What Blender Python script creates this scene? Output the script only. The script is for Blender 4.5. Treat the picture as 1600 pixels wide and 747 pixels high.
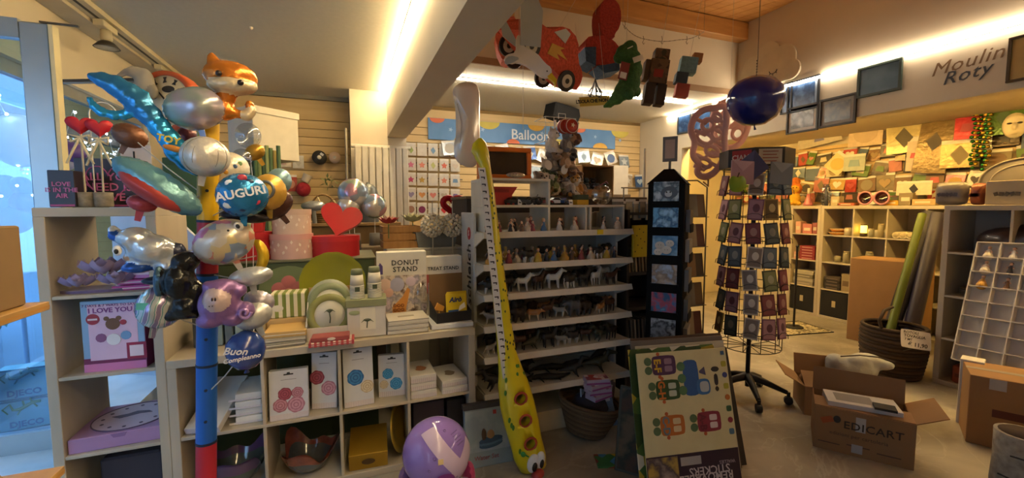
import bpy, bmesh, math, random
from mathutils import Matrix, Vector
R = math.radians
random.seed(7)
SC = bpy.context.scene
COL = SC.collection
for o in list(bpy.data.objects):
    bpy.data.objects.remove(o)

# ------------------------------------------------------------------ camera
FPX, HC, YAW, PITCH, ROLL = 665.4, 1.46, R(21.2), R(4.27), R(-0.18)
FWD = Vector((math.sin(YAW)*math.cos(PITCH), math.cos(YAW)*math.cos(PITCH), -math.sin(PITCH)))
RGT = Vector((math.cos(YAW), -math.sin(YAW), 0))
UPV = RGT.cross(FWD)
RGT, UPV = RGT*math.cos(ROLL)+UPV*math.sin(ROLL), -RGT*math.sin(ROLL)+UPV*math.cos(ROLL)
cd = bpy.data.cameras.new('camera')
cam = bpy.data.objects.new('camera', cd)
COL.objects.link(cam)
cd.sensor_fit = 'HORIZONTAL'
cd.sensor_width = 36
cd.lens = 36*FPX/1600
cd.clip_start = 0.02
m = Matrix.Identity(4)
for i in range(3):
    m[i][0], m[i][1], m[i][2] = RGT[i], UPV[i], -FWD[i]
m[2][3] = HC
cam.matrix_world = m
SC.camera = cam

def ray(u, v): return RGT*((u-800)/FPX)-UPV*((v-373.5)/FPX)+FWD
def PY(u, v, Y): d = ray(u, v); return Vector((0, 0, HC))+d*(Y/d.y)
def PX(u, v, X): d = ray(u, v); return Vector((0, 0, HC))+d*(X/d.x)
def PZ(u, v, Z): d = ray(u, v); return Vector((0, 0, HC))+d*((Z-HC)/d.z)

# ------------------------------------------------------------------ world and exposure
w = bpy.data.worlds.new('sky')
SC.world = w
w.use_nodes = True
bg = w.node_tree.nodes['Background']
bg.inputs[0].default_value = (0.62, 0.82, 1.0, 1)
bg.inputs[1].default_value = 1.9
SC.view_settings.view_transform = 'Standard'
SC.view_settings.look = 'None'
SC.view_settings.gamma = 1
SC.view_settings.use_curve_mapping = False
SC.view_settings.exposure = 1.75
SC.cycles.use_denoising = True
SC.cycles.max_bounces = 8
SC.cycles.transparent_max_bounces = 16
SC.cycles.caustics_reflective = False
SC.cycles.caustics_refractive = False
SC.cycles.sample_clamp_indirect = 6.0

# ------------------------------------------------------------------ materials
def lin(h):
    h = h.lstrip('#')
    c = [int(h[i:i+2], 16)/255 for i in (0, 2, 4)]
    return tuple((x/12.92 if x <= .04045 else ((x+.055)/1.055)**2.4) for x in c)+(1,)
MC = {}
def nodes(name):
    mt = bpy.data.materials.new(name)
    mt.use_nodes = True
    nt = mt.node_tree
    return mt, nt, nt.nodes['Principled BSDF']
def ramp(nt, stops, fac, interp='LINEAR'):
    r = nt.nodes.new('ShaderNodeValToRGB')
    r.color_ramp.interpolation = interp
    e = r.color_ramp.elements
    while len(e) < len(stops): e.new(0.5)
    for k, (p, c) in enumerate(stops):
        e[k].position = p
        e[k].color = lin(c)
    nt.links.new(fac, r.inputs[0])
    return r.outputs[0]
def coords(nt, kind='Object', scale=(1, 1, 1)):
    tc = nt.nodes.new('ShaderNodeTexCoord')
    mp = nt.nodes.new('ShaderNodeMapping')
    mp.inputs['Scale'].default_value = scale
    nt.links.new(tc.outputs[kind], mp.inputs[0])
    return mp.outputs[0]
def C(h, rough=.5, metal=0., var=.06, scale=9., bump=0., spec=.5, coat=0., sheen=0., em=0.):
    """plain procedural material: one colour with slight noise variation"""
    k = (h, rough, metal, var, scale, bump, spec, coat, sheen, em)
    if k in MC: return MC[k]
    mt, nt, b = nodes('paint_'+h.lstrip('#'))
    n = nt.nodes.new('ShaderNodeTexNoise')
    n.inputs['Scale'].default_value = scale
    n.inputs['Detail'].default_value = 3
    nt.links.new(coords(nt), n.inputs['Vector'])
    hs = nt.nodes.new('ShaderNodeHueSaturation')
    hs.inputs['Color'].default_value = lin(h)
    ma = nt.nodes.new('ShaderNodeMapRange')
    ma.inputs['From Min'].default_value = .3
    ma.inputs['From Max'].default_value = .7
    ma.inputs['To Min'].default_value = 1-var
    ma.inputs['To Max'].default_value = 1+var
    nt.links.new(n.outputs[0], ma.inputs[0])
    nt.links.new(ma.outputs[0], hs.inputs['Value'])
    nt.links.new(hs.outputs[0], b.inputs['Base Color'])
    b.inputs['Roughness'].default_value = rough
    b.inputs['Metallic'].default_value = metal
    b.inputs['Specular IOR Level'].default_value = spec
    b.inputs['Coat Weight'].default_value = coat
    b.inputs['Sheen Weight'].default_value = sheen
    if bump:
        bp = nt.nodes.new('ShaderNodeBump')
        bp.inputs['Strength'].default_value = bump
        bp.inputs['Distance'].default_value = .01
        nt.links.new(n.outputs[0], bp.inputs['Height'])
        nt.links.new(bp.outputs[0], b.inputs['Normal'])
    MC[k] = mt
    return mt
def foil(h, rough=.2, metal=.75): return C(h, rough+.04, metal*.85, .06, 26, .55)
def print_mat(name, cols, scale=14., kind='voronoi', rough=.45, metal=0., stretch=(1, 1, 1), per=True):
    """flat print: patches of the given colours, shifted per object"""
    if name in MC: return MC[name]
    mt, nt, b = nodes(name)
    vec = coords(nt, 'Object', stretch)
    if per:
        oi = nt.nodes.new('ShaderNodeObjectInfo')
        mu = nt.nodes.new('ShaderNodeVectorMath')
        mu.operation = 'SCALE'
        mu.inputs[0].default_value = (7, 13, 5)
        nt.links.new(oi.outputs['Random'], mu.inputs['Scale'])
        ad = nt.nodes.new('ShaderNodeVectorMath')
        nt.links.new(vec, ad.inputs[0])
        nt.links.new(mu.outputs[0], ad.inputs[1])
        vec = ad.outputs[0]
    if kind == 'voronoi':
        t = nt.nodes.new('ShaderNodeTexVoronoi')
        t.inputs['Scale'].default_value = scale
        s = nt.nodes.new('ShaderNodeSeparateColor')
        nt.links.new(t.outputs['Color'], s.inputs[0])
        fac = s.outputs[0]
    elif kind == 'wave':
        t = nt.nodes.new('ShaderNodeTexWave')
        t.inputs['Scale'].default_value = scale
        t.inputs['Distortion'].default_value = 2
        fac = t.outputs['Fac']
    elif kind == 'stripe':
        t = nt.nodes.new('ShaderNodeTexWave')
        t.inputs['Scale'].default_value = scale
        fac = t.outputs['Fac']
    else:
        t = nt.nodes.new('ShaderNodeTexNoise')
        t.inputs['Scale'].default_value = scale
        t.inputs['Detail'].default_value = 4
        ma = nt.nodes.new('ShaderNodeMapRange')
        ma.inputs['From Min'].default_value = .25
        ma.inputs['From Max'].default_value = .75
        nt.links.new(t.outputs[0], ma.inputs[0])
        fac = ma.outputs[0]
    nt.links.new(vec, t.inputs['Vector'])
    n = len(cols)
    st = [(i/n, c) for i, c in enumerate(cols)]
    nt.links.new(ramp(nt, st, fac, 'LINEAR' if kind == 'noise' else 'CONSTANT'), b.inputs['Base Color'])
    b.inputs['Roughness'].default_value = rough
    b.inputs['Metallic'].default_value = metal
    MC[name] = mt
    return mt
def wood_mat(name, c1, c2, scale=3., stretch=(1, 1, 12), rough=.45):
    if name in MC: return MC[name]
    mt, nt, b = nodes(name)
    n = nt.nodes.new('ShaderNodeTexNoise')
    n.inputs['Scale'].default_value = scale
    n.inputs['Detail'].default_value = 6
    n.inputs['Distortion'].default_value = .6
    nt.links.new(coords(nt, 'Object', stretch), n.inputs['Vector'])
    nt.links.new(ramp(nt, [(.3, c1), (.7, c2)], n.outputs[0]), b.inputs['Base Color'])
    b.inputs['Roughness'].default_value = rough
    MC[name] = mt
    return mt
def glass_mat(name='glass', tint='ffffff', refl=.12, rough=.02):
    if name in MC: return MC[name]
    mt = bpy.data.materials.new(name)
    mt.use_nodes = True
    nt = mt.node_tree
    nt.nodes.clear()
    out = nt.nodes.new('ShaderNodeOutputMaterial')
    tr = nt.nodes.new('ShaderNodeBsdfTransparent')
    tr.inputs[0].default_value = lin(tint)
    gl = nt.nodes.new('ShaderNodeBsdfGlossy')
    gl.inputs['Roughness'].default_value = rough
    mx = nt.nodes.new('ShaderNodeMixShader')
    mx.inputs[0].default_value = refl
    nt.links.new(tr.outputs[0], mx.inputs[1])
    nt.links.new(gl.outputs[0], mx.inputs[2])
    nt.links.new(mx.outputs[0], out.inputs[0])
    MC[name] = mt
    return mt
def emit(name, h, s):
    if name in MC: return MC[name]
    mt, nt, b = nodes(name)
    b.inputs['Base Color'].default_value = lin('ffffff')
    b.inputs['Emission Color'].default_value = lin(h)
    b.inputs['Emission Strength'].default_value = s
    MC[name] = mt
    return mt

# ------------------------------------------------------------------ geometry builder
class G:
    def __init__(s, mat=None):
        s.v, s.f, s.mi, s.sm, s.mats = [], [], [], [], []
        s.T = Matrix.Identity(4)
        s.cur = 0
        if mat is not None: s.m(mat)
    def m(s, mat):
        if mat not in s.mats: s.mats.append(mat)
        s.cur = s.mats.index(mat)
        return s
    def t(s, loc=(0, 0, 0), rot=(0, 0, 0), sc=(1, 1, 1)):
        from mathutils import Euler
        s.T = Matrix.Translation(loc) @ Euler(rot).to_matrix().to_4x4() @ Matrix.Diagonal((*sc, 1))
        return s
    def add(s, vs, fs, smooth=False):
        o = len(s.v)
        s.v += [tuple(s.T @ Vector(p)) for p in vs]
        flip = s.T.determinant() < 0
        for f in fs:
            f = [o+i for i in f]
            s.f.append(f[::-1] if flip else f)
            s.mi.append(s.cur)
            s.sm.append(smooth)
        return s
    def box(s, x0, x1, y0, y1, z0, z1):
        return s.add([(x0, y0, z0), (x1, y0, z0), (x1, y1, z0), (x0, y1, z0), (x0, y0, z1), (x1, y0, z1), (x1, y1, z1), (x0, y1, z1)],
                     [(3, 2, 1, 0), (4, 5, 6, 7), (0, 1, 5, 4), (1, 2, 6, 5), (2, 3, 7, 6), (3, 0, 4, 7)])
    def cbox(s, x0, x1, y0, y1, z0, z1, c=.004):
        """box with chamfered vertical and top edges"""
        P = lambda i: [(x0+i+c, y0+i), (x1-i-c, y0+i), (x1-i, y0+i+c), (x1-i, y1-i-c), (x1-i-c, y1-i), (x0+i+c, y1-i), (x0+i, y1-i-c), (x0+i, y0+i+c)]
        vs = []
        for z, i in ((z0, c), (z0+c, 0), (z1-c, 0), (z1, c)): vs += [(a, b, z) for a, b in P(i)]
        fs = [tuple(range(7, -1, -1)), tuple(range(24, 32))]
        for k in range(3):
            for j in range(8): fs.append((k*8+j, k*8+(j+1) % 8, k*8+8+(j+1) % 8, k*8+8+j))
        return s.add(vs, fs)
    def lathe(s, prof, n=20, c=(0, 0, 0), axis='z', smooth=True, cap=True):
        vs, fs = [], []
        for r, z in prof:
            for k in range(n):
                a = 2*math.pi*k/n
                p = (r*math.cos(a), r*math.sin(a), z)
                if axis == 'y': p = (p[0], p[2], -p[1])
                if axis == 'x': p = (p[2], p[0], p[1])
                vs.append((p[0]+c[0], p[1]+c[1], p[2]+c[2]))
        L = len(prof)
        for i in range(L-1):
            for k in range(n):
                fs.append((i*n+k, i*n+(k+1) % n, (i+1)*n+(k+1) % n, (i+1)*n+k))
        s.add(vs, fs, smooth)
        if cap:
            o = len(s.v)-len(vs)
            for f in (list(range(n))[::-1], list(range((L-1)*n, L*n))):
                s.f.append([o+i for i in f]); s.mi.append(s.cur); s.sm.append(False)
        return s
    def cyl(s, p0, p1, r0, r1=None, n=10, smooth=True):
        r1 = r0 if r1 is None else r1
        p0, p1 = Vector(p0), Vector(p1)
        d = (p1-p0).normalized()
        a = d.orthogonal().normalized()
        b = d.cross(a)
        vs = []
        for p, r in ((p0, r0), (p1, r1)):
            for k in range(n):
                t = 2*math.pi*k/n
                vs.append(p+(a*math.cos(t)+b*math.sin(t))*r)
        s.add(vs, [(k, (k+1) % n, n+(k+1) % n, n+k) for k in range(n)], smooth)
        s.add(vs, [tuple(range(n-1, -1, -1)), tuple(range(n, 2*n))])
        return s
    def tube(s, pts, r, n=6, closed=False):
        pts = [Vector(p) for p in pts]
        N = len(pts)
        rs = r if isinstance(r, (list, tuple)) else [r]*N
        vs, fs = [], []
        ref = None
        for i, p in enumerate(pts):
            if closed: d = pts[(i+1) % N]-pts[i-1]
            else: d = pts[min(i+1, N-1)]-pts[max(i-1, 0)]
            if d.length < 1e-9: d = Vector((0, 0, 1))
            d.normalize()
            if ref is None: ref = d.orthogonal().normalized()
            a = ref-d*ref.dot(d)
            if a.length < 1e-6: a = d.orthogonal()
            a.normalize()
            ref = a
            b = d.cross(a)
            for k in range(n):
                t = 2*math.pi*k/n
                vs.append(p+(a*math.cos(t)+b*math.sin(t))*rs[i])
        for i in range(N if closed else N-1):
            j = (i+1) % N
            for k in range(n): fs.append((i*n+k, i*n+(k+1) % n, j*n+(k+1) % n, j*n+k))
        s.add(vs, fs, True)
        if not closed: s.add(vs, [tuple(range(n-1, -1, -1)), tuple(range((N-1)*n, N*n))])
        return s
    def ball(s, c=(0, 0, 0), r=(1, 1, 1), n=16, k=10):
        if not isinstance(r, (tuple, list)): r = (r, r, r)
        vs, fs = [(c[0], c[1], c[2]-r[2])], []
        for i in range(1, k):
            a = math.pi*i/k-math.pi/2
            for j in range(n):
                b = 2*math.pi*j/n
                vs.append((c[0]+r[0]*math.cos(a)*math.cos(b), c[1]+r[1]*math.cos(a)*math.sin(b), c[2]+r[2]*math.sin(a)))
        vs.append((c[0], c[1], c[2]+r[2]))
        e = len(vs)-1
        for j in range(n):
            fs.append((0, 1+(j+1) % n, 1+j))
            fs.append((e, e-n+j, e-n+(j+1) % n))
        for i in range(k-2):
            for j in range(n):
                a, b = 1+i*n+j, 1+i*n+(j+1) % n
                fs.append((a, b, b+n, a+n))
        return s.add(vs, fs, True)
    def prism(s, poly, d0, d1, axis='y', smooth=False):
        """polygon (a, b) extruded from d0 to d1; axis y: (a, d, b); z: (a, b, d); x: (d, a, b)"""
        ar = sum(poly[i-1][0]*poly[i][1]-poly[i][0]*poly[i-1][1] for i in range(len(poly)))
        if ar < 0: poly = poly[::-1]
        f = {'y': lambda a, b, d: (a, d, b), 'z': lambda a, b, d: (a, b, d), 'x': lambda a, b, d: (d, a, b)}[axis]
        n = len(poly)
        if axis == 'y': d0, d1 = max(d0, d1), min(d0, d1)
        else: d0, d1 = min(d0, d1), max(d0, d1)
        vs = [f(a, b, d0) for a, b in poly]+[f(a, b, d1) for a, b in poly]
        s.add(vs, [tuple(range(n-1, -1, -1)), tuple(range(n, 2*n))])
        return s.add(vs, [(i, (i+1) % n, n+(i+1) % n, n+i) for i in range(n)], smooth)
    def pillow(s, outl, th, rings=6, crimp=0., c=None, flat=.0):
        """inflated foil pillow over an outline in xz, thickness along y"""
        n = len(outl)
        if c is None: c = (sum(p[0] for p in outl)/n, sum(p[1] for p in outl)/n)
        for side in (-1, 1):
            vs, fs = [(c[0], side*th/2, c[1])], []
            for i in range(1, rings+1):
                q = i/rings
                h = th/2*math.sqrt(max(0, 1-q**2.4))
                for j, (a, b) in enumerate(outl):
                    wv = crimp*(q**4)*(1 if j % 2 else -1)
                    vs.append((c[0]+(a-c[0])*q, side*h+wv, c[1]+(b-c[1])*q))
            for j in range(n): fs.append((0, 1+j, 1+(j+1) % n))
            for i in range(rings-1):
                for j in range(n):
                    a, b = 1+i*n+j, 1+i*n+(j+1) % n
                    fs.append((a, a+n, b+n, b))
            ar = sum(outl[k-1][0]*outl[k][1]-outl[k][0]*outl[k-1][1] for k in range(n))
            if (side > 0) == (ar > 0): fs = [f[::-1] for f in fs]
            s.add(vs, fs, True)
        return s
    def mesh(s, name):
        me = bpy.data.meshes.new(name)
        me.from_pydata(s.v, [], s.f)
        for mt in s.mats: me.materials.append(mt)
        me.polygons.foreach_set('material_index', s.mi)
        me.polygons.foreach_set('use_smooth', s.sm)
        me.update()
        return me
    def obj(s, name, parent=None, loc=None, rot=None):
        return link(name, s.mesh(name), parent, loc, rot)
def link(name, data, parent=None, loc=None, rot=None):
    o = bpy.data.objects.new(name, data)
    COL.objects.link(o)
    if parent is not None: o.parent = parent
    if loc is not None: o.location = loc
    if rot is not None: o.rotation_euler = rot
    return o
def tag(o, label, cat, group=None):
    o['label'] = label
    o['category'] = cat
    if group: o['group'] = group
    return o
def thing(name, label, cat, loc=(0, 0, 0), rotz=0., group=None, rot=None):
    o = link(name, None, None, loc, rot or (0, 0, rotz))
    o.empty_display_size = .05
    return tag(o, label, cat, group)
def dup(root, loc=None, rot=None, label=None, group=None, sc=None):
    r = root.copy()
    COL.objects.link(r)
    if loc is not None: r.location = loc
    if rot is not None: r.rotation_euler = rot
    if label: r['label'] = label
    if group: r['group'] = group
    if sc: r.scale = sc if isinstance(sc, (tuple, list)) else (sc,)*3
    for ch in list(root.children):
        c = ch.copy()
        COL.objects.link(c)
        c.parent = r
        for g in ch.children:
            d = g.copy()
            COL.objects.link(d)
            d.parent = c
    return r
def struct(o):
    o['kind'] = 'structure'
    return o
TXT = {}
def text_mesh(s, size, mat, ext=.0006, bold=0., shear=0., sp=1., align='CENTER'):
    cu = bpy.data.curves.new('lettering', 'FONT')
    cu.body = s
    cu.size = size
    cu.extrude = ext
    cu.offset = bold
    cu.shear = shear
    cu.space_character = sp
    cu.align_x = align
    cu.align_y = 'CENTER'
    cu.resolution_u = 2
    o = bpy.data.objects.new('lettering', cu)
    COL.objects.link(o)
    dg = bpy.context.evaluated_depsgraph_get()
    me = bpy.data.meshes.new_from_object(o.evaluated_get(dg))
    bpy.data.objects.remove(o)
    bpy.data.curves.remove(cu)
    me.materials.clear()
    me.materials.append(mat)
    return me
def text(s, size, mat, parent, loc, rot=(R(90), 0, 0), name='lettering', **k):
    """lettering in a thing's local frame; by default upright, read from -y"""
    return link(name, text_mesh(s, size, mat, **k), parent, loc, rot)
def remesh(g, name, voxel, smooth=6, prims=None):
    """fuse the overlapping shapes of a builder into one continuous surface; prims = [(centre, radius, material index)]"""
    me = g.mesh(name)
    o = bpy.data.objects.new(name, me)
    COL.objects.link(o)
    md = o.modifiers.new('r', 'REMESH')
    md.mode = 'VOXEL'
    md.voxel_size = voxel
    md.use_smooth_shade = True
    sm = o.modifiers.new('s', 'SMOOTH')
    sm.factor = .5
    sm.iterations = smooth
    dg = bpy.context.evaluated_depsgraph_get()
    out = bpy.data.meshes.new_from_object(o.evaluated_get(dg))
    bpy.data.objects.remove(o)
    bpy.data.meshes.remove(me)
    out.name = name
    out.materials.clear()
    for mt in g.mats: out.materials.append(mt)
    if prims:
        for p in out.polygons:
            c = p.center
            best = min(prims, key=lambda q: math.sqrt(sum(((c[i]-q[0][i])/(q[1][i] if isinstance(q[1], (tuple, list)) else q[1]))**2 for i in range(3))))
            p.material_index = best[2]
    return out
class Blob:
    """organic body: ellipsoids and tapered limbs fused into one surface, coloured by nearest ellipsoid"""
    def __init__(s): s.g = G(); s.pr = []
    def e(s, mat, c, r, n=12):
        s.g.m(mat).ball(c, r, n, 8)
        s.pr.append((c, r, s.g.cur))
        return s
    def limb(s, mat, p0, p1, r0, r1, n=8):
        s.g.m(mat)
        p0, p1 = Vector(p0), Vector(p1)
        k = max(2, int((p1-p0).length/min(r0, r1)/.9)+1)
        for i in range(k+1):
            q = i/k
            r = r0+(r1-r0)*q
            c = tuple(p0.lerp(p1, q))
            s.g.ball(c, (r, r, r), n, 6)
            s.pr.append((c, r, s.g.cur))
        return s
    def mesh(s, name, voxel, smooth=4): return remesh(s.g, name, voxel, smooth, s.pr)
# ------------------------------------------------------------------ room lamps (strip lights) are built in the structure below
XL, XR, YB, ZC = -1.75, 4.45, 5.75, 2.80
M_PLASTER = C('d3c7ae', .85, 0, .03, 3, .05)
M_CEIL = C('cfc8b4', .9, 0, .03, 30, .08)
M_WHITE = C('ded8cb', .6, 0, .03)
M_ALU = C('a9b0b4', .35, .6, .03)
def concrete():
    mt, nt, b = nodes('concrete_floor')
    n = nt.nodes.new('ShaderNodeTexNoise'); n.inputs['Scale'].default_value = 2.2; n.inputs['Detail'].default_value = 8; n.inputs['Distortion'].default_value = .8
    vec = coords(nt)
    nt.links.new(vec, n.inputs['Vector'])
    base = ramp(nt, [(.3, '827a6c'), (.5, '9c9485'), (.72, 'b3ab9b')], n.outputs[0])
    n2 = nt.nodes.new('ShaderNodeTexNoise'); n2.inputs['Scale'].default_value = 1.1; n2.inputs['Detail'].default_value = 5; n2.inputs['Distortion'].default_value = 2.5
    nt.links.new(vec, n2.inputs['Vector'])
    vein = ramp(nt, [(.485, '000000'), (.5, 'ffffff'), (.515, '000000')], n2.outputs[0])
    mx = nt.nodes.new('ShaderNodeMixRGB'); mx.inputs[2].default_value = lin('bdb6a8')
    sc = nt.nodes.new('ShaderNodeMath'); sc.operation = 'MULTIPLY'; sc.inputs[1].default_value = .4
    nt.links.new(vein, sc.inputs[0]); nt.links.new(sc.outputs[0], mx.inputs[0]); nt.links.new(base, mx.inputs[1])
    nt.links.new(mx.outputs[0], b.inputs['Base Color'])
    b.inputs['Roughness'].default_value = .38
    return mt
struct(G(concrete()).box(-2.7, 6.3, -3.2, 5.9, -.1, 0).obj('floor'))
# ceilings
struct(G(M_CEIL).box(-2.7, .475, -3.2, 5.9, ZC, ZC+.12).obj('ceiling'))
struct(G(M_CEIL).box(.69, XR, 4.05, 5.9, ZC, ZC+.12).obj('ceiling_niche'))
struct(G(M_PLASTER).box(.475, .69, -3.2, 5.3, 2.285, 3.75).obj('beam_plaster'))
struct(G(M_PLASTER).box(.07, .69, 5.25, 5.8, 0, ZC).obj('wall_pier'))
struct(G(C('8d8776', .7)).box(-1.72, .07, 5.70, 5.735, 2.755, 2.8).obj('trim_1'))
# back wall with horizontal slats
wb = struct(G(C('8a6f42', .9)).box(-2.7, XR+.15, YB, YB+.12, 0, 2.86).obj('wall_back'))
M_SLAT = wood_mat('slat_laminate', 'd9bd86', 'cfb079', 2, (.6, 1, 9), .55)
def slats(x0, x1, tops, parent, y):
    hs = {}
    for a, b in tops:
        k = round(a-b, 3)
        if k not in hs: hs[k] = G(M_SLAT).cbox(0, x1-x0, -.014, .002, .003, k-.003, .003).mesh('slat')
        link('slat', hs[k], parent, (x0, y, b))
zt = [2.755, 2.51]+[2.51-.1*i for i in range(1, 22)]
slats(-1.72, .068, [(zt[i], zt[i+1]) for i in range(len(zt)-1)], wb, YB)
slats(.692, XR-.01, [(zt[i], zt[i+1]) for i in range(len(zt)-1)], wb, YB)
# bulkhead above the niche, wooden ceiling
struct(G(M_PLASTER).box(.69, XR, 3.93, 4.05, 2.795, 3.75).obj('wall_bulkhead'))
struct(G(C('9a7c58', .6)).box(.69, XR-.02, 3.905, 3.93, 2.793, 2.858).obj('trim_2'))
M_PINE = wood_mat('pine_planks', 'b77d40', 'cc9450', 2.5, (1, 9, 1), .4)
M_PINE2 = wood_mat('pine_beam', 'a8743c', 'c08a4a', 2.5, (1, 9, 6), .45)
fb = struct(G(M_PINE2).cbox(.69, XR+.02, 3.80, 3.93, 3.412, 3.60, .006).obj('beam_wood'))
struct(G(M_PINE2).cbox(4.10, XR+.02, 1.2, 3.0, 3.66, 3.80, .006).obj('beam_rafter'))
wc = struct(G(C('8a5c2c', .7)).box(.6, XR+.1, -3.2, 4.0, 3.64, 3.75).obj('ceiling_wood'))
def clip(poly, f):
    out = []
    for i in range(len(poly)):
        a, b = poly[i-1], poly[i]
        fa, fb_ = f(a), f(b)
        if fa*fb_ < 0:
            t = fa/(fa-fb_)
            out.append((a[0]+(b[0]-a[0])*t, a[1]+(b[1]-a[1])*t))
        if fb_ >= 0: out.append(b)
    return out
ang = R(21)
dx, dy = math.sin(ang), -math.cos(ang)
nx, ny = math.cos(ang), math.sin(ang)
for i in range(-8, 50):
    o0, o1 = .14*i, .14*i+.134
    pl = [(nx*o+dx*l, 3.93+ny*o+dy*l) for o, l in ((o0, -3), (o1, -3), (o1, 8), (o0, 8))]
    for f in (lambda p: p[0]-.69, lambda p: XR-p[0], lambda p: p[1]+.5, lambda p: 3.93-p[1]):
        if pl: pl = clip(pl, f)
    if len(pl) > 2: G(M_PINE).prism(pl, 3.61, 3.64, 'z').obj('plank', wc)
# right wall above the alcove, alcove
M_RW = M_PLASTER
wr = struct(G(M_RW).box(XR, XR+.14, -3.2, 5.9, 2.285, 3.75).box(XR, XR+.14, 4.82, 5.9, 0, 2.285).obj('wall_right'))
struct(G(M_PLASTER).box(XR+.14, 6.3, -3.2, 5.6, 2.38, 2.48).obj('ceiling_alcove'))
wa = struct(G(M_PLASTER).box(6.17, 6.3, -3.2, 5.6, 0, 2.38).obj('wall_alcove'))
struct(G(M_PLASTER).box(XR+.14, 6.3, 5.5, 5.62, 0, 2.38).obj('wall_alcove_end'))
M_SLAT2 = M_SLAT
sl = G(M_SLAT2).cbox(-.002, .014, 0, 7.0, .003, .097, .003).mesh('slat')
for i in range(8): link('slat', sl, wa, (6.155, -1.5, 2.285-.1*(i+1)))
# walls behind the camera
struct(G(M_PLASTER).box(-2.72, 6.3, -3.3, -3.2, 0, 3.75).obj('wall_front'))
struct(G(M_PLASTER).box(.475, .69, -3.2, -.6, 0, 2.285).obj('wall_front_pier'))
# left wall: plaster band over the shop window, pier behind, sill
wl = struct(G(M_PLASTER).box(XL-.12, XL, 2.9, 5.9, 2.32, ZC).box(XL-.12, XL, 5.15, 5.9, 0, 2.32).box(XL-.12, XL, 2.9, 5.15, 0, .2)
            .box(-2.72, -2.6, -3.2, 2.9, 2.45, ZC).box(-2.72, -2.6, -3.2, -2.6, 0, 2.45).box(-2.7, XL, 2.86, 2.9, 2.36, ZC).obj('wall_left'))
wn = struct(G(M_ALU).box(XL-.09, XL-.04, 2.9, 5.15, 2.24, 2.32).box(XL-.09, XL-.04, 2.9, 5.15, .2, .26).box(XL-.09, XL-.04, 5.09, 5.15, .26, 2.24).box(XL-.09, XL-.04, 2.9, 2.96, .26, 2.24).obj('window_1'))
G(C('3c4247', .5)).box(XL-.1, XL-.02, 2.96, 5.09, 1.98, 2.05).obj('window_rail', wn)
G(glass_mat('shop_glass', 'dff0ff', .10)).box(XL-.07, XL-.062, 2.96, 5.09, .26, 2.24).obj('pane', wn)
struct(G(C('c9d2d8', .5)).box(XL-.12, -1.25, 2.2, 4.4, .0, .24).obj('window_sill'))
# shop front beside the camera
w2 = struct(G(M_ALU).box(-2.7, -2.62, -2.6, 2.86, 0, .08).box(-2.7, -2.62, -2.6, 2.86, 2.37, 2.45).obj('window_left_offscreen'))
G(glass_mat('shop_glass', 'dff0ff', .10)).box(-2.665, -2.657, -2.52, 2.78, .08, 2.37).obj('pane', w2)
for y in (-2.6, -.8, 1.0, 2.78): G(M_ALU).box(-2.7, -2.62, y, y+.08, .08, 2.37).obj('window_frame', w2)
# aluminium framed glass leaf
p0, p1 = PY(18, 60, 2.80), PY(46, 60, 2.80)
dl = struct(G(M_ALU).cbox(-1.425, -1.315, 2.79, 2.84, .24, 2.35, .006).box(-2.62, -1.425, 2.79, 2.84, 2.27, 2.36).box(-2.62, -1.425, 2.79, 2.84, .0, .34).cbox(-2.62, -2.52, 2.79, 2.84, .34, 2.27, .006).obj('door_1'))
G(C('d9cfa8', .6)).box(-1.312, -1.296, 2.78, 2.83, .24, 2.345).obj('door_seal', dl)
G(C('4a4438', .6)).box(-1.345, -1.20, 2.785, 2.80, 2.351, 2.358).obj('closing_bracket', dl)
G(glass_mat('door_glass', 'd5ecff', .12)).box(-2.52, -1.425, 2.811, 2.817, .34, 2.27).obj('pane', dl)
# outside: pavement, hedge, pale facade
struct(G(C('6a757c', .9)).box(-12, -2.72, -8, 14, -.15, -.05).obj('ground_pavement'))
fc = struct(G(C('8f9698', .8)).box(-7.2, -7.0, -6, 14, -.05, 5).obj('exterior_facade'))
for k in range(7):
    G(C('5d7f9d', .3)).box(-7.0, -6.97, -3+k*2.2, -1.7+k*2.2, 1.0, 2.6).obj('facade_window', fc)
def shrub(x, y, r, h, label):
    g = G()
    ms = [C('3f6b4a', .6), C('2f5540', .6), C('6d9470', .6)]
    rr = random.Random(int(x*10+y*7))
    for i in range(420):
        a, b = rr.uniform(0, 6.28), rr.uniform(-1, 1)
        q = r*(.6+.4*rr.random())
        c = Vector((q*math.cos(a)*math.sqrt(1-b*b), q*math.sin(a)*math.sqrt(1-b*b), h/2+b*h/2))
        g.m(ms[i % 3]).t(c, (rr.uniform(0, 3), rr.uniform(0, 3), rr.uniform(0, 3)))
        l = .10
        g.add([(-l, 0, 0), (0, -l*.45, .012), (l, 0, 0), (0, l*.45, .012)], [(0, 1, 2, 3)])
    t = thing('shrub', label, 'shrub', (x, y, -.05))
    g.obj('foliage', t)
    G(C('4d3a28', .9)).cyl((0, 0, 0), (0, 0, h*.6), .04, .02).obj('stem', t)
shrub(-3.6, 4.4, .5, 1.1, 'leafy green shrub outside the shop window near the glass leaf')
shrub(-3.9, 6.0, .6, 1.3, 'taller leafy shrub outside the shop window further along the pavement')

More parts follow.
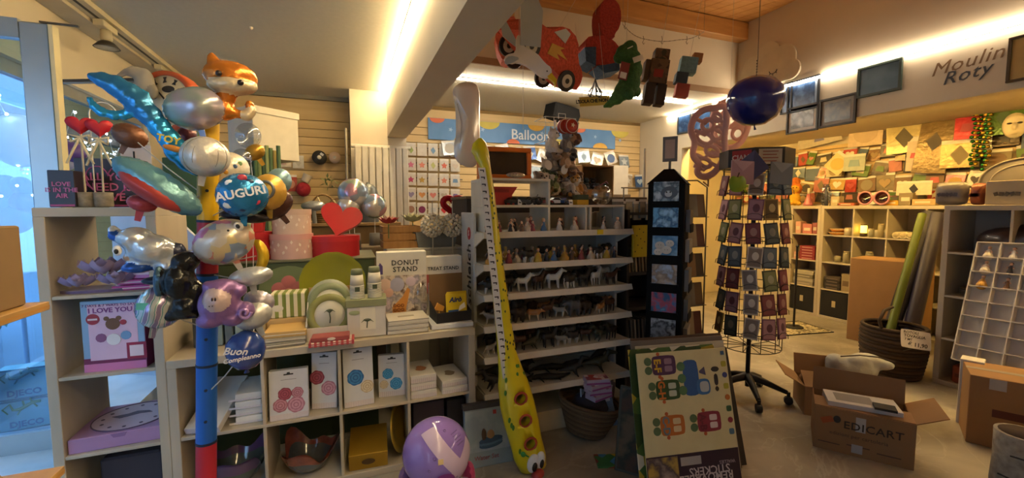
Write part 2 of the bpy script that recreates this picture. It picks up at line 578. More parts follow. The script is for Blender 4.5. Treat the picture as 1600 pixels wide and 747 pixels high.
# strip lights
M_LED = emit('led_strip', 'ffe3b0', 38)
M_LEDW = emit('led_strip_white', 'fff0d8', 40)
M_LEDY = emit('led_strip_yellow', 'ffcf70', 46)
def strip(name, label, a, b, mat, sec, off):
    """a, b ends; sec = profile half sizes; lit face under the channel"""
    t = thing(name, label, 'strip light', (0, 0, 0))
    x0, x1 = sorted((a[0], b[0])); y0, y1 = sorted((a[1], b[1])); z = a[2]
    if off:
        G(C('e6e2d8', .5)).box(x0+.012, x1+.019, y0, y1, z-.02, z+.012).obj('channel', t)
        G(mat).box(x0-.012, x1+.012, y0, y1, z-.016, z+.004).obj('diffuser', t)
        return
    G(C('e6e2d8', .5)).box(x0-sec, x1+sec, y0-sec, y1+sec, z, z+.012).obj('channel', t)
    G(mat).box(x0-sec*.8, x1+sec*.8, y0-sec*.8, y1+sec*.8, z-.014, z).obj('diffuser', t)
strip('strip_light', 'long glowing strip light in the corner of plaster ceiling and beam', (.445, -3.0, 2.787), (.445, 5.2, 2.787), M_LED, .011, 0)
strip('strip_light', 'glowing strip light on the ceiling in front of the balloon wall', (.80, 4.38, 2.787), (4.18, 4.38, 2.787), M_LEDW, .011, 0)
strip('strip_light', 'long glowing strip light along the wall above the framed pictures', (XR-.02, -3.0, 2.75), (XR-.02, 5.1, 2.75), emit('led_strip_wall', 'ffe8c8', 13), .017, 1)
strip('strip_light', 'yellow strip light tucked under the alcove ceiling over the goods wall', (4.63, -.5, 2.355), (4.63, 5.2, 2.355), M_LEDY, .015, 0)
# ------------------------------------------------------------------ cube shelving
M_OAK = wood_mat('pale_oak_foil', 'bfb5a3', 'b1a692', 3, (1.5, 1.5, .6), .5)
def kallax(label, cols, rows, loc, rotz, mat, group=None, back=None):
    W, H, D = .038*2+.335*cols+.016*(cols-1), .038*2+.335*rows+.016*(rows-1), .39
    t = thing('cube_shelf', label, 'shelf', loc, rotz, group)
    G(mat).cbox(0, W, 0, D, H-.038, H, .002).obj('top_board', t)
    G(mat).cbox(0, W, 0, D, 0, .038, .002).obj('bottom_board', t)
    for x in (0, W-.038): G(mat).cbox(x, x+.038, 0, D, .038, H-.038, .002).obj('side_board', t)
    for r in range(1, rows):
        z = .038+.335*r+.016*(r-1)
        G(mat).cbox(.038, W-.038, .002, D-.002, z, z+.016, .002).obj('shelf_board', t)
    for c in range(1, cols):
        x = .038+.335*c+.016*(c-1)
        for r in range(rows):
            z = .038+.351*r
            G(mat).cbox(x, x+.016, .002, D-.002, z, z+.335, .002).obj('divider', t)
    if back: G(back).box(.01, W-.01, D-.004, D, .02, H-.02).obj('back_panel', t)
    return t
X0, Y0 = -.79, 2.34
kallax('tall narrow pale oak cube shelf beside the glass leaf', 1, 4, (X0-.412, Y0, 0), 0, M_OAK)
kallax('low pale oak cube shelf four cells wide with party goods on top', 4, 2, (X0, Y0, 0), 0, M_OAK)
Z1, Z2, Z3 = .389, .740, 1.091     # shelf tops of a cube shelf
DK = C('2a2320', .7)

def carton(name, label, cat, loc, rotz, w_, d_, h_, mat, group=None, rot=None, lid=None, c=.002):
    t = thing(name, label, cat, loc, rotz, group, rot)
    G(mat).cbox(-w_/2, w_/2, 0, d_, 0, h_, c).obj('carton', t)
    return t

# --- tall shelf contents
def rose(name, label, loc, mat, mat2, r=.07, group=None, flat=False, rot=(0, 0, 0)):
    t = thing(name, label, 'flower', loc, 0, group, rot)
    for ring, (n, rr, tilt, zz) in enumerate(((5, r, 70, .01), (5, r*.72, 45, .02), (4, r*.42, 20, .035))):
        for k in range(n):
            g = G(mat if ring % 2 == 0 else mat2)
            a = 2*math.pi*k/n+ring*.5
            g.t((math.cos(a)*rr*.45, math.sin(a)*rr*.45, zz), (0, R(tilt), a))
            nn, mm = 6, 5
            vs, fs = [], []
            for i in range(mm):
                for j in range(nn):
                    u, v = i/(mm-1), j/(nn-1)-.5
                    wd = rr*1.15*math.sin(math.pi*(.18+.62*u))
                    vs.append((-.03*r/.07*4*v*v-.25*rr*u*u, v*wd, rr*.85*u))
            for i in range(mm-1):
                for j in range(nn-1): fs.append((i*nn+j, i*nn+j+1, (i+1)*nn+j+1, (i+1)*nn+j))
            g.add(vs, fs, True).obj('petal', t)
    G(mat2).ball((0, 0, zz+r*.12), (r*.2, r*.2, r*.28), 10, 6).obj('bud', t)
    return t
LIL, LIL2 = C('8f84b4', .8, sheen=.4), C('a99cc6', .8, sheen=.4)
rose('felt_rose', 'small lilac felt rose lying on the tall shelf against its side board', (-1.10, 2.40, Z3+.02), LIL, LIL2, .055)
rose('felt_rose', 'largest lilac felt rose raised at the middle of the pile', (-1.035, 2.46, Z3+.065), LIL2, LIL, .075)
rose('felt_rose', 'lilac felt rose at the end of the pile beside the pink plastic boxes', (-.975, 2.42, Z3+.02), LIL, LIL2, .06)
g = G(C('6f5f86', .8, sheen=.3))
g.prism([(-.16+.02*math.cos(i*5), 0) if False else (.15*math.cos(i*.3927)*(1+.06*math.sin(i*3)), .08*math.sin(i*.3927)) for i in range(16)], 0, .012, 'z')
tag(g.obj('felt_mat', None, (-1.05, 2.45, Z3+.001)), 'dark lilac felt mat under the felt roses', 'mat')
PKA = C('d65fae', .25, 0, .05, coat=.5)
for i, (x, y, w_, h_, zz, lab) in enumerate(((-.905, 2.40, .16, .022, 0, 'wide flat pink plastic box at the bottom of the stack on the tall shelf'),
                                            (-.90, 2.41, .145, .022, .024, 'flat pink plastic box in the middle of the stack on the tall shelf'),
                                            (-.895, 2.42, .11, .05, .048, 'small tall pink plastic box with a white band atop the stack'))):
    t = thing('plastic_box', lab, 'box', (x, y, Z3+zz), R(6-5*i))
    G(PKA).cbox(-w_/2, w_/2, 0, .12, 0, h_, .003).obj('body', t)
    G(C('f0d0e6', .5)).box(-w_/2-.001, w_/2+.001, -.0012, .02, h_*.35, h_*.6).obj('band', t)
# love box
t = thing('gift_box', 'pink and blue printed love box with a teddy picture on the tall shelf', 'box', (-.98, 2.372, Z2), R(-4))
G(C('8fb6dd', .5)).cbox(-.113, .113, 0, .16, 0, .315, .002).obj('carton', t)
G(C('7a1f4f', .5)).box(.1135, .115, .0, .16, .002, .313).box(-.113, .113, -.001, 0.0, .0, .06).obj('side_print', t)
G(C('e6c3df', .5)).box(-.088, .088, -.0015, 0, .05, .30).obj('front_print', t)
G(C('d77fb5', .5)).box(-.113, .113, -.002, 0, .0, .035).obj('foot_band', t)
text('7 DAYS & 7 WAYS TO SAY', .0165, C('6d3f86', .5), t, (-.01, -.003, .295))
text('I LOVE YOU', .030, C('8a3f8f', .5), t, (-.005, -.003, .272), bold=.0006)
G(C('a32b3c', .5)).cyl((-.07, -.002, .235), (-.07, -.004, .235), .024, n=18).obj('round_badge', t)
G(C('f0d8dc', .5)).box(-.087, -.053, -.0052, -.004, .231, .239).obj('badge_band', t)
g = G(C('7d5a45', .7))
g.cyl((0, -.002, .21), (0, -.004, .21), .026, n=16).cyl((-.022, -.002, .235), (-.022, -.004, .235), .01, n=10).cyl((.022, -.002, .235), (.022, -.004, .235), .01, n=10)
g.m(C('b23a4c', .6)).cyl((.038, -.002, .215), (.038, -.004, .215), .012, n=10)
g.obj('teddy_print', t)
g = G(C('f3eef2', .6)).cyl((0, -.002, .14), (0, -.004, .14), .026, n=14).m(C('8f5c8c', .6)).cyl((-.045, -.002, .15), (-.045, -.0035, .15), .02, n=10).m(C('7aa3cf', .6)).cyl((.045, -.002, .155), (.045, -.0035, .155), .02, n=10)
g.obj('bear_print', t)
G(C('9c1f45', .5)).box(.045, .118, -.0045, -.002, .045, .12).m(C('f1dbe6', .5)).box(.056, .107, -.0055, -.004, .058, .108).obj('inset_picture', t)
# clock box
t = thing('clock_box', 'flat lilac carton with a printed round clock face on its lid', 'box', (-.985, 2.365, Z1), R(3))
G(C('a884b2', .6)).cbox(-.175, .175, 0, .34, 0, .065, .003).obj('carton', t)
G(C('cdbcd4', .6)).lathe([(.15, .0655), (.15, .0665)], 36, (0, .17, 0)).obj('clock_print', t)
g = G(C('5a4766', .6))
g.tube([(.15*math.cos(a*.1745), .17+.15*math.sin(a*.1745), .067) for a in range(36)], .003, 4, True)
for k in range(12):
    a = k*math.pi/6
    g.box(*[f for f in ()]) if False else g.cyl((.115*math.cos(a), .17+.115*math.sin(a), .066), (.115*math.cos(a), .17+.115*math.sin(a), .068), .008, n=6)
g.prism([(-.09, .19), (-.03, .20), (0, .22), (.05, .205), (.07, .18), (.02, .185), (-.02, .17), (-.05, .16)], .066, .068, 'z')
g.obj('figures_print', t)
G(C('8a6796', .6)).prism([(-.03, .063), (.03, .063), (.02, .045), (-.02, .045)], -.0015, 0).obj('tuck_flap', t)
tag(G(C('37343f', .8)).cbox(-1.10, -.86, 2.45, 2.68, .038, .30, .01).obj('cell_shade_block'), 'dark grey block added as shade in the bottom cell of the tall shelf', 'box')  # dark block added to stand for the shade inside the bottom cell
# --- on the tall shelf
ZT = 1.466
def mug_box(name, label, u0, u1, v0, Y, dep, lines, sz, rz=0):
    a, b = PY(u0, 320, Y), PY(u1, 320, Y)
    h_ = PY((u0+u1)/2, v0, Y).z-ZT
    t = thing(name, label, 'box', ((a.x+b.x)/2, Y, ZT), rz)
    w_ = b.x-a.x
    G(C('2c2430', .4)).cbox(-w_/2, w_/2, 0, dep, 0, h_, .002).obj('carton', t)
    for i, s in enumerate(lines):
        text(s, sz, C('c96aa0', .5), t, (0, -.0015, h_*.62-i*sz*.95), bold=.0005)
    G(C('b04f8c', .5)).box(-w_/2+.004, w_/2-.004, -.0012, 0, .004, .012).obj('bottom_band', t)
    return t, w_, h_
mug_box('mug_box', 'small dark box reading LOVE IS IN THE AIR on the tall shelf', 77, 119, 266, 2.40, .09, ['LOVE', 'IS IN THE', 'AIR'], .026)
t, w_, h_ = mug_box('card_box', 'large dark box with pink outlined heart reading ALL YOU NEED IS LOVE', 120, 222, 248, 2.56, .10, ['ALL YOU', 'NEED IS', 'LOVE'], .05)
hp = [(16*math.sin(a)**3/17, (13*math.cos(a)-5*math.cos(2*a)-2*math.cos(3*a)-math.cos(4*a))/17) for a in [i*math.pi/16 for i in range(32)]]
G(C('b04f8c', .5)).tube([(x*w_*.36, -.002, h_*.5+z_*.11) for x, z_ in hp], .0025, 5, True).obj('heart_outline', t)
M_RED = C('b3162a', .55)
for (u, v, ub, lab) in ((125, 195, 135, 'red heart stick with beige bow in the birch pot nearer the small dark box'), (155, 199, 163, 'red heart on a stick with beige bow in the birch pot by the red plush')):
    p, q = PY(u, v, 2.44), PY(ub, 322, 2.44)
    t = thing('heart_pick', lab, 'decoration', (q.x, 2.44, ZT))
    G(C('7d7568', .9, var=.3, scale=40)).lathe([(.030, 0), (.033, .005), (.033, .065), (.028, .066), (.027, .055), (0, .055)], 16).obj('birch_pot', t)
    dxp = p.x-q.x
    G(C('c9bda4', .7)).tube([(0, 0, .05), (dxp*.7, 0, .2), (dxp, 0, p.z-ZT)], .004, 6).obj('stick', t)
    g = G(M_RED)
    g.t((dxp, 0, p.z-ZT), (0, 0, R(20)))
    g.pillow([(x*.05, z_*.048) for x, z_ in hp], .04, 5, 0, (0, .01))
    g.obj('heart', t)
    g = G(C('d8c9a6', .7))
    for s in (-1, 1):
        g.tube([(dxp, -.01, p.z-ZT-.055), (dxp+s*.035, -.015, p.z-ZT-.045), (dxp+s*.03, -.012, p.z-ZT-.075), (dxp, -.01, p.z-ZT-.058)], .005, 5)
        g.tube([(dxp, -.012, p.z-ZT-.06), (dxp+s*.02, -.02, p.z-ZT-.11), (dxp+s*.045, -.02, p.z-ZT-.17)], .005, 5)
    g.obj('bow', t)
t = thing('plush_toy', 'small red plush with a white tag beside the dark love box', 'plush toy', (-.855, 2.42, ZT))
b = Blob().e(M_RED, (0, 0, .03), (.05, .035, .03)).e(M_RED, (.045, 0, .03), (.028, .03, .028)).e(M_RED, (-.045, .01, .025), (.025, .025, .022))
link('body', b.mesh('body', .006), t)
G(C('ece8e2', .6)).t((-.005, -.036, .035), (R(-15), R(20), 0)).box(-.015, .015, -.001, .001, -.01, .012).obj('price_tag', t)
# arch wire of the heart hoop
q = PY(160, 160, 2.5)
tag(G(C('e3dfd6', .5)).tube([(q.x+.05*math.cos(a*.2), 2.5, 1.50+.43*1 if False else q.z-.06+.06*math.sin(a*.2)) for a in range(0, 16)]+[(q.x-.05, 2.5, ZT)], .003, 5).obj('wire_hoop'), 'white wire hoop standing behind the red heart sticks', 'hoop')

# --- window display behind the glass leaf
for k, (z_, lab) in enumerate(((.24, 'pale blue toy box with a green lizard on the window sill, lower of two'), (.415, 'pale blue toy box with a teal lizard stacked on the lower lizard box'))):
    t = thing('toy_box', lab, 'box', (-1.685, 3.10, z_), R(8))
    G(C('8fe0ec', .5)).cbox(-.105, .105, 0, .1, 0, .17, .002).obj('carton', t)
    G(C('3c93b5', .5)).box(-.106, .106, -.001, 0, 0, .008).obj('edge_print', t)
    G(C('3c93b5', .5)).box(-.106, .106, -.001, 0, .162, .17).obj('edge_print', t)
    g = G(C('4f9a62' if k == 0 else '3d9aa8', .5))
    g.tube([(-.07, -.002, .10), (-.09, -.002, .13), (-.06, -.002, .155), (-.05, -.002, .12), (-.02, -.002, .12), (.03, -.002, .15), (.06, -.002, .15)], [.003, .004, .004, .006, .010, .010, .008], 6)
    for a in ((-.02, .115, -.035, .09), (-.005, .135, -.01, .165), (.03, .145, .045, .12), (.025, .15, .02, .175)): g.tube([(a[0], -.002, a[1]), (a[2], -.002, a[3])], .004, 5)
    g.obj('lizard_print', t)
    text('DJECO', .045, C('1e86c0', .5), t, (0, -.002, .035), bold=.0015)
for i, (u, v, r, col) in enumerate(((6, 297, .085, '3fb5b0'), (32, 293, .06, '2a86a4'), (8, 318, .08, '57c3bd'), (35, 317, .07, '1f6fa6'), (22, 340, .09, '2d8fc6'), (4, 345, .08, '2f7fae'))):
    p = PY(u, v, 3.5)
    t = thing('latex_balloon', 'round %s balloon in the cluster behind the glass leaf' % ['large turquoise', 'small petrol blue', 'light aqua', 'deep blue', 'sky blue', 'steel blue'][i], 'balloon', p)
    G(C(col, .3)).ball((0, 0, 0), (r, r, r*1.1), 18, 12).obj('skin', t)
    G(C(col, .3)).cyl((0, 0, -r*1.1), (0, 0, -r*1.1-.02), .004, .01).obj('knot', t)
G_POST = thing('balloon_post', 'thin white stand carrying the blue balloon cluster behind the glass leaf', 'stand', (-2.0 if False else PY(20, 330, 3.55).x, 3.56, .24))
G(C('d5dde2', .5)).cyl((0, 0, 0), (0, 0, 1.25), .012).obj('rod', G_POST)
G(C('d5dde2', .5)).lathe([(.0, 0), (.13, 0), (.13, .015), (.02, .03)], 20).obj('foot', G_POST)
for i, (u, v, r, col, lab) in enumerate(((82, 231, .085, '6d5a9e', 'violet balloon in front of the shop window beside the aluminium frame'), (107, 238, .075, '5b4890', 'darker violet balloon in front of the shop window behind the heart sticks'), (92, 252, .07, '9fa6c9', 'clear lilac balloon below the two violet ones'))):
    p = PY(u, v, 3.4)
    t = thing('latex_balloon', lab, 'balloon', p)
    G(C(col, .3)).ball((0, 0, 0), (r*1.15, r, r*.9), 18, 12).obj('skin', t)
    G(C(col, .3)).cyl((0, 0, -r*.9), (0, 0, -r*.9-.02), .004, .01).obj('knot', t)
p = PY(30, 220, 3.3)
t = thing('latex_balloon', 'cream balloon half hidden behind the aluminium frame', 'balloon', p)
G(C('d9d3c8', .3)).ball((0, 0, 0), (.12, .12, .15), 18, 12).obj('skin', t)
G(C('d9d3c8', .3)).cyl((0, 0, -.15), (0, 0, -.17), .004, .01).obj('knot', t)
# fairy lights
t = thing('fairy_lights', 'string of tiny white fairy lights across the shop window', 'lights')
rr = random.Random(5)
pts = [(XL+.03, 3.1+.05*i, 2.13-.22*abs(math.sin(i*.42))+rr.uniform(-.04, .04)) for i in range(38)]
G(C('9aa3a8', .5)).tube(pts, .0025, 4).obj('cable', t)
g = G(emit('fairy_bulb', 'eaf6ff', 8))
for i, p in enumerate(pts): g.ball((p[0]+.01, p[1], p[2]-.015), .008, 6, 4)
for i in range(30): g.ball((XL+.035, rr.uniform(3.1, 4.9), rr.uniform(1.5, 2.1)), .007, 6, 4)
o = g.obj('bulbs', t); o['kind'] = 'stuff'
# board with letter L
t = thing('letter_card', 'small pale card with a black letter L behind the shark balloon', 'card', PY(213, 250, 3.6)-Vector((0, 0, .06)), R(5))
G(C('d9d3d0', .6)).box(-.08, .08, 0, .01, 0, .16).obj('card', t)
text('L', .08, C('25232a', .6), t, (0, -.002, .085), bold=.001)
t = thing('cardboard_screen', 'white cardboard screen standing by the shop window', 'screen', (-1.30, 3.75, .24), R(-28))
G(C('cfd2da', .6)).prism([(-.32, 0), (.42, 0), (.42, .95), (.2, 1.15), (-.32, 1.52)], 0, .02).obj('board', t)
G(C('aab0bd', .6)).prism([(-.2, 0), (-.05, 0), (-.05, .5)], .02, .25, 'y').obj('strut', t)
# nearby counter boards at the edge
M_PLY = wood_mat('plywood', 'b8925c', 'a8824a', 4, (6, 1, 1), .5)
t = thing('plywood_rack', 'plywood display rack with two visible boards at the shop entrance', 'rack', (0, 0, 0))
for z_, x_, lab in ((1.262, -.60, 0), (.893, -.598, 0), (.45, -.598, 0)):
    g = G(M_PLY).cbox(-1.25, x_, .55, 1.20, z_-.018, z_, .001)
    g.m(C('b07f3f', .6)).box(-1.249, x_+.0005, .551, 1.1995, z_-.012, z_-.008)
    g.obj('board', t)
for y_ in (.57, 1.17): G(M_PLY).box(-1.23, -1.19, y_-.02, y_+.02, 0, 1.245).obj('upright', t)
G(M_PLY).box(-1.249, -.601, .551, .569, 0, .875).obj('end_panel', t)
tag(G(C('7d6444', .8)).cbox(-.95, PY(24, 400, 1.15).x, .95, 1.17, 1.2625, PY(20, 353, 1.15).z, .003).obj('cardboard_carton'), 'brown cardboard carton on the upper plywood board', 'box')
t = thing('wooden_toy', 'pale wooden toy animal lying on the upper plywood board', 'toy', (-.625, 1.02, 1.262), R(20))
b = Blob().e(C('c08d62', .6), (-.02, 0, .022), (.04, .022, .02)).e(C('c08d62', .6), (.015, -.005, .025), (.018, .016, .018)).e(C('b88258', .6), (-.03, .015, .012), (.015, .012, .012))
link('body', b.mesh('body', .005), t)
t = thing('paper_bag', 'crumpled brown paper bag on the lower plywood board', 'bag', (-.70, 1.05, .893), R(10))
G(C('bd9865', .9, 0, .1, 12, .4)).add([(-.12, -.05, 0), (.09, -.05, 0), (.09, .05, 0), (-.12, .05, 0), (-.10, -.04, .08), (.03, -.03, .10), (.06, .035, .06), (-.1, .04, .09)], [(3, 2, 1, 0), (4, 5, 6, 7), (0, 1, 5, 4), (1, 2, 6, 5), (2, 3, 7, 6), (3, 0, 4, 7)], True).obj('bag', t)
# ------------------------------------------------------------------ balloon tree
def mpp(p): return (Vector(p)-Vector((0, 0, HC))).dot(FWD)/FPX     # metres per photo pixel at a point
YP = 2.0
t = thing('balloon_pole', 'segmented red, blue and yellow plastic pole carrying foil balloons', 'pole', (-.585, YP, 0))
top = Vector((.095, 0, 1.80))
ax = lambda z_: Vector((top.x*z_/1.8, 0, z_))
CB, CR, CY = C('1d63c4', .35), C('b8253c', .35), C('e2b51c', .35)
for a, b_, mt in ((0.0, .517, CR), (.517, .835, CB), (.835, 1.20, CB), (1.20, 1.41, CR), (1.41, 1.80, CY)):
    g = G(mt).cyl(ax(a+.002), ax(b_-.002), .036, n=20)
    o = g.obj('pipe_section', t)
    G(C('1a2440', .5)).cyl(ax(b_-.006), ax(b_+.004), .0375, n=20).obj('joint_ring', o)
    for k in range(2):
        zz = a+(b_-a)*(.3+.4*k)
        c = ax(zz)
        G(C('20263a', .5)).cyl(c+Vector((.006, -.034, 0)), c+Vector((.006, -.0375, 0)), .006, n=8).obj('peg_hole', o)
G(C('8d1d30', .4)).lathe([(.0, 0), (.2, 0), (.2, .03), (.06, .07), (.036, .09)], 28).obj('foot', t)
def ell(n, a, b): return [(a*math.cos(2*math.pi*k/n), b*math.sin(2*math.pi*k/n)) for k in range(n)]
def stick(t, p, zp):
    """thin holder from the balloon to the pole at height zp, in the balloon's frame"""
    ti = (t.rotation_euler.to_matrix()).inverted()
    pole = Vector((-.585, YP, 0))+ax(zp)
    G(C('cfcac0', .4)).tube([ti @ Vector((0, 0, 0)), ti @ ((pole-Vector(p))*.5+Vector((0, 0, -.01))), ti @ (pole-Vector(p))], .0025, 5).obj('holder_stick', t)
def fb(label, u, v, Y, rx, rz, th, mat, rot=(0, 0, 0), zp=None, crimp=.004, name='foil_balloon', extra=None):
    p = PY(u, v, Y)
    s = mpp(p)
    t = thing(name, label, 'balloon', p, 0, None, rot)
    G(mat).pillow(ell(44, rx*s, rz*s), th, 8, crimp).obj('foil_skin', t)
    g = G(mat)
    for sgn in (0,): g.prism([(-.012, -rz*s+.002), (.012, -rz*s+.002), (.009, -rz*s-.035), (-.009, -rz*s-.035)], -.001, .001)
    g.obj('filling_tail', t)
    if extra: extra(t, rx*s, rz*s)
    if zp: stick(t, p, zp)
    return t
# shark
sh = C('3a82b5', .22, .6, .06, 26, .5)
shl = C('3aa5d6', .2, .6, .06, 26, .5)
p = PY(232, 190, 1.92); s = mpp(p)
t = thing('shark_balloon', 'metallic blue shark shaped foil balloon with yellow lettering', 'balloon', p)
def lc(u, v): return ((u-232)*s, 0, (190-v)*s)
b = Blob()
for (u, v, r) in ((168, 128, 8), (180, 132, 13), (195, 139, 17), (210, 150, 19), (222, 163, 19), (234, 180, 18), (246, 198, 17), (257, 215, 17), (268, 234, 20), (280, 250, 18), (290, 262, 12)):
    b.e(sh if v < 190 else shl, lc(u, v), (r*s, r*s*.7, r*s))
for (u, v, r) in ((223, 145, 7), (231, 146, 5), (163, 162, 6), (167, 172, 8), (176, 180, 9), (190, 184, 9), (203, 182, 9), (216, 176, 10)):
    b.e(shl, lc(u, v), (r*s, r*s*.6, r*s))
link('body', b.mesh('body', .008, 6), t)
text('TOY', 15*s, C('e3c32f', .4), t, (lc(262, 219)[0], -.045, lc(0, 219)[2]), (R(90), R(12), 0), bold=.001)
G(C('c9822f', .4)).t((lc(270, 233)[0], -.052, lc(0, 233)[2]), (0, R(15), 0)).ball((0, 0, 0), (16*s, .012, 5*s), 12, 6).obj('orange_print', t)
stick(t, p, 1.55)
# big iridescent disc and the ball beneath it
fb('large round foil balloon with iridescent green and violet sheen', 305, 170, 1.93, 44, 33, .15, print_mat('iridescent_foil', ['a3b0a4', 'b5b8b6', 'b5a5b8', '9fb0a6'], 5, 'noise', .25, .5), (R(8), R(-8), R(-20)), 1.72)
def seams(t, rx, rz):
    g = G(C('8f8a80', .4))
    for k in range(5):
        a = R(-60+k*30)
        g.tube([(rx*.96*math.sin(a)*math.cos(q), -.068*math.cos(q)*math.cos(a*.6), rz*.95*math.sin(q)) for q in [R(-80+16*i) for i in range(11)]], .0012, 4)
    o = g.obj('panel_seams', t); o['kind'] = 'stuff'
fb('white foil ball balloon with printed panel seams on the pole', 321, 245, 1.86, 33, 31, .14, foil('d8d3cb', .3, .5), (R(5), R(10), R(15)), 1.6, extra=seams)
# fox
p = PY(350, 125, 1.95); s = mpp(p)
t = thing('fox_balloon', 'orange fox shaped foil balloon with cream muzzle and curled tail', 'balloon', p)
OR, CRM = foil('d07a26', .2, .55), foil('d9c5a0', .3, .4)
lc = lambda u, v, y=0: ((u-350)*s, y, (125-v)*s)
b = Blob()
b.e(OR, lc(358, 117), (38*s, .06, 22*s)).e(CRM, lc(362, 134, -.01), (36*s, .055, 14*s)).e(OR, lc(336, 98), (8*s, .02, 14*s)).e(OR, lc(344, 104), (12*s, .03, 10*s)).e(OR, lc(388, 122), (9*s, .02, 11*s))
b.e(OR, lc(352, 152), (14*s, .03, 12*s)).e(OR, lc(350, 172), (15*s, .035, 16*s)).e(OR, lc(340, 160), (7*s, .02, 8*s)).e(OR, lc(366, 176), (9*s, .025, 7*s))
b.e(CRM, lc(378, 178), (10*s, .025, 9*s)).e(CRM, lc(386, 170), (7*s, .02, 9*s)).e(OR, lc(383, 160), (7*s, .02, 7*s))
link('body', b.mesh('body', .008, 5), t)
for u, v in ((349, 122), (377, 133)): G(C('2a1f1c', .3)).ball(lc(u, v, -.062), (4.5*s, .01, 4.5*s), 10, 6).obj('eye_print', t)
stick(t, p, 1.77)
# rocket-like long foil seen from its rim
fb('long foil balloon with teal rim and red printed picture', 248, 292, 1.86, 68, 25, .10, foil('6fa3b0', .25, .5), (R(40), R(38), R(0)), 1.5, .006,
   extra=lambda t, rx, rz: G(C('a83a34', .35, .2)).t((0, -.04, 0)).pillow(ell(24, rx*.7, rz*.6), .05, 4).obj('red_print', t))
fb('red and white foil tip balloon under the long teal foil', 222, 318, 1.90, 20, 13, .06, foil('b9454a', .3, .4), (0, R(15), 0), 1.45)
def dots(t, rx, rz):
    rr = random.Random(3)
    for i in range(20):
        a, q = rr.uniform(0, 6.28), math.sqrt(rr.random())*.85
        x, z_ = rx*q*math.cos(a), rz*q*math.sin(a)
        y = -.07*math.sqrt(max(0, 1-q**2.4))-.001
        g = G(C(['b5533f', '4f6f9f', 'c8963a', '6f9a6a'][i % 4], .4))
        g.t((x, y, z_)).ball((0, 0, 0), (.009, .003, .009), 8, 5).obj('dot_print', t)
fb('white polka dot foil balloon behind the pole', 350, 268, 2.10, 36, 30, .14, foil('d9d2c2', .3, .35), (0, R(-20), 0), 1.5, extra=dots)
def auguri(t, rx, rz):
    text('AUGURI', rx*.5, C('f0eef4', .4), t, (0, -.078, rz*.05), (R(90), R(-12), 0), bold=.0012)
    for i, (x, z_, c_) in enumerate(((-.4, .5, 'e8edf4'), (.3, .55, '17345e'), (.5, -.3, 'cf3f58'), (-.5, -.45, 'e8edf4'), (0, -.6, '17345e'), (.05, .75, 'c23b4e'))):
        G(C(c_, .4)).ball((rx*x, -.055, rz*z_), (.016, .006, .013), 10, 5).obj('confetti_print', t)
fb('blue round foil balloon reading AUGURI', 379, 305, 1.84, 36, 34, .15, foil('2f86c4', .2, .65), (0, 0, R(8)), 1.42, .006, extra=auguri)
fb('yellow round foil balloon with dark lower rim beside the blue AUGURI one', 420, 300, 1.98, 26, 28, .12, foil('cfa54a', .3, .45), (0, 0, R(-10)), 1.44,
   extra=lambda t, rx, rz: G(foil('8d8a86', .3, .6)).t((rx*.1, -.056, rz*.1)).tube([(rx*.45*math.cos(a*.4), 0, rz*.45*math.sin(a*.4)) for a in range(16)], .006, 6, True).obj('ring_print', t))
fb('dark brown foil balloon curved under the yellow round one', 428, 322, 2.03, 30, 20, .09, foil('4d2e28', .3, .4), (0, R(-35), 0), 1.38)
fb('light blue crumpled foil pillow balloon behind the yellow round one', 436, 283, 2.12, 18, 20, .08, foil('8fb4c4', .3, .6), (0, R(10), 0), 1.4)
def eyes(t, rx, rz):
    for x, z_ in ((.42, .3), (.75, .35)):
        g = G(C('e9e4dc', .4)).ball((rx*x, -.05, rz*z_), (.016, .012, .018), 10, 6)
        g.m(C('23262f', .4)).ball((rx*x, -.062, rz*z_), (.007, .005, .009), 8, 5)
        g.obj('eye_print', t)
fb('confetti patterned foil balloon with two printed eyes', 350, 378, 1.88, 44, 34, .15, print_mat('confetti_foil', ['cfc3b4', 'd88f7a', '8fa5c8', 'd9d0c4', 'c07fb0', 'd8c79a', 'cdbfb2'], 26, 'voronoi', .28, .45), (0, R(-25), 0), 1.33, extra=eyes)
fb('black foil balloon saucer above the confetti foil', 382, 338, 1.96, 34, 10, .09, foil('241e22', .3, .4), (0, R(8), 0), 1.4)
# banana
p = PY(400, 400, 1.98); s = mpp(p)
t = thing('banana_balloon', 'curved yellow banana shaped foil balloon', 'balloon', p)
pts = [((18*math.cos(a)-8)*s, 0, 26*math.sin(a)*s) for a in [R(-70+14*i) for i in range(11)]]
G(foil('dcb62c', .25, .5)).tube(pts, [.004]+[.012+.010*math.sin(math.pi*i/10) for i in range(1, 10)]+[.005], 10).obj('foil_skin', t)
stick(t, p, 1.25)
# white and blue bird-like foil
p = PY(222, 390, 1.90); s = mpp(p)
t = thing('bird_balloon', 'white silver foil balloon with a blue striped head and dark tail', 'balloon', p)
lc = lambda u, v, y=0: ((u-222)*s, y, (390-v)*s)
W_, B_, K_ = foil('cfd3d8', .18, .7), foil('2d58a8', .2, .6), foil('2a2f44', .3, .5)
b = Blob().e(W_, lc(235, 390), (34*s, .06, 24*s)).e(W_, lc(215, 372), (24*s, .055, 18*s)).e(W_, lc(255, 420), (18*s, .04, 26*s)).e(B_, lc(194, 368), (13*s, .035, 9*s)).e(W_, lc(188, 358), (7*s, .02, 7*s)).e(B_, lc(215, 418), (22*s, .04, 9*s)).e(K_, lc(238, 440), (22*s, .03, 7*s)).e(C('c69a7a', .5), lc(206, 401), (9*s, .03, 6*s)).e(K_, lc(270, 400), (10*s, .03, 20*s))
link('body', b.mesh('body', .008, 5), t)
G(C('f2f2f2', .4)).ball(lc(199, 389, -.045), (6*s, .008, 8*s), 10, 6).obj('eye_print', t)
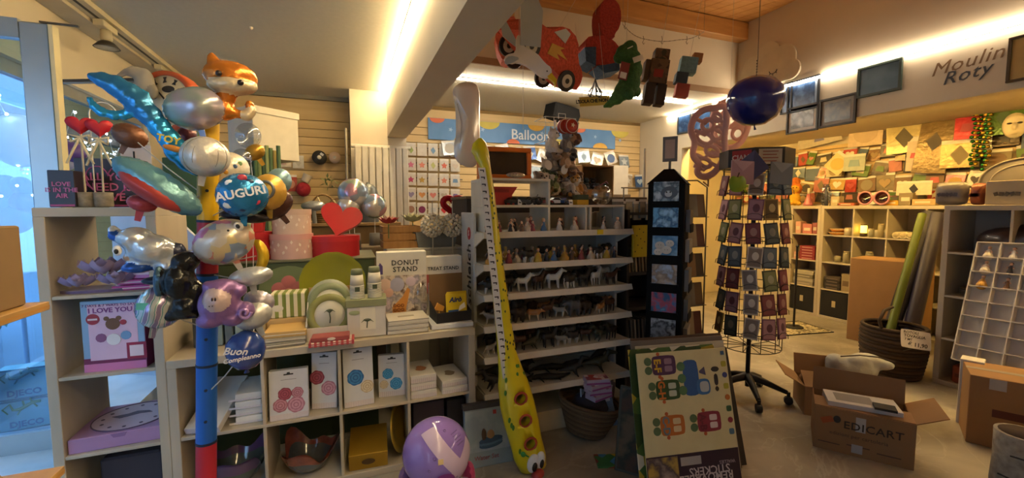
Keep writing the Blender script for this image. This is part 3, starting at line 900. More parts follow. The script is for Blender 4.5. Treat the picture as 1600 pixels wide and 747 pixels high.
G(C('17181d', .4)).ball(lc(199, 390, -.052), (3*s, .006, 4*s), 8, 5).obj('pupil_print', t)
stick(t, p, 1.3)
# black gorilla-like foil
p = PY(290, 445, 1.86); s = mpp(p)
t = thing('gorilla_balloon', 'glossy black foil balloon of a hunched animal', 'balloon', p)
lc = lambda u, v, y=0: ((u-290)*s, y, (445-v)*s)
KB, KB2 = foil('191a1d', .16, .35), foil('39586e', .25, .5)
b = Blob().e(KB, lc(292, 408), (20*s, .045, 16*s)).e(KB, lc(283, 440), (22*s, .06, 30*s)).e(KB, lc(290, 480), (24*s, .05, 20*s)).e(KB, lc(303, 455), (14*s, .04, 16*s)).e(KB, lc(318, 502), (14*s, .03, 7*s)).e(KB2, lc(257, 440), (7*s, .035, 28*s)).e(KB, lc(270, 490), (16*s, .03, 12*s))
link('body', b.mesh('body', .008, 5), t)
stick(t, p, 1.12)
# purple monkey
p = PY(345, 472, 1.80); s = mpp(p)
t = thing('monkey_balloon', 'purple monkey foil balloon with a cream face', 'balloon', p)
lc = lambda u, v, y=0: ((u-345)*s, y, (472-v)*s)
PU, PC = foil('8d6aa6', .25, .5), foil('cbb6b8', .3, .3)
b = Blob().e(PU, lc(343, 476), (30*s, .055, 32*s)).e(PU, lc(348, 450), (24*s, .05, 15*s)).e(PU, lc(330, 446), (9*s, .03, 9*s)).e(PU, lc(372, 455), (10*s, .03, 10*s)).e(PU, lc(378, 488), (14*s, .04, 14*s)).e(PU, lc(330, 500), (20*s, .045, 12*s)).e(PU, lc(360, 500), (16*s, .04, 12*s))
b.e(PC, lc(344, 466, -.035), (19*s, .032, 21*s))
link('body', b.mesh('body', .007, 5), t)
g = G(C('3a2b30', .4))
for u in (341, 345): g.ball(lc(u, 462, -.067), (1.4*s, .004, 3*s), 8, 5)
for u in (337, 341): g.ball(lc(u, 472, -.067), (1*s, .003, 1*s), 6, 4)
o = g.obj('face_print', t); o['kind'] = 'stuff'
G(foil('b58fc8', .25, .5)).tube([lc(380+9*math.cos(a*.5)*(1-a/20), 488+10*math.sin(a*.5)*(1-a/20), -.045) for a in range(16)], .006, 6).obj('tail_spiral', t)
stick(t, p, 1.08)
# white pillows, zebra ball
fb('white elongated foil pillow balloon beside the purple monkey', 392, 432, 1.86, 31, 15, .09, foil('c3c7cc', .25, .6), (0, R(-8), 0), 1.2)
fb('white oval foil balloon with pale blue edge under the elongated one', 396, 494, 1.86, 27, 20, .10, foil('c6c8c8', .3, .55), (0, R(-20), 0), 1.1)
fb('small silver foil bubble balloon behind the purple monkey', 405, 470, 1.98, 22, 16, .08, foil('b7b3c2', .25, .6), (0, R(20), 0), 1.1)
fb('zebra striped silver and teal foil ball balloon low on the pole', 250, 480, 1.90, 31, 34, .15, print_mat('zebra_foil', ['cdd6d8', '6fa7a6', 'd5d3dc', '9486a8'], 9, 'wave', .22, .6, (1, 1, 2.5)), (0, R(15), R(12)), .98,
   extra=lambda t, rx, rz: G(C('4fb0b4', .4)).t((-rx*.35, -.066, rz*.15), (0, R(-8), 0)).box(-.035, .03, -.002, .002, -.012, .012).obj('name_print', t))
# blue latex with script
p = PY(384, 547, 1.84); s = mpp(p)
t = thing('latex_balloon', 'small dark blue balloon with white script on a stick', 'balloon', p)
G(C('22408f', .22, 0, .03, coat=.4)).lathe([(.004, -31*s), (14*s, -27*s), (24*s, -16*s), (28*s, 0), (26*s, 13*s), (17*s, 25*s), (6*s, 30*s), (.001, 31*s)], 24).obj('skin', t)
G(C('1b3478', .3)).cyl((0, 0, -31*s), (0, 0, -36*s), .004, .010).obj('knot', t)
text('Buon', 15*s, C('e8e6ea', .4), t, (-.02, -28*s*.98, 7*s), (R(90), R(8), 0), shear=.3, bold=.0008)
text('Compleanno', 9.5*s, C('e8e6ea', .4), t, (0, -29*s, -4*s), (R(90), R(-6), 0), shear=.3, bold=.0004)
stick(t, p+Vector((0, 0, -36*s)), .62)
# clear bubbles behind the pole
for i, (u, v, r, Y, lab) in enumerate(((388, 212, 18, 2.5, 'clear round bubble balloon in front of the white box'), (378, 248, 14, 2.4, 'small clear silver balloon under the larger bubble'))):
    p = PY(u, v, Y); s = mpp(p)
    t = thing('bubble_balloon', lab, 'balloon', p)
    G(glass_mat('clear_balloon', 'eef0f0', .22, .05)).ball((0, 0, 0), (r*s, r*s, r*s*1.1), 20, 12).obj('skin', t)
    G(C('d5d2cc', .4)).tube([(0, 0, -r*s), (.01, 0, -r*s-.15), (-.02, 0, .766-p.z)], .002, 4).obj('ribbon', t)
fb('gold crumpled foil balloon in front of the green cupboard', 398, 238, 2.5, 15, 12, .06, foil('b98f35', .25, .8), (0, R(-30), 0))
# ------------------------------------------------------------------ low cube shelf: contents
def cell(c): return X0+.038+.351*c            # x of a cell's near side
WHT, WHB = C('d9d6d2', .5), C('cfc9c0', .6)
VS = print_mat('lilac_pinstripe', ['e4e0de', 'b7a9b4'], 60, 'stripe', .5, 0, (1, 0, 0), False)
# slanted white box with a bear print and purple striped end
t = thing('slanted_box', 'white flat box with dark red bear print leaning in the shelf', 'box', (cell(0)+.085, Y0+.015, Z1), 0)
G(C('d5d2cd', .5)).t((0, 0, .002), (R(24), 0, R(-14))).cbox(-.075, .075, 0, .33, 0, .035, .002).obj('carton', t)
g = G(VS).t((0, 0, .002), (R(24), 0, R(-14)))
g.box(-.0755, .0755, -.0008, 0, .001, .034).obj('striped_end', t)
G(C('6d2430', .6)).t((.02, 0, .002), (R(24), 0, R(-14))).prism([(-.02+.035*math.cos(a*.5)*(1+.25*math.cos(a*2)), .12+.05*math.sin(a*.5)) for a in range(12)], .035, .0365, 'z').obj('bear_print', t)
for i in range(4):
    t = carton('flat_box', ['white flat box at the bottom of the stack beside the leaning box', 'white flat box second from the bottom beside the leaning box', 'white flat box second from the top beside the leaning box', 'topmost white flat box of the stack beside the leaning box'][i], 'box', (cell(0)+.268, Y0+.05+.01*(i % 2), Z1+.038*i), R((-1, 2, -2, 1)[i]), .115, .24, .036, WHT)
    G(VS).box(-.084, .084, -.001, 0, .003, .012).obj('end_stripe', t)
# flower packs
def flower_pack(label, u0, u1, v0, v1, Y, flowers, rz=0, lean=-6):
    a, b = PY(u0, v1, Y), PY(u1, v1, Y)
    w_, h_ = b.x-a.x, PY((u0+u1)/2, v0, Y).z-Z1
    t = thing('flower_pack', label, 'box', ((a.x+b.x)/2, Y, Z1), 0, None, (R(lean), 0, rz))
    G(C('cfd2da', .45)).cbox(-w_/2, w_/2, 0, .045, 0, h_, .002).obj('carton', t)
    G(C('2a2a30', .6)).prism([(-.022, h_-.026), (.022, h_-.026), (.022, h_-.019), (.008, h_-.019), (.006, h_-.012), (-.006, h_-.012), (-.008, h_-.019), (-.022, h_-.019)], -.001, 0).obj('hang_slot', t)
    G(VS).box(-w_/2+.002, w_/2-.002, -.001, 0, .002, .03).obj('stripe_band', t)
    G(C('8d8d98', .6)).box(-w_*.2, w_*.2, -.0008, 0, h_*.8, h_*.81).obj('title_print', t)
    for x, z_, r, c1 in flowers:
        g = G()
        for ring in range(6):
            rr = r*(1-ring*.165)
            g.m(C(c1, .6) if ring % 2 else C({'b05668': '8f3f52', 'c9909f': 'a9707f', '3f86c4': '2a66a4', 'd8cdb4': 'bfae92', 'cf9db0': 'b27a90', '57a5d8': '2f83bd'}.get(c1, c1), .6))
            n = 36
            g.prism([(w_*x+rr*(1+.09*abs(math.cos(3.5*q+ring*1.3)))*math.cos(q), h_*z_+rr*(1+.09*abs(math.cos(3.5*q+ring*1.3)))*math.sin(q)) for q in [2*math.pi*k/n for k in range(n)]], -.0012-.001*ring, -.001*ring)
        g.obj('flower_print', t)
    return t
flower_pack('white pack printed with four dusty pink roses in the low shelf', 421, 483, 580, 654, 2.36, [(-.1, .52, .030, 'b05668'), (.22, .52, .026, 'c9909f'), (-.22, .30, .032, 'c9909f'), (.18, .28, .038, 'cf9db0')])
flower_pack('white pack printed with red and pale pink roses behind the dusty pink pack', 486, 527, 553, 636, 2.42, [(-.28, .56, .035, 'b05668'), (.18, .36, .036, 'cf9db0')], R(-12))
flower_pack('white pack printed with one blue and one cream rose', 538, 585, 546, 633, 2.38, [(-.1, .50, .040, '3f86c4'), (.28, .32, .032, 'd8cdb4')], R(3))
flower_pack('white pack printed with two bright blue flowers next to a dark gap', 592, 634, 556, 622, 2.44, [(-.15, .55, .028, '57a5d8'), (.15, .30, .032, '57a5d8'), (-.3, .3, .022, 'd8cdb4')], R(-6))
# last cell: stacks of boxed crowns
def gift_boxes(u, n, w_, d_, hh, labs, brown, rz):
    p = PZ(u, 622, Z1)
    for i in range(n):
        t = carton('lidded_box', labs[i], 'box', (u_x(u), Y0+.012+.004*(i % 2), Z1+hh*i), R(rz+(-2, 2, 1)[i]), w_, d_, hh-.002, WHT)
        G(VS).box(-w_/2+.002, w_/2-.002, -.001, 0, .003, hh*.55).obj('stripe_band', t)
        if i == n-1: G(C(brown, .7)).prism([(.028*math.cos(a*.6)*(1+.3*math.cos(a*2)), d_*.45+.04*math.sin(a*.6)) for a in range(10)], hh-.002, hh-.001, 'z').obj('lid_print', t)
def u_x(u): return PY(u, 610, Y0).x
gift_boxes(663, 3, .145, .24, .045, ['pinstriped white box at the bottom of the taller stack in the end cell', 'pinstriped white box in the middle of the taller stack in the end cell', 'pinstriped white box with brown print topping the taller stack in the end cell'], '9a6a4a', 0)
gift_boxes(712, 2, .15, .25, .040, ['pinstriped flat box at the bottom of the lower stack in the end cell', 'pinstriped flat box with grey brown lid print topping the lower stack'], '8a7a68', 3)
# bottom row: glass bowls
def wavy_bowl(label, u, v, Y, r, h_, mat, mat2, seed):
    p = PY(u, v, Y); p.z = .038
    t = thing('art_glass_bowl', label, 'bowl', p)
    rr = random.Random(seed)
    n, K = 40, 9
    ph = rr.uniform(0, 6)
    for nm, mt, off, k0, k1 in (('bowl', mat, 0, 0, 6), ('rim', mat2, 0, 6, K)):
        g = G(mt)
        vs, fs = [], []
        ks = list(range(k0, k1))+([k1] if nm == 'bowl' else [])
        for side in (0, 1):
            for i in ks:
                q = i/(K-1)
                for j in range(n):
                    a = 2*math.pi*j/n
                    wv = q*q*(.28*math.sin(3*a+ph)+.18*math.sin(5*a+2*ph))
                    rad = r*(.30+.70*q**.7)*(1+wv*.45)-side*.006
                    vs.append((rad*math.cos(a), rad*math.sin(a), side*.005+h_*(q**1.6)*(.78+.9*wv)))
        L = len(ks)
        for side in (0, 1):
            for i in range(L-1):
                for j in range(n):
                    f = (side*L*n+i*n+j, side*L*n+i*n+(j+1) % n, side*L*n+(i+1)*n+(j+1) % n, side*L*n+(i+1)*n+j)
                    fs.append(f if side == 0 else f[::-1])
        g.add(vs, fs, True)
        if nm == 'bowl': g.lathe([(0, 0), (r*.31, 0), (r*.31, .006), (0, .006)], n)
        g.obj(nm, t)
wavy_bowl('wavy glass bowl in dark green and violet in the shelf', 372, 747, 2.52, .145, .17, C('4b5450', .12, 0, .25, 6, coat=.6), C('5d4467', .12, coat=.6), 2)
wavy_bowl('wavy glass bowl in grey with rusty red rim in the shelf', 483, 735, 2.50, .14, .15, C('55585a', .12, 0, .3, 6, coat=.6), C('8d4a3c', .12, 0, .25, 20, coat=.6), 4)
# gold box and gold plate
t = carton('gold_box', 'flat golden box with a dark oval label lying in the shelf', 'box', (PY(575, 700, 2.40).x, 2.36, .04), R(-4), .20, .22, .10, C('b08a2c', .3, .55), rot=(R(14), 0, R(-4)))
G(C('5a3f1c', .5)).t((0, -.002, .05)).pillow(ell(20, .035, .02), .004, 3).obj('oval_label', t)
t = thing('gold_plate', 'golden charger plate standing on edge beside the golden box', 'plate', (PY(622, 690, 2.48).x, 2.48, .04), 0)
G(C('b3963a', .3, .6)).t((0, 0, .145), (0, R(80), R(-25))).lathe([(0, .0), (.085, .0), (.10, .008), (.14, .012), (.142, .016), (.10, .013), (.085, .005), (0, .005)], 36).obj('plate', t)
tag(G(C('2c2430', .5)).cbox(cell(3)+.02, cell(3)+.20, Y0+.06, Y0+.36, .038, .34, .004).obj('dark_carton'), 'tall dark violet carton in the end cell of the low shelf', 'box')
tag(G(C('1d1b20', .5)).cbox(cell(3)+.215, cell(3)+.325, Y0+.05, Y0+.36, .038, .33, .004).obj('dark_carton'), 'slim black carton beside the dark violet carton', 'box')

# ------------------------------------------------------------------ on the low shelf
ZS = .765
OLV, CRE = C('7d8a3a', .5), C('d9d0b8', .5)
# books at the end by the tall shelf
for i in range(6):
    tag(G(C(['4f5a63', '6a7f8f', '8aa0a4', '5b6a70', '93a6a0', '3f474c'][i], .6)).cbox(0, .034, 0, .16, 0, .15+.01*(i % 3), .002).obj('book', None, (X0+.06+.045*i, Y0+.17, ZS)), ['dark slate', 'grey blue', 'pale teal', 'dark teal', 'pale green', 'charcoal'][i]+' book upright on the low shelf behind the balloon pole', 'book', 'books behind the balloon pole')
# napkin packs
WNAP = C('cba869', .6)
p = PZ(452, 533, ZS)
for i, (h_, m_, lab) in enumerate(((.022, C('8f8a80', .5), 'grey napkin pack under the kraft one on the low shelf'), (.02, C('a9a294', .5), 'light grey napkin pack in the middle of the pile'), (.03, WNAP, 'kraft brown napkin pack topping the pile'))):
    t = carton('napkin_pack', lab, 'napkins', (-.315+.004*i, 2.365+.006*i, ZS+(0, .023, .044)[i]), R(4-3*i), .20-.004*i, .17, h_, m_)
    G(C('e6dfcc', .4)).box(-.10+.004*i, .10-.004*i, -.0006, .0, h_*.4, h_*.55).obj('paper_fold', t)
# tray of striped napkins
t = thing('striped_box', 'green and cream striped napkin box with kraft holder', 'box', (-.31, 2.56, ZS), R(-2))
M_STR = print_mat('olive_stripes', ['e0d8bc', '7d8a3a'], 8.5, 'stripe', .5, 0, (1, 0, 0), False)
G(M_STR).cbox(-.088, .088, 0, .12, .10, .235, .006).obj('napkin_block', t)
G(C('c4a46c', .7)).cbox(-.105, .105, -.012, .13, 0, .10, .003).box(-.125, -.107, -.03, .13, 0, .20).obj('holder', t)
G(C('dcd8c6', .5)).t((-.05, -.002, .155), (0, 0, 0)).pillow(ell(18, .028, .018), .004, 2).obj('oval_label', t)
# kraft card stand with plates
t = thing('plate_display', 'kraft card display holding palm tree plates', 'display', (-.10, 2.40, ZS), R(-2))
KR = C('b6905c', .8)
G(C('d5cfc6', .6)).cbox(-.115, .115, 0, .006, 0, .07, .002).obj('front_panel', t)
for x in (-.115, .109): G(C('cfc9c0', .6)).prism([(0, 0), (.2, 0), (.2, .22), (.12, .20), (0, .08)], x, x+.006, 'x').obj('side_panel', t)
G(KR).box(-.115, .115, .194, .2, 0, .25).obj('back_panel', t)
for i, (y_, z_, lab) in enumerate(((.03, .15, 'front'), (.085, .20, 'mid'), (.11, .215, 'rear'))):
    t2 = thing('paper_plate', ['cream paper plate with olive rim and palm tree in front of the card display', 'paper plate with sage rim half hidden behind the palm plate', 'clear glass plate rising behind the sage plate'][i], 'plate', (-.10, 2.40+y_, ZS+.005), 0, None, (R(-12), 0, 0))
    rP = .112
    pm = (C('8a8c52', .4), C('8f9a78', .4), C('a9b0a0', .3))[i]
    G(C('e0dccb', .5) if i < 2 else C('b9b59c', .3)).t((0, 0, z_-.03), (R(90), 0, 0)).lathe([(0, .001), (.076, .001), (.078, -.004), (0, -.004)], 32).obj('well', t2)
    G(pm).t((0, 0, z_-.03), (R(90), 0, 0)).lathe([(.076, .001), (.085, .006), (rP, .010), (rP, .013), (.084, .009), (.076, .004)], 32, cap=False).obj('rim', t2)
    if i == 0:
        g = G(C('3f4a3a', .6)).tube([(0, -.003, z_-.075), (.003, -.003, z_-.05), (-.001, -.003, z_-.02)], .003, 5)
        for k in range(7):
            a = R(20+k*23)
            g.tube([(0, -.003, z_-.02), (.016*math.cos(a), -.003, z_-.012+.012*math.sin(a)), (.030*math.cos(a), -.003, z_-.022+.014*math.sin(a))], [.003, .003, .001], 4)
        g.obj('palm_print', t2)
# big olive plate
p = PZ(520, 470, ZS)
t = thing('charger_plate', 'large olive green scalloped plate standing behind the card display', 'plate', (-.085, 2.68, ZS+.075), 0, None, (R(-8), 0, 0))
G(C('8a7a50', .6)).box(-.05, .05, -.02, .03, -.075, .012).obj('easel', t)
n = 48
g = G(C('8a8a1c', .25, .1, .04, 6, coat=.4))
vs = [(0, 0, .18)]
for rr_, y_ in ((.13, 0), (.15, -.01), (.18, -.014)):
    for j in range(n):
        a = 2*math.pi*j/n
        q = rr_*(1+(.018*abs(math.sin(8*a)) if rr_ > .16 else 0))
        vs.append((q*math.cos(a), y_, .18+q*math.sin(a)))
fs = [(0, 1+(j+1) % n, 1+j) for j in range(n)]
for i in range(2):
    for j in range(n): fs.append((1+i*n+j, 1+i*n+(j+1) % n, 1+(i+1)*n+(j+1) % n, 1+(i+1)*n+j))
g.add(vs, fs, True)
g.add([(a, b_+.004, c_) for a, b_, c_ in vs], [f[::-1] for f in fs], True)
g.obj('plate', t)
# gingham pack over the edge
t = thing('bunting_pack', 'red gingham bunting pack hanging over the shelf edge', 'pack', (-.088, 2.345, ZS), R(-2))
M_GING = C('b5474d', .6)
g = G(C('d9c6c0', .5)).cbox(-.105, .105, -.055, .045, .0, .022, .003)
g.obj('folded_cloth', t)
for k in range(9): G(M_GING).box(-.105+.025*k, -.093+.025*k, -.0558, .04, -.0004, .0228).obj('gingham_stripe', t)
for k in range(2): G(M_GING).box(-.1055, .1055, -.0562, -.055, .003+.010*k, .007+.010*k).obj('gingham_stripe', t)
G(C('9c4a4a', .5)).cbox(-.095, .085, -.05, .035, .0235, .046, .003).obj('header_card', t)
G(C('e5dcd2', .5)).t((0, -.051, .035)).pillow(ell(14, .02, .008), .002, 2).obj('label', t)
# palm box with cup stacks
t = thing('palm_box', 'white box printed with a palm tree and olive lid carrying paper cups', 'box', (.085, 2.385, ZS), R(-3))
G(C('d2cfcb', .5)).cbox(-.098, .098, 0, .14, 0, .165, .002).obj('carton', t)
G(C('8d9370', .5)).cbox(-.104, .104, -.006, .146, .165, .205, .002).obj('lid', t)
G(C('e6e2d4', .5)).t((.005, -.001, .10)).box(-.04, .04, -.001, 0, -.06, .06).obj('window_print', t)
g = G(C('4a5540', .6)).tube([(.0, -.003, .05), (.003, -.003, .085)], .003, 5)
for k in range(7):
    a = R(10+k*27)
    g.tube([(.003, -.003, .085), (.003+.018*math.cos(a), -.003, .09+.012*math.sin(a)), (.003+.032*math.cos(a), -.003, .078+.012*math.sin(a))], [.003, .003, .001], 4)
g.obj('palm_print', t)
G(C('9fae8a', .5)).t((-.06, -.0015, .135)).pillow(ell(16, .03, .012), .003, 2).obj('oval_label', t)
for k, (x_, nn, lab) in enumerate(((.042, 8, 'stack of olive topped paper cups by the card display'), (.132, 9, 'taller stack of olive topped paper cups beside the donut stand'))):
    t = thing('cup_stack', lab, 'cups', (x_, 2.44, ZS+.206))
    for i in range(nn):
        z_ = .009*i
        g = G(C('e1ddd2', .5)).lathe([(.038, z_), (.036, z_+.0075)], 20)
        g.obj('cup', t)
    z_ = .009*nn
    G(C('e1ddd2', .5)).lathe([(.036, z_), (.031, z_+.055)], 20).obj('cup', t)
    G(C('6d7455', .5)).lathe([(.0312, z_+.052), (.028, z_+.085)], 20).obj('cup_base', t)
    G(C('4a5540', .5)).t((0, -.036, z_-.02 if z_ > .03 else .01)).box(-.012, .012, -.002, 0, -.012, .012).obj('palm_print', t)
# donut and treat stand boxes
t = thing('donut_stand_box', 'white box reading DONUT STAND with giraffe and party picture', 'box', (.30, 2.60, ZS), R(-3))
hh = .43
G(C('d6d0c4', .5)).cbox(-.145, .145, 0, .09, 0, hh, .002).obj('carton', t)
text('DONUT', .042, C('2a2a28', .6), t, (.02, -.002, hh-.065), bold=.0008, sp=1.1)
text('STAND', .042, C('2a2a28', .6), t, (.02, -.002, hh-.105), bold=.0008, sp=1.1)
G(print_mat('party_photo', ['2a2420', 'c9b7c8', '8d8790', 'd8c9bb', '6d5548'], 16, 'noise', .5)).box(-.143, .143, -.0012, 0, .01, hh-.14).obj('photo_print', t)
for i, (x_, z_, r_, c_) in enumerate(((-.10, .24, .035, 'd3b5a8'), (-.03, .235, .042, 'a9a8c4'), (-.08, .19, .028, 'cfa79a'), (.05, .25, .03, 'c7b5c4'))):
    G(C(c_, .5)).t((x_, -.002, z_)).pillow(ell(18, r_, r_), .006, 3).obj('balloon_print', t)
g = G(C('c9893f', .6)).prism([(-.06, .01), (.02, .01), (.02, .09), (.045, .20), (.03, .215), (.0, .16), (-.06, .10)], -.002, -.001).obj('giraffe_print', t)
for k in range(12):
    x_, z_ = -.045+.022*(k % 3), .03+.026*(k//3)
    G(C('8a4f22', .6)).t((x_, -.003, z_)).tube([(.008*math.cos(a), 0, .008*math.sin(a)) for a in [i*.785 for i in range(8)]], .003, 4, True).obj('donut_print', t)
G(glass_mat('clear_wrap', 'f2f2ee', .2, .12)).t((.11, -.004, .13)).pillow(ell(20, .045, .11), .03, 4).obj('clear_bag', t)
G(C('5b4a86', .6)).prism([(-.14, hh-.13), (-.11, hh-.13), (-.11, hh-.08), (-.125, hh-.06), (-.14, hh-.09)], -.002, 0).obj('cat_print', t)
t = thing('treat_stand_box', 'white box reading TREAT STAND with coral panel', 'box', (.555, 2.62, ZS), R(-3))
hh = .39
G(C('cfcac0', .5)).cbox(-.115, .115, 0, .09, 0, hh, .002).obj('carton', t)
text('TREAT STAND', .030, C('2a2a28', .6), t, (0, -.002, hh-.075), bold=.0006)
G(C('c0605c', .5)).box(-.113, .0, -.0012, 0, .16, hh-.11).obj('coral_print', t)
G(C('a9a4a0', .5)).box(.0, .113, -.0012, 0, .1, hh-.11).obj('grey_print', t)
G(C('1f1f22', .5)).prism([(.075, hh-.11), (.113, hh-.11), (.113, hh-.14)], -.002, -.001).obj('corner_print', t)
t = thing('sweets_box', 'narrow white carton of sweets in front of the treat stand', 'box', (.50, 2.585, ZS), R(-3))
G(C('d9d6d2', .5)).cbox(-.045, .03, 0, .03, 0, .23, .002).obj('carton', t)
text('SWEET', .022, C('b5b0a8', .5), t, (-.008, -.0015, .205))
for k in range(3): G(C('c3bdb6', .5)).t((-.008, -.0012, .04+.055*k)).pillow(ell(16, .03, .022), .004, 2).obj('sweet_print', t)
# stack of flat boxes
for i in range(3):
    t = carton('flat_gift_box', ['bottom flat white box of the stack beside the palm box', 'middle flat white box of the stack beside the palm box', 'top flat white box of the stack beside the palm box'][i], 'box', (.30+.003*i, 2.372, ZS+.026*i), R(-1+i), .222, .19, .024, C('d5d0c6', .5))
    G(C('3a3836', .6)).box(-.112, .112, -.0006, 0, .019, .0215).obj('lid_line', t)
    if i == 2: G(C('a99f90', .6)).box(-.05, .04, .07, .1, .024, .0246).obj('lid_print', t)
t = carton('flat_gift_box', 'wide flat white box under the black tray', 'box', (.553, 2.375, ZS), R(-1), .245, .24, .026, C('d2d3d8', .5))
# black tray with yellow packets
t = thing('display_tray', 'black card display tray with a brown back', 'tray', (.57, 2.405, ZS+.027), R(3))
BK = C('1b1a1c', .5)
G(BK).box(-.105, .105, 0, .18, 0, .006).obj('floor_panel', t)
G(BK).box(-.105, .105, 0, .005, .006, .06).obj('front_panel', t)
G(C('7a5b38', .7)).box(-.105, .105, .175, .18, .006, .26).obj('back_panel', t)
for x in (-.105, .100): G(BK).prism([(.005, .006), (.175, .006), (.175, .10), (.005, .06)], x, x+.005, 'x').obj('side_panel', t)
for i in range(3):
    t = thing('toy_packet', ['yellow toy packet with blue picture at the front of the black tray', 'yellow toy packet in the middle of the black tray', 'yellow toy packet at the back of the black tray'][i], 'packet', (.59+.01*i, 2.42+.03*i, ZS+.034), R(3), None, (R(-8), 0, R(3)))
    G(C('d8b51c', .4)).cbox(-.062, .062, 0, .008, 0, .155, .002).obj('card', t)
    G(C('35618f', .4)).box(-.05, .012, -.001, 0, .01, .06).obj('blue_print', t)
    G(C('efe9da', .4)).prism([(.01, .05), (.055, .07), (.05, .10), (.02, .08)], -.0015, 0).obj('white_print', t)
    if i == 0: text('Airò', .040, C('1b2f6a', .5), t, (-.005, -.002, .118), shear=.25, bold=.0015)
t = thing('cheese_wedge', 'small orange wedge clipped in the black tray', 'toy', (.495, 2.46, ZS+.033))
G(C('d8963a', .5)).prism([(-.03, .06), (.02, .05), (.03, .075), (-.01, .10)], 0, .02).obj('wedge', t)
G(C('caa04a', .5)).cyl((0, .01, 0), (0, .01, .07), .004).obj('pin', t)

# ------------------------------------------------------------------ counter behind: green plinth with hat boxes
t = thing('green_plinth', 'dark green display plinth with a printed pink flower behind the low shelf', 'plinth', (-.17, 2.88, 0))
G(C('3d4a30', .7)).cbox(-.62, .33, 0, .5, 0, 1.13, .004).obj('body', t)
G(C('5a5a45', .6)).cbox(-.63, .34, -.005, .51, 1.13, 1.142, .003).obj('top', t)
for k in range(5):
    a = R(90+k*72)
    G(C('b5655f', .6)).t((-.17+.055*math.cos(a), -.002, .955+.055*math.sin(a))).pillow(ell(18, .045, .045), .008, 3).obj('petal_print', t)
G(C('6d7a50', .6)).t((-.17, -.0015, .98)).pillow(ell(24, .16, .13), .003, 2).obj('leaf_print', t)
G(C('cf8f6a', .6)).t((-.17, -.006, .955)).pillow(ell(14, .02, .02), .008, 3).obj('centre_print', t)
ZP = 1.142
def hatbox(label, x, y, z_, rx, ry, h_, mat, lidm, shape='oval', rz=0):
    t = thing('hat_box', label, 'box', (x, y, z_), rz)
    o = ell(30, rx, ry) if shape == 'oval' else [(a*rx, b_*ry) for a, b_ in hp]
    o2 = [(a*1.03, b_*1.03) for a, b_ in o]
    G(mat).prism(o, 0, h_-.03, 'z', True).obj('body', t)
    G(lidm).prism(o2, h_-.035, h_, 'z', True).obj('lid', t)
    return t
PK1, PK2 = C('c9a39a', .6), C('cdb3a4', .6)
def leafprint(t, rx, ry, h_):
    g = G(C('e2d2c6', .6))
    for i in range(14):
        a = R(190+i*12)
        g.t((rx*1.002*math.cos(a), ry*1.002*math.sin(a), h_*(.2+.5*((i*7) % 5)/5)), (0, R(20*((i % 3)-1)), a+R(90))).prism([(0, 0), (.008, .012), (0, .026), (-.008, .012)], -.001, .001)
    o = g.obj('leaf_print', t); o['kind'] = 'stuff'
t = hatbox('pink oval hat box with leaf print at the bottom of two', -.33, 3.03, ZP, .123, .10, .155, PK1, C('cf9d96', .6)); leafprint(t, .123, .10, .155)
t = hatbox('smaller beige pink oval hat box on top of the pink one', -.325, 3.03, ZP+.155, .112, .09, .155, PK2, C('c7a897', .6)); leafprint(t, .112, .09, .155)
RD, RD2 = C('b01822', .5), C('bd1f28', .5)
hatbox('red hat box beside the pink boxes on the plinth', -.56, 3.06, ZP, .12, .10, .17, RD, RD2)
hatbox('wide red hat box under the red heart box', -.075, 3.05, ZP, .15, .11, .135, RD, RD2)
t = thing('heart_box', 'glossy red heart shaped gift box propped upright on the wide red box', 'box', (-.07, 3.03, ZP+.136), 0, None, (R(-14), R(14), R(-6)))
G(C('b01218', .35)).t((.005, 0, .118)).prism([(a*.135, b_*.128) for a, b_ in hp], 0, .055, 'y', True).obj('body', t)
G(C('bb1a1e', .35)).t((.005, 0, .118)).prism([(a*.14, b_*.133) for a, b_ in hp], -.012, .018, 'y', True).obj('lid', t)
t = thing('gift_bag', 'small red gift bag with a clear cup on the red hat box', 'bag', (-.56, 3.03, ZP+.171))
G(C('c22a2a', .5)).add([(-.075, -.04, 0), (.075, -.04, 0), (.075, .04, 0), (-.075, .04, 0), (-.09, -.05, .13), (.09, -.05, .13), (.09, .05, .13), (-.09, .05, .13)], [(3, 2, 1, 0), (0, 1, 5, 4), (1, 2, 6, 5), (2, 3, 7, 6), (3, 0, 4, 7)]).obj('bag', t)
G(C('9fb59a', .3)).lathe([(.02, .02), (.03, .08)], 14, (.0, -.07, 0)).obj('cup', t)
G(C('d84a4a', .5)).tube([(-.04, -.048, .13), (-.03, -.055, .19), (.03, -.055, .19), (.04, -.048, .13)], .004, 5).obj('handle', t)
# second plinth with crate, planter and lotus flowers
t = thing('white_plinth', 'pale plinth behind the donut and treat stand boxes', 'plinth', (.62, 3.02, 0))
G(C('b9b2a2', .7)).cbox(-.36, .16, 0, .4, 0, 1.16, .004).obj('body', t)
G(C('c9c2b2', .7)).cbox(-.37, .17, -.01, .41, 1.16, 1.175, .003).obj('top', t)
t = thing('wooden_crate', 'small slatted wooden crate behind the donut stand box', 'crate', (.36, 3.06, 1.175), R(2))
WC = wood_mat('crate_wood', 'a97b43', '8f6534', 5, (6, 1, 1), .6)
for z_ in (.0, .055, .11): G(WC).cbox(-.13, .13, 0, .012, z_, z_+.045, .002).obj('slat', t)
for x in (-.13, .118):
    for z_ in (.0, .055, .11): G(WC).cbox(x, x+.012, .013, .2, z_, z_+.045, .002).obj('slat', t)
for x in (-.118, .106): G(WC).box(x, x+.012, .012, .024, 0, .155).obj('post', t)
G(WC).box(-.118, .118, .188, .2, 0, .155).obj('back_board', t)
t = thing('planter', 'grey metal planter holding lotus flowers', 'planter', (.60, 3.10, 1.175))
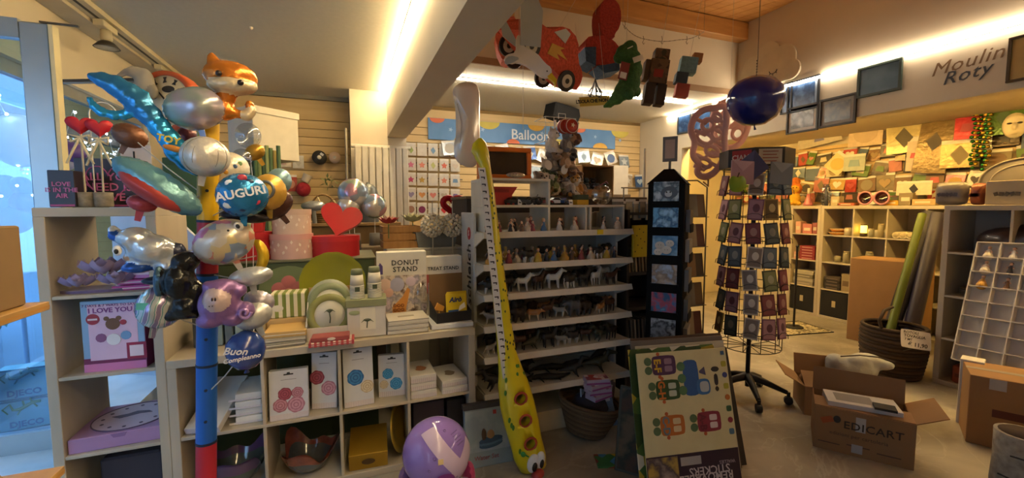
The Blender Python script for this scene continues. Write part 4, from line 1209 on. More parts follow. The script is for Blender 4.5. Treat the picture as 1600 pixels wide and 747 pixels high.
G(C('7d7f7c', .5, .3)).add([(-.13, -.06, 0), (.13, -.06, 0), (.13, .06, 0), (-.13, .06, 0), (-.15, -.07, .11), (.15, -.07, .11), (.15, .07, .11), (-.15, .07, .11)], [(3, 2, 1, 0), (0, 1, 5, 4), (1, 2, 6, 5), (2, 3, 7, 6), (3, 0, 4, 7)]).obj('trough', t)
G(C('4a4a3a', .9)).box(-.14, .14, -.06, .06, .085, .095).obj('soil', t)
def lotus(label, p, r, c1, c2, stem):
    t = thing('lotus_flower', label, 'flower', p)
    for ring, (n_, tilt, q) in enumerate(((8, 68, 1), (7, 42, .8), (5, 18, .6))):
        for k in range(n_):
            a = 2*math.pi*k/n_+ring*.4
            g = G(C(c1 if ring == 0 else c2, .6)).t((0, 0, 0), (0, R(tilt), a))
            l = r*q
            g.add([(0, 0, 0), (-.12*l, -.28*l, .5*l), (-.2*l, 0, l*1.05), (-.12*l, .28*l, .5*l), (.06*l, 0, .5*l)], [(0, 1, 4), (1, 2, 4), (4, 2, 3), (0, 4, 3)], True).obj('petal', t)
    G(C('cfb04a', .7)).ball((0, 0, r*.2), (r*.2, r*.2, r*.22), 8, 6).obj('heart', t)
    G(C('5b6b3f', .7)).cyl((0, 0, 0), (0, 0, -stem), .004).obj('stem', t)
lotus('white and red lotus flower over the wooden crate', PY(607, 350, 3.05), .085, 'b5333a', 'd8b5a0', .10)
lotus('cream yellow lotus flower in the grey planter', PY(645, 347, 3.10), .095, 'b9b98a', 'd8d3ae', .10)
# ------------------------------------------------------------------ white figurine rack
XA, XB, YF = .765, 1.815, 2.41
ZSH = [1.305, 1.11, .925, .732, .54, .31]
t = thing('figurine_rack', 'white metal rack with six sloping shelves of toy animals', 'rack', (0, 0, 0))
MW = C('d6cfbe', .5)
G(C('b3ab9c', .7)).box(XA, XB, 2.86, 2.88, .05, 1.42).obj('back_panel', t)
for x in (.745, XB): 
    sp = G(C('cbc8c0', .5)).cbox(x, x+.02, 2.60, 2.90, 0, 1.425, .003).obj('side_panel', t)
    if x < 1:
        G(C('b3262c', .5)).lathe([(0, -.0015), (.042, -.0015), (.042, 0), (0, 0)], 24, (x, 2.70, 1.29), 'x').obj('red_emblem', sp)
        text('S', .05, C('e8e4dc', .5), sp, (x-.002, 2.70, 1.29), (R(90), 0, R(-90)), bold=.001)
        text('schleich', .13, C('1c1a1a', .5), sp, (x-.0015, 2.70, 1.02), (R(90), R(-90), R(-90)), bold=.001)
for z_ in ZSH:
    sh_ = G(MW).box(XA, XB, YF+.006, 2.86, z_-.012, z_).obj('shelf_board', t)
    G(MW).prism([(YF-.012, z_-.030), (YF+.006, z_-.030), (YF+.006, z_+.006), (YF+.002, z_+.006)], XA-.012, XB+.006, 'x').obj('price_lip', sh_)
    for x in (XA-.014, XB+.002):
        G(MW).prism([(YF+.006, z_-.030), (2.60, z_-.10), (2.60, z_-.01), (YF+.006, z_)], x, x+.008, 'x').obj('bracket', sh_)
G(MW).box(XA, XB, 2.42, 2.88, .12, .135).obj('base_board', t)
G(MW).box(XA, XB, 2.42, 2.435, 0, .12).obj('plinth', t)
G(C('d8c01c', .5)).box(1.53, 1.575, YF-.014, YF-.012, 1.28, 1.312).obj('price_card', t)

# figurine kinds (each one continuous body)
def quad(c1, c2, body, leg, neck, head, tail, fat=1., ears=True, mane=None):
    b = Blob()
    L, Hh = body, leg
    b.e(c1, (0, 0, Hh+.018*fat), (L*.55, .019*fat, .020*fat)).e(c1, (L*.35, 0, Hh+.02*fat), (L*.25, .019*fat, .022*fat)).e(c1, (-L*.35, 0, Hh+.02*fat), (L*.24, .020*fat, .021*fat))
    for x in (-.38, .38):
        for y in (-.6, .6): 
            b.limb(c2, (L*x, y*.018*fat, Hh), (L*x+.004, y*.018*fat, .004), .008*fat, .0055*fat, 6)
    nx, nz = neck
    b.limb(c1, (L*.5, 0, Hh+.025*fat), (L*.5+nx, 0, Hh+.025*fat+nz), .014*fat, .010*fat)
    hx, hz = L*.5+nx, Hh+.025*fat+nz
    b.limb(c1, (hx, 0, hz), (hx+head, 0, hz-head*.35), .010*fat, .0065*fat)
    if ears:
        for y in (-.006, .006): b.limb(c2, (hx, y, hz+.006), (hx-.003, y, hz+.016), .004, .003, 6)
    if mane: b.limb(mane, (hx-.008, 0, hz+.006), (L*.38, 0, Hh+.042*fat), .006, .006, 6)
    b.limb(mane or c2, (-L*.58, 0, Hh+.02*fat), (-L*.58-tail, 0, Hh-.015), .005, .004, 6)
    return b.mesh('figurine', .0045, 2)
def F(h): return C(h, .5, 0, .08, 40)
KIN = {}
KIN['white horse'] = quad(F('d9d3c8'), F('cfc8bc'), .075, .052, (.022, .036), .026, .012, 1, True, F('b7ad9c'))
KIN['black horse'] = quad(F('221d1c'), F('1a1716'), .075, .052, (.022, .036), .026, .014, 1, True, F('0f0e0e'))
KIN['bay brown horse'] = quad(F('4d2c1c'), F('2d1c15'), .075, .052, (.022, .034), .026, .014, 1, True, F('1d1512'))
KIN['grey wolf'] = quad(F('8b857c'), F('b5aea3'), .062, .034, (.016, .014), .022, .02, .85)
KIN['dark cow'] = quad(F('2b2523'), F('c9c1b6'), .075, .036, (.015, .006), .024, .006, 1.3)
KIN['tabby tiger'] = quad(F('a9703a'), F('c9b294'), .075, .034, (.014, .008), .018, .028, 1.0)
KIN['grey elephant'] = quad(F('55504d'), F('4b4644'), .07, .042, (.012, .006), .03, .006, 1.6, False)
KIN['dark brown bear'] = quad(F('35241b'), F('2c1d16'), .062, .03, (.012, .002), .018, .002, 1.5)
def croc(c1):
    b = Blob()
    pts = [(-.14, .006), (-.10, .009), (-.05, .015), (0, .019), (.05, .016), (.085, .014), (.12, .009), (.15, .007)]
    for i in range(len(pts)-1): b.limb(c1, (pts[i][0], .02*math.sin(i*1.1), pts[i][1]+.004), (pts[i+1][0], .02*math.sin((i+1)*1.1), pts[i+1][1]+.004), pts[i][1], pts[i+1][1])
    for x in (-.04, .06):
        for y in (-1, 1): b.limb(c1, (x, y*.012, .014), (x+.01, y*.035, .004), .007, .005, 6)
    return b.mesh('figurine', .005, 2)
KIN['black crocodile'] = croc(F('1f1e1c'))
def dino(c1):
    b = Blob()
    b.limb(c1, (-.10, 0, .045), (-.02, 0, .055), .006, .022).limb(c1, (-.02, 0, .055), (.025, 0, .07), .024, .018).limb(c1, (.025, 0, .075), (.045, 0, .105), .014, .012).limb(c1, (.045, 0, .108), (.085, 0, .102), .014, .009)
    for y in (-1, 1): b.limb(c1, (-.01, y*.015, .05), (.0, y*.018, .02), .013, .008).limb(c1, (0, y*.018, .02), (.012, y*.018, .004), .007, .006).limb(c1, (.03, y*.014, .07), (.045, y*.014, .055), .005, .004, 6)
    return b.mesh('figurine', .005, 2)
KIN['dark olive dinosaur'] = dino(F('3a3826'))
KIN['charcoal dinosaur'] = dino(F('2a2725'))
def doll(dress, hair, skin='d6a98c', wide=1.):
    b = Blob()
    d_, h_, s_ = F(dress), F(hair), F(skin)
    b.limb(d_, (0, 0, .008), (0, 0, .042), .024*wide, .010).e(d_, (0, 0, .05), (.012, .009, .014)).limb(s_, (.012, 0, .055), (.022, -.004, .038), .004, .0035, 6).limb(s_, (-.012, 0, .055), (-.022, -.004, .038), .004, .0035, 6)
    b.e(s_, (0, -.001, .075), (.0105, .010, .012)).e(h_, (0, .004, .080), (.0125, .0115, .011)).limb(h_, (0, .010, .075), (0, .011, .05), .008, .005, 6)
    return b.mesh('figurine', .0035, 2)
KIN['white dress fairy'] = doll('d8d3cc', '5a3a22')
KIN['yellow dress fairy'] = doll('c9a63a', 'a5702f', wide=1.25)
KIN['blue dress fairy'] = doll('56789f', 'c9a05a')
KIN['red dress fairy'] = doll('8f3a3c', '2d1c15')
KIN['brown suit figure'] = doll('6d4c33', '3a2a20', wide=.8)
KIN['dark suit figure'] = doll('2b2a33', '1d1a1a', wide=.8)
KIN['cream round figure'] = doll('d3c7b2', 'b79c74', wide=1.3)
KIN['golden round figure'] = doll('b98a32', 'c99a44', wide=1.4)
def fig(kind, where, loc, rz, sc, group):
    o = link('toy_figurine', KIN[kind], None, loc, (0, 0, rz))
    o.scale = (sc,)*3
    return tag(o, kind+' figurine '+where, 'figurine', group)
rr = random.Random(11)
rows = {1: (['yellow dress fairy', 'golden round figure', 'cream round figure', 'dark suit figure', 'brown suit figure', 'dark cow', 'blue dress fairy', 'red dress fairy'], 'on the second shelf of the white rack', 15, .95),
        2: (['black horse', 'bay brown horse', 'dark cow', 'white horse', 'black horse'], 'on the third shelf of the white rack', 9, 1.0),
        3: (['bay brown horse', 'grey elephant', 'tabby tiger', 'grey wolf', 'dark brown bear'], 'on the fourth shelf of the white rack', 10, 1.0),
        4: (['bay brown horse', 'black horse', 'dark cow', 'dark olive dinosaur', 'grey wolf'], 'on the fifth shelf of the white rack', 10, 1.0),
        5: (['charcoal dinosaur', 'black crocodile', 'dark olive dinosaur', 'black crocodile', 'charcoal dinosaur'], 'on the lowest shelf of the white rack', 5, 1.25)}
for r, (kinds, where, n, sc) in rows.items():
    for row in range(2):
        for i in range(n):
            k = kinds[(i*3+row*2+r) % len(kinds)] if r != 2 or not (row == 0 and i == 4) else 'white horse'
            x = XA+.05+(XB-XA-.1)*(i+.5*row)/(n-.3)+rr.uniform(-.008, .008)
            if x > XB-.05: continue
            fig(k, where, (x, YF+.07+.15*row+rr.uniform(-.015, .015), ZSH[r]+.0005), rr.uniform(-.5, .5)+(math.pi if rr.random() < .4 else 0), sc*rr.uniform(.92, 1.08), 'toy figurines '+where)
# cubby frames on the rack
t = thing('cubby_shelf', 'white open cubby shelf in two tiers on top of the figurine rack', 'shelf', (0, 0, 0))
CW = C('d9d0bb', .5)
XC = [.79, 1.222, 1.50, 1.535, 1.80]
for x0_, x1_, z_ in ((.79, 1.815, 1.458), (.79, 1.24, 1.625)): G(CW).cbox(x0_, x1_, 2.50, 2.80, z_, z_+.016, .002).obj('shelf_board', t)
for x in XC: G(CW).cbox(x, x+.016, 2.50, 2.80, 1.3055, 1.458, .002).obj('upright', t)
for x in (.79, 1.222): G(CW).cbox(x, x+.016, 2.50, 2.80, 1.474, 1.625, .002).obj('upright', t)
ks = ['white dress fairy', 'brown suit figure', 'blue dress fairy', 'red dress fairy', 'cream round figure', 'dark suit figure']
for i in range(17):
    x = .84+.056*i
    if any(abs(x-c-.008) < .03 for c in XC): continue
    fig(ks[(i*5+2) % 6], 'in the cubbies on top of the white rack', (x, 2.47+.08*(i % 2), 1.3058), rr.uniform(-.6, .6), rr.uniform(.85, 1.1), 'figurines in the white cubbies')
for i in range(5): fig(ks[(i*2+1) % 6], 'at the front edge of the top rack shelf', (.79+.075*i, 2.45, 1.3058), rr.uniform(-.6, .6), .8, 'figurines along the top rack shelf')
# orange framed toy television and goods on the cubbies
a, b_ = PY(752, 282, 2.62), PY(828, 282, 2.62)
t = thing('toy_television', 'orange framed retro toy box with dark window on the white cubbies', 'toy', ((a.x+b_.x)/2, 2.60, 1.641), R(-3))
w_ = (b_.x-a.x)/2; h_ = .205
fw_ = .03
ORG = C('d8701c', .4)
for bx in ((-w_, w_, h_-.030, h_), (-w_, w_, 0, .030)): G(ORG).cbox(bx[0], bx[1], 0, .14, bx[2], bx[3], .004).obj('frame_rail', t)
for bx in ((-w_, -w_+.030), (w_-.030, w_)): G(ORG).cbox(bx[0], bx[1], 0, .14, .030, h_-.030, .004).obj('frame_rail', t)
G(C('3a2a1e', .15, 0, .2, 8)).box(-w_+.030, w_-.030, .02, .13, .030, h_-.030).obj('dark_window', t)
t = thing('chrome_badge', 'small chrome lettering badge in front of the orange toy box', 'badge', ((PY(806, 275, 2.53).x), 2.53, 1.641))
G(C('cfcbc2', .2, .7)).t((0, 0, .022)).pillow(ell(24, .065, .018), .014, 4).obj('plate', t)
for k in range(5): G(C('4a453e', .4)).t((-.04+.02*k, -.008, .022)).tube([(.006*math.cos(q), 0, .008*math.sin(q)) for q in [i*.9 for i in range(7)]], .0016, 4).obj('embossed_letter', t)
t = thing('red_tray', 'red plastic toy tray in the upper cubby', 'toy', (.915, 2.54, 1.474))
G(C('b52a26', .35)).prism([(-.09, 0), (.09, 0), (.07, .06), (.11, .115), (-.11, .115), (-.07, .06)], 0, .12).obj('tray', t)
G(C('8f1d1d', .4)).box(-.05, .05, -.004, .0, .08, .10).obj('slot', t)
def toycar(label, loc, rz, col, sc=1.):
    t = thing('toy_car', label, 'toy car', loc, rz)
    G(C(col, .3, 0, .04, coat=.4)).t((0, 0, 0), (0, 0, 0), (sc,)*3).prism([(-.05, .012), (.055, .012), (.058, .026), (.035, .03), (.02, .045), (-.02, .046), (-.038, .032), (-.05, .03)], -.02, .02).obj('body', t)
    G(C('1a1d22', .2)).t((0, 0, 0), (0, 0, 0), (sc,)*3).prism([(.016, .0435), (.032, .0305), (-.034, .0325), (-.018, .0445)], -.0205, .0205).obj('windows', t)
    for x in (-.032, .036):
        for y in (-.021, .017): G(C('161616', .6)).cyl(Vector((x, y, .011))*sc, Vector((x, y+.004, .011))*sc, .011*sc, n=12).obj('wheel', t)
for i, (u, col) in enumerate(((850, '8b1f24'), (868, 'c9ccd2'), (884, '2a4c80'), (815, '26221f'), (830, '3a3a3c'), (800, '2f2a28'))):
    Y = 2.56 if i < 3 else 2.54
    p = PY(u, 315, Y)
    toycar(['dark red', 'white', 'blue', 'black', 'grey', 'dark brown'][i]+' toy car '+('on the white cubbies by the plush spinner' if i < 3 else 'inside the upper white cubby'), (p.x, Y, 1.4745), R(25*(i % 3)-20), col, 1.05)
for i in range(3):
    t = thing('price_ticket', ['small white price ticket leaning in the upper cubby', 'white price ticket near the black toy car', 'upright white price ticket by the plush spinner'][i], 'ticket', (1.03+.06*i if i < 2 else 1.40, 2.515, 1.4745), 0, None, (R(-15), R((10, -12, 0)[i]), 0))
    G(C('d9d6cf', .6)).box(-.014, .014, 0, .002, 0, .035).obj('card', t)
    G(C('3a3a3a', .6)).box(-.008, .008, -.0006, 0, .012, .02).obj('print', t)
t = thing('toy_motorbike', 'small black toy motorbike in the upper cubby', 'toy', (1.13, 2.52, 1.4745))
for x in (-.035, .035): G(C('1b1b1b', .5)).t((x, 0, .026), (R(90), 0, 0)).lathe([(.014, -.004), (.026, -.005), (.026, .005), (.014, .004)], 16, cap=False).obj('wheel', t)
G(C('6a665f', .3, .5)).tube([(-.035, 0, .026), (-.01, 0, .045), (.02, 0, .05), (.035, 0, .026)], .005, 6).tube([(.02, 0, .05), (.028, 0, .068)], .003, 5).obj('frame', t)
t = thing('game_box', 'small yellow and dark green box on the white cubbies', 'box', (PY(911, 318, 2.56).x, 2.56, 1.4745))
G(C('c9a01f', .5)).cbox(-.045, .045, 0, .07, 0, .035, .002).obj('base', t)
G(C('2b3a26', .5)).cbox(-.045, .045, 0, .07, .035, .07, .002).obj('lid', t)
t = thing('clear_bag', 'clear cellophane bag with brown toys and a ribbon', 'bag', (PY(940, 318, 2.6).x, 2.6, 1.4745))
G(glass_mat('cellophane', 'eef0ec', .28, .15)).t((0, 0, .07)).pillow(ell(26, .085, .072), .09, 5, .004).obj('bag', t)
for k in range(6): G(C(['6d4a2f', '8a6a45', '4d3323'][k % 3], .7)).ball((-.05+.02*k, .0, .022+.008*(k % 2)), (.013, .013, .016), 8, 6).obj('sweet', t)
G(C('a55a62', .5)).tube([(-.01, 0, .14), (.03, -.01, .165), (.05, 0, .15)], .004, 5).obj('ribbon', t)
# rear dark gondola
t = thing('rear_gondola', 'dark brown rear display unit behind the white rack', 'display', (0, 0, 0))
G(C('3d3128', .7)).cbox(.80, 2.35, 2.95, 3.40, 0, 1.52, .004).obj('body', t)
G(C('6d5a44', .6)).cbox(.79, 2.36, 2.94, 3.41, 1.52, 1.54, .003).obj('top', t)
# wooden crate with plush
CX = PY(930, 285, 3.02).x
t = thing('pine_crate', 'pale wooden crate lying open with small plush inside', 'crate', (CX, 2.98, 1.54), R(-4))
CWD = wood_mat('crate_pale', 'c0945c', 'a87e48', 5, (6, 1, 1), .6)
CW2, CH2 = .145, .255
for z_ in (0, CH2-.012): G(CWD).cbox(-CW2, CW2, 0, .30, z_, z_+.012, .002).obj('board', t)
for x in (-CW2, CW2-.012): G(CWD).cbox(x, x+.012, 0, .30, .012, CH2-.012, .002).obj('board', t)
G(CWD).box(-CW2+.012, CW2-.012, .29, .30, .012, CH2-.012).obj('back_board', t)
G(CWD).cbox(-CW2+.012, CW2-.012, -.001, .012, .012, .06, .002).obj('front_slat', t)
# plush toys
def plush_mesh(c1, c2):
    b = Blob()
    m1, m2 = C(c1, .95, 0, .15, 60, .5, sheen=.4), C(c2, .95, 0, .1, 60, .4, sheen=.4)
    b.e(m1, (0, 0, .042), (.038, .034, .044)).e(m2, (0, -.022, .040), (.024, .018, .030)).e(m1, (0, -.004, .105), (.034, .032, .032)).e(m2, (0, -.032, .098), (.014, .012, .011))
    for s in (-1, 1): b.e(m1, (s*.026, .002, .134), (.012, .008, .013)).limb(m1, (s*.034, -.01, .062), (s*.045, -.025, .03), .013, .012).limb(m1, (s*.022, -.02, .018), (s*.032, -.05, .016), .016, .015)
    return b.mesh('plush_body', .006, 3)
PLM = [('white', plush_mesh('d3cabb', 'e2dbcf')), ('grey', plush_mesh('77706a', 'a9a298')), ('brown', plush_mesh('6d4a32', 'b08a63')), ('golden', plush_mesh('b5813a', 'd3b079')), ('dark', plush_mesh('2f2a29', '8a8178')), ('tan', plush_mesh('9a7c5c', 'c9b091')), ('olive green', plush_mesh('4d5a35', '8f9a66')), ('slate blue', plush_mesh('4a5a66', '8a9aa0'))]
M_EYE = C('0f0d0d', .2)
EYE = G(M_EYE).ball((-.012, -.033, .112), .0045, 8, 6).mesh('eye'), G(M_EYE).ball((.012, -.033, .112), .0045, 8, 6).mesh('eye')
NOSE = G(C('2a1c18', .4)).ball((0, -.044, .101), (.005, .004, .004), 8, 6).mesh('nose')
def plush(ci, where, loc, rot, sc, group):
    t = thing('plush_toy', PLM[ci][0]+' plush animal '+where, 'plush toy', loc, 0, group, rot)
    t.scale = (sc,)*3
    link('body', PLM[ci][1], t)
    for e in EYE: link('eye', e, t)
    link('nose', NOSE, t)
for i in range(9):
    plush([6, 7, 4, 7, 6, 5, 0, 7, 4][i], 'in the pale wooden crate', (CX-.115+.055*(i % 5), 3.04+.09*(i//5), 1.553+.05*(i//5)), (R(-10), 0, rr.uniform(-.6, .6)), .75, 'plush in the wooden crate')
# wire spinner with plush
sx = PY(873, 300, 2.98).x
t = thing('plush_spinner', 'white wire spinner rack hung with plush toys', 'rack', (sx, 3.05, 1.54))
WW = C('d8d2c4', .4)
zt_ = PY(873, 186, 3.0).z-1.54
G(WW).cyl((0, 0, 0), (0, 0, zt_), .01, n=8).obj('post', t)
G(WW).lathe([(0, 0), (.13, 0), (.13, .012), (0, .012)], 20).obj('foot', t)
for z_ in (.2, .42, zt_):
    for q in range(2): G(WW).tube([(-.13, -.10+.2*q, z_), (.13, -.10+.2*q, z_)], .003, 5).obj('wire', t)
    for q in range(2): G(WW).tube([(-.13+.26*q, -.10, z_), (-.13+.26*q, .10, z_)], .003, 5).obj('wire', t)
for x in (-.13, -.06, .06, .13):
    for y in (-.10,): G(WW).tube([(x, y, .2), (x, y, zt_)], .0025, 5).obj('wire', t)
G(WW).tube([(.0, -.06, zt_), (.0, -.06, zt_+.04), (.06, -.06, zt_+.04), (.06, -.06, zt_)], .003, 5).obj('wire', t)
pl = [(850, 325, 0), (862, 330, 0), (872, 315, 0), (884, 318, 1), (890, 328, 5), (900, 322, 5), (845, 318, 1), (858, 318, 5), (877, 330, 2), (866, 290, 6), (852, 285, 6), (876, 268, 3), (893, 265, 2), (862, 255, 1), (888, 240, 4), (860, 225, 0), (868, 240, 5), (884, 290, 4), (897, 300, 3), (853, 300, 6), (872, 296, 4), (882, 225, 1), (895, 215, 2), (842, 305, 0), (852, 312, 5), (862, 306, 0), (893, 306, 3), (903, 312, 5), (846, 330, 0), (868, 326, 5), (894, 332, 0), (902, 296, 5), (858, 270, 0), (882, 252, 5), (890, 280, 0)]
for i, (u, v, c_) in enumerate(pl):
    p = PY(u, v+14, 2.90+.02*(i % 3))
    plush(c_, 'hung on the white wire spinner' if v < 312 else 'piled at the foot of the white wire spinner', (p.x, p.y, max(p.z, 1.541)), (R(rr.uniform(-15, 8)), 0, rr.uniform(-.7, .7)), 1.3, 'plush on the wire spinner')
for i, (u, v) in enumerate(((829+53, 243+22), (857, 258))):
    p = PY(u, v, 2.82)
    t = thing('round_tag', ['round white card tag hung low on the plush spinner', 'round white card tag among the plush at the spinner'][i], 'tag', p, 0, None, (0, R((15, -20)[i]), 0))
    G(C('dcd8cd', .5)).t((0, 0, 0)).pillow(ell(20, .028, .036), .006, 3).obj('card', t)
    G(C('b7b2a6', .5)).tube([(0, 0, .036), (.01, .04, .07)], .0015, 4).obj('thread', t)
p = PY(884, 198, 2.86)
for k, dx_ in enumerate((-.012, .026)):
    t = thing('wooden_drum', ['red round wooden toy drum hung on the wire spinner', 'red wooden toy drum with a white star overlapping the other drum'][k], 'toy', p+Vector((dx_, -.03*k, 0)))
    G(C('b23220', .4)).t((0, 0, 0), (R(90), 0, 0)).lathe([(0, -.02), (.052, -.02), (.055, -.012), (.055, .012), (.05, .02), (0, .02)], 24).obj('body', t)
    G(C('d8cdb8', .5)).t((0, -.0235, 0)).tube([(.05*math.cos(q*.26), 0, .05*math.sin(q*.26)) for q in range(24)], .003, 5, True).obj('rim', t)
    G(C('dcc9b5', .5)).t((.005, -.024, .005)).prism([(.02*(1 if q % 2 == 0 else .45)*math.cos(q*.628), .02*(1 if q % 2 == 0 else .45)*math.sin(q*.628)) for q in range(10)], -.002, 0).obj('star_print', t)
# ------------------------------------------------------------------ back wall goods
YW = 5.728
a, b_ = PY(668, 166, YW), PY(960, 222, YW)
zt1, zb1 = 2.64, 2.36
t = thing('balloon_sign', 'long blue sign reading Balloons with orange balloons on the back wall', 'sign', (a.x, YW-.012, zb1))
WS = b_.x-a.x; HS = zt1-zb1
G(print_mat('sign_blue', ['3f6fa8', '4a7fb5', '5b8cc0'], 2, 'noise', .5, 0, (1, 1, 1), False)).box(0, WS, -.008, .008, 0, HS).obj('board', t)
text('Balloons', .20, C('dfe4ea', .5), t, (PY(826, 198, YW).x-a.x+.06, -.010, HS*.45), bold=.002)
for i in range(9):
    x = .12+i*.36
    r_ = .10+.03*(i % 3)
    top_ = i % 2 == 0
    pts = [(x+r_*math.cos(q), (HS-.002 if top_ else .002)+(-1 if top_ else 1)*r_*.62*math.sin(q)) for q in [math.pi*k/14 for k in range(15)]]
    G(C(['c9602f', 'd8a63a', 'c9b84a'][i % 3], .5)).prism(pts, -.0105, -.008).obj('balloon_print', t)
for i in range(7):
    x = .3+i*.45
    G(C('9fc0e0', .5)).t((x, -.009, HS*.5+.03*(i % 2))).prism([(.035*(1 if q % 2 == 0 else .4)*math.cos(q*.628), .035*(1 if q % 2 == 0 else .4)*math.sin(q*.628)) for q in range(10)], -.001, 0).obj('star_print', t)
def sym(kind, r):
    if kind == 'star': return [(r*(1 if q % 2 == 0 else .5)*math.sin(q*.628), r*(1 if q % 2 == 0 else .5)*math.cos(q*.628)) for q in range(10)]
    if kind == 'heart': return [(x*r, z_*r) for x, z_ in hp[::2]]
    if kind == 'round': return ell(14, r, r)
    if kind == 'leaf': return [(0, -r), (r*.7, -.1*r), (0, r), (-r*.7, .1*r)]
    return [(-r*.8, -r*.5), (r*.8, -r*.5), (r*.6, r*.6), (-r*.6, r*.6)]
PKM = {}
def packet(label, p, w_, h_, base, motif, col, group=None, rot=(0, 0, 0), gloss=False):
    """flat hanging packet: clear or card pouch with header and one printed motif, facing -y locally"""
    t = thing('hanging_packet', label, 'packet', p, 0, group, rot)
    k = (round(w_, 3), round(h_, 3), base, motif, col, gloss)
    if k not in PKM:
        bm_ = C(base, .25 if gloss else .5, .35 if gloss else 0, .08, 25, .35 if gloss else 0.)
        A = G(bm_).t((0, 0, 0)).box(-w_/2, w_/2, -.006, .006, -h_/2, h_/2*.72).mesh('pouch')
        B = G(C('d8d2c4', .5)).box(-w_/2, w_/2, -.004, .004, h_/2*.72, h_/2).mesh('header_card')
        D = G(C(col, .45)).t((0, -.0065, -h_*.06)).prism(sym(motif, min(w_, h_)*.36), -.003, 0).mesh('motif_print')
        PKM[k] = (A, B, D)
    for n_, me in zip(('pouch', 'header_card', 'motif_print'), PKM[k]): link(n_, me, t)
    return t
grid = [[('leaf', '8a9a4a'), ('square', 'cfc9bc'), ('leaf', '6f92b0'), ('square', 'b9bdc0'), ('square', '7d9ab0')],
        [('star', 'c46a86'), ('star', 'd07f6a'), ('leaf', 'b3b26a'), ('star', 'c75f4a'), ('heart', 'c9b9a6')],
        [('star', 'b8476a'), ('star', 'b59343'), ('leaf', 'cfc6b4'), ('star', 'cf7f66'), ('square', '6f8fae')],
        [('heart', '8a7f9e'), ('heart', 'c98b4f'), ('heart', 'd07f72'), ('heart', 'b5a78f'), ('square', '6d5f8f')],
        [('round', '9a6f5a'), ('round', '7f2f55'), ('square', 'b9b9b9'), ('heart', 'c23238'), ('round', 'a9824a')]]
NM = {'8a9a4a': 'olive', 'cfc9bc': 'cream', '6f92b0': 'blue', 'b9bdc0': 'silver', '7d9ab0': 'pale blue', 'c46a86': 'pink', 'd07f6a': 'coral', 'b3b26a': 'lime', 'c75f4a': 'red coral', 'c9b9a6': 'beige', 'b8476a': 'raspberry', 'b59343': 'gold', 'cfc6b4': 'ivory', 'cf7f66': 'salmon', '6f8fae': 'steel blue', '8a7f9e': 'lilac', 'c98b4f': 'orange', 'd07f72': 'rose', 'b5a78f': 'sand', '6d5f8f': 'purple', '9a6f5a': 'brown', '7f2f55': 'wine', 'b9b9b9': 'grey', 'c23238': 'red', 'a9824a': 'ochre'}
for r_ in range(5):
    for c_ in range(5):
        mo, col = grid[r_][c_]
        p = PY(642+17.3*c_, 233+23.2*r_+.6*c_, YW-.03)
        packet('small packet with %s %s on the back wall grid' % (NM[col], mo), p, .128, .165, 'cdc6b8', mo, col, 'balloon packets on the back wall grid', (0, 0, R(rr.uniform(-8, 8))))
for r_ in range(5):
    p = PY(636, 243+23.2*r_, YW); q = PY(722, 246+23.2*r_, YW)
    tag(G(C('5a5650', .4, .5)).cyl((p.x, YW-.022, p.z+.10), (q.x, YW-.022, q.z+.10), .006, n=6).obj('hang_rail'), ['topmost', 'second', 'third', 'fourth', 'lowest'][r_]+' thin metal rail carrying packets on the back wall', 'rail')
# balloon packs under the sign
cols = ['b9bec2', '8fa3b5', 'c9b8a0', '4a6a9a', 'bfc4c4', 'a9a294', '3f5f95', 'c7c2b6', '9fb0bb', 'b58f7a', 'a5b4bd', 'd0c9ba', 'c2bdb0', '8d9aa5']
cn = ['silver', 'slate', 'tan', 'navy', 'pearl', 'stone', 'royal blue', 'ivory', 'ice blue', 'copper', 'mist blue', 'cream', 'oyster', 'pewter']
for i in range(14):
    p = PY(702+21*i, 231+1.3*i+(4 if i % 2 else 0), YW-.05)
    packet('glossy %s foil balloon pack hanging under the Balloons sign' % cn[i], p, .19, .20, cols[i], ('round', 'star', 'leaf', 'heart')[i % 4], cols[(i+5) % 14], 'balloon packs under the sign', (R(-10), R(rr.uniform(-22, 22)), R(rr.uniform(-12, 12))), True)
for i in range(14):
    p = PY(765+18*i, 262+1.6*i, YW-.05)
    packet('glossy %s balloon pack in the lower row of the back wall' % cn[(i+4) % 14], p, .16, .20, cols[(i+4) % 14], ('star', 'heart', 'round', 'leaf')[i % 4], cols[(i+9) % 14], 'balloon packs in the lower row', (R(-6), R(rr.uniform(-15, 15)), 0), True)
for i, (u, v, c_, lab) in enumerate(((968, 262, 'cfc6b4', 'blank cream panel leaning on the back wall'), )):
    p = PY(u, v, 5.5)
    t = thing('blank_board', lab, 'board', (p.x, 5.5, 1.65))
    G(C(c_, .6)).box(-.16, .16, 0, .015, 0, .44).obj('sheet', t)
    G(C('6d5a44', .6)).cbox(-.2, .2, -.02, .2, -1.65, -.002, .004).obj('pedestal', t)
p = PY(1021, 258, 5.55)
t = thing('number_pack', 'cream pack with a black number 2 near the niche corner', 'packet', p)
G(C('c9b99a', .5)).box(-.09, .09, -.006, .006, -.16, .16).obj('card', t)
text('2', .24, C('2a2e3a', .5), t, (0, -.008, .01), bold=.004)
G(C('8a7a5c', .5)).box(-.085, .085, -.0075, -.006, -.15, -.11).obj('foot_print', t)
G(C('8d877a', .4)).cyl((0, 0, .16), (0, .0, .20), .003).cyl((0, 0, .20), (0, .18, .20), .003).obj('hook', t)
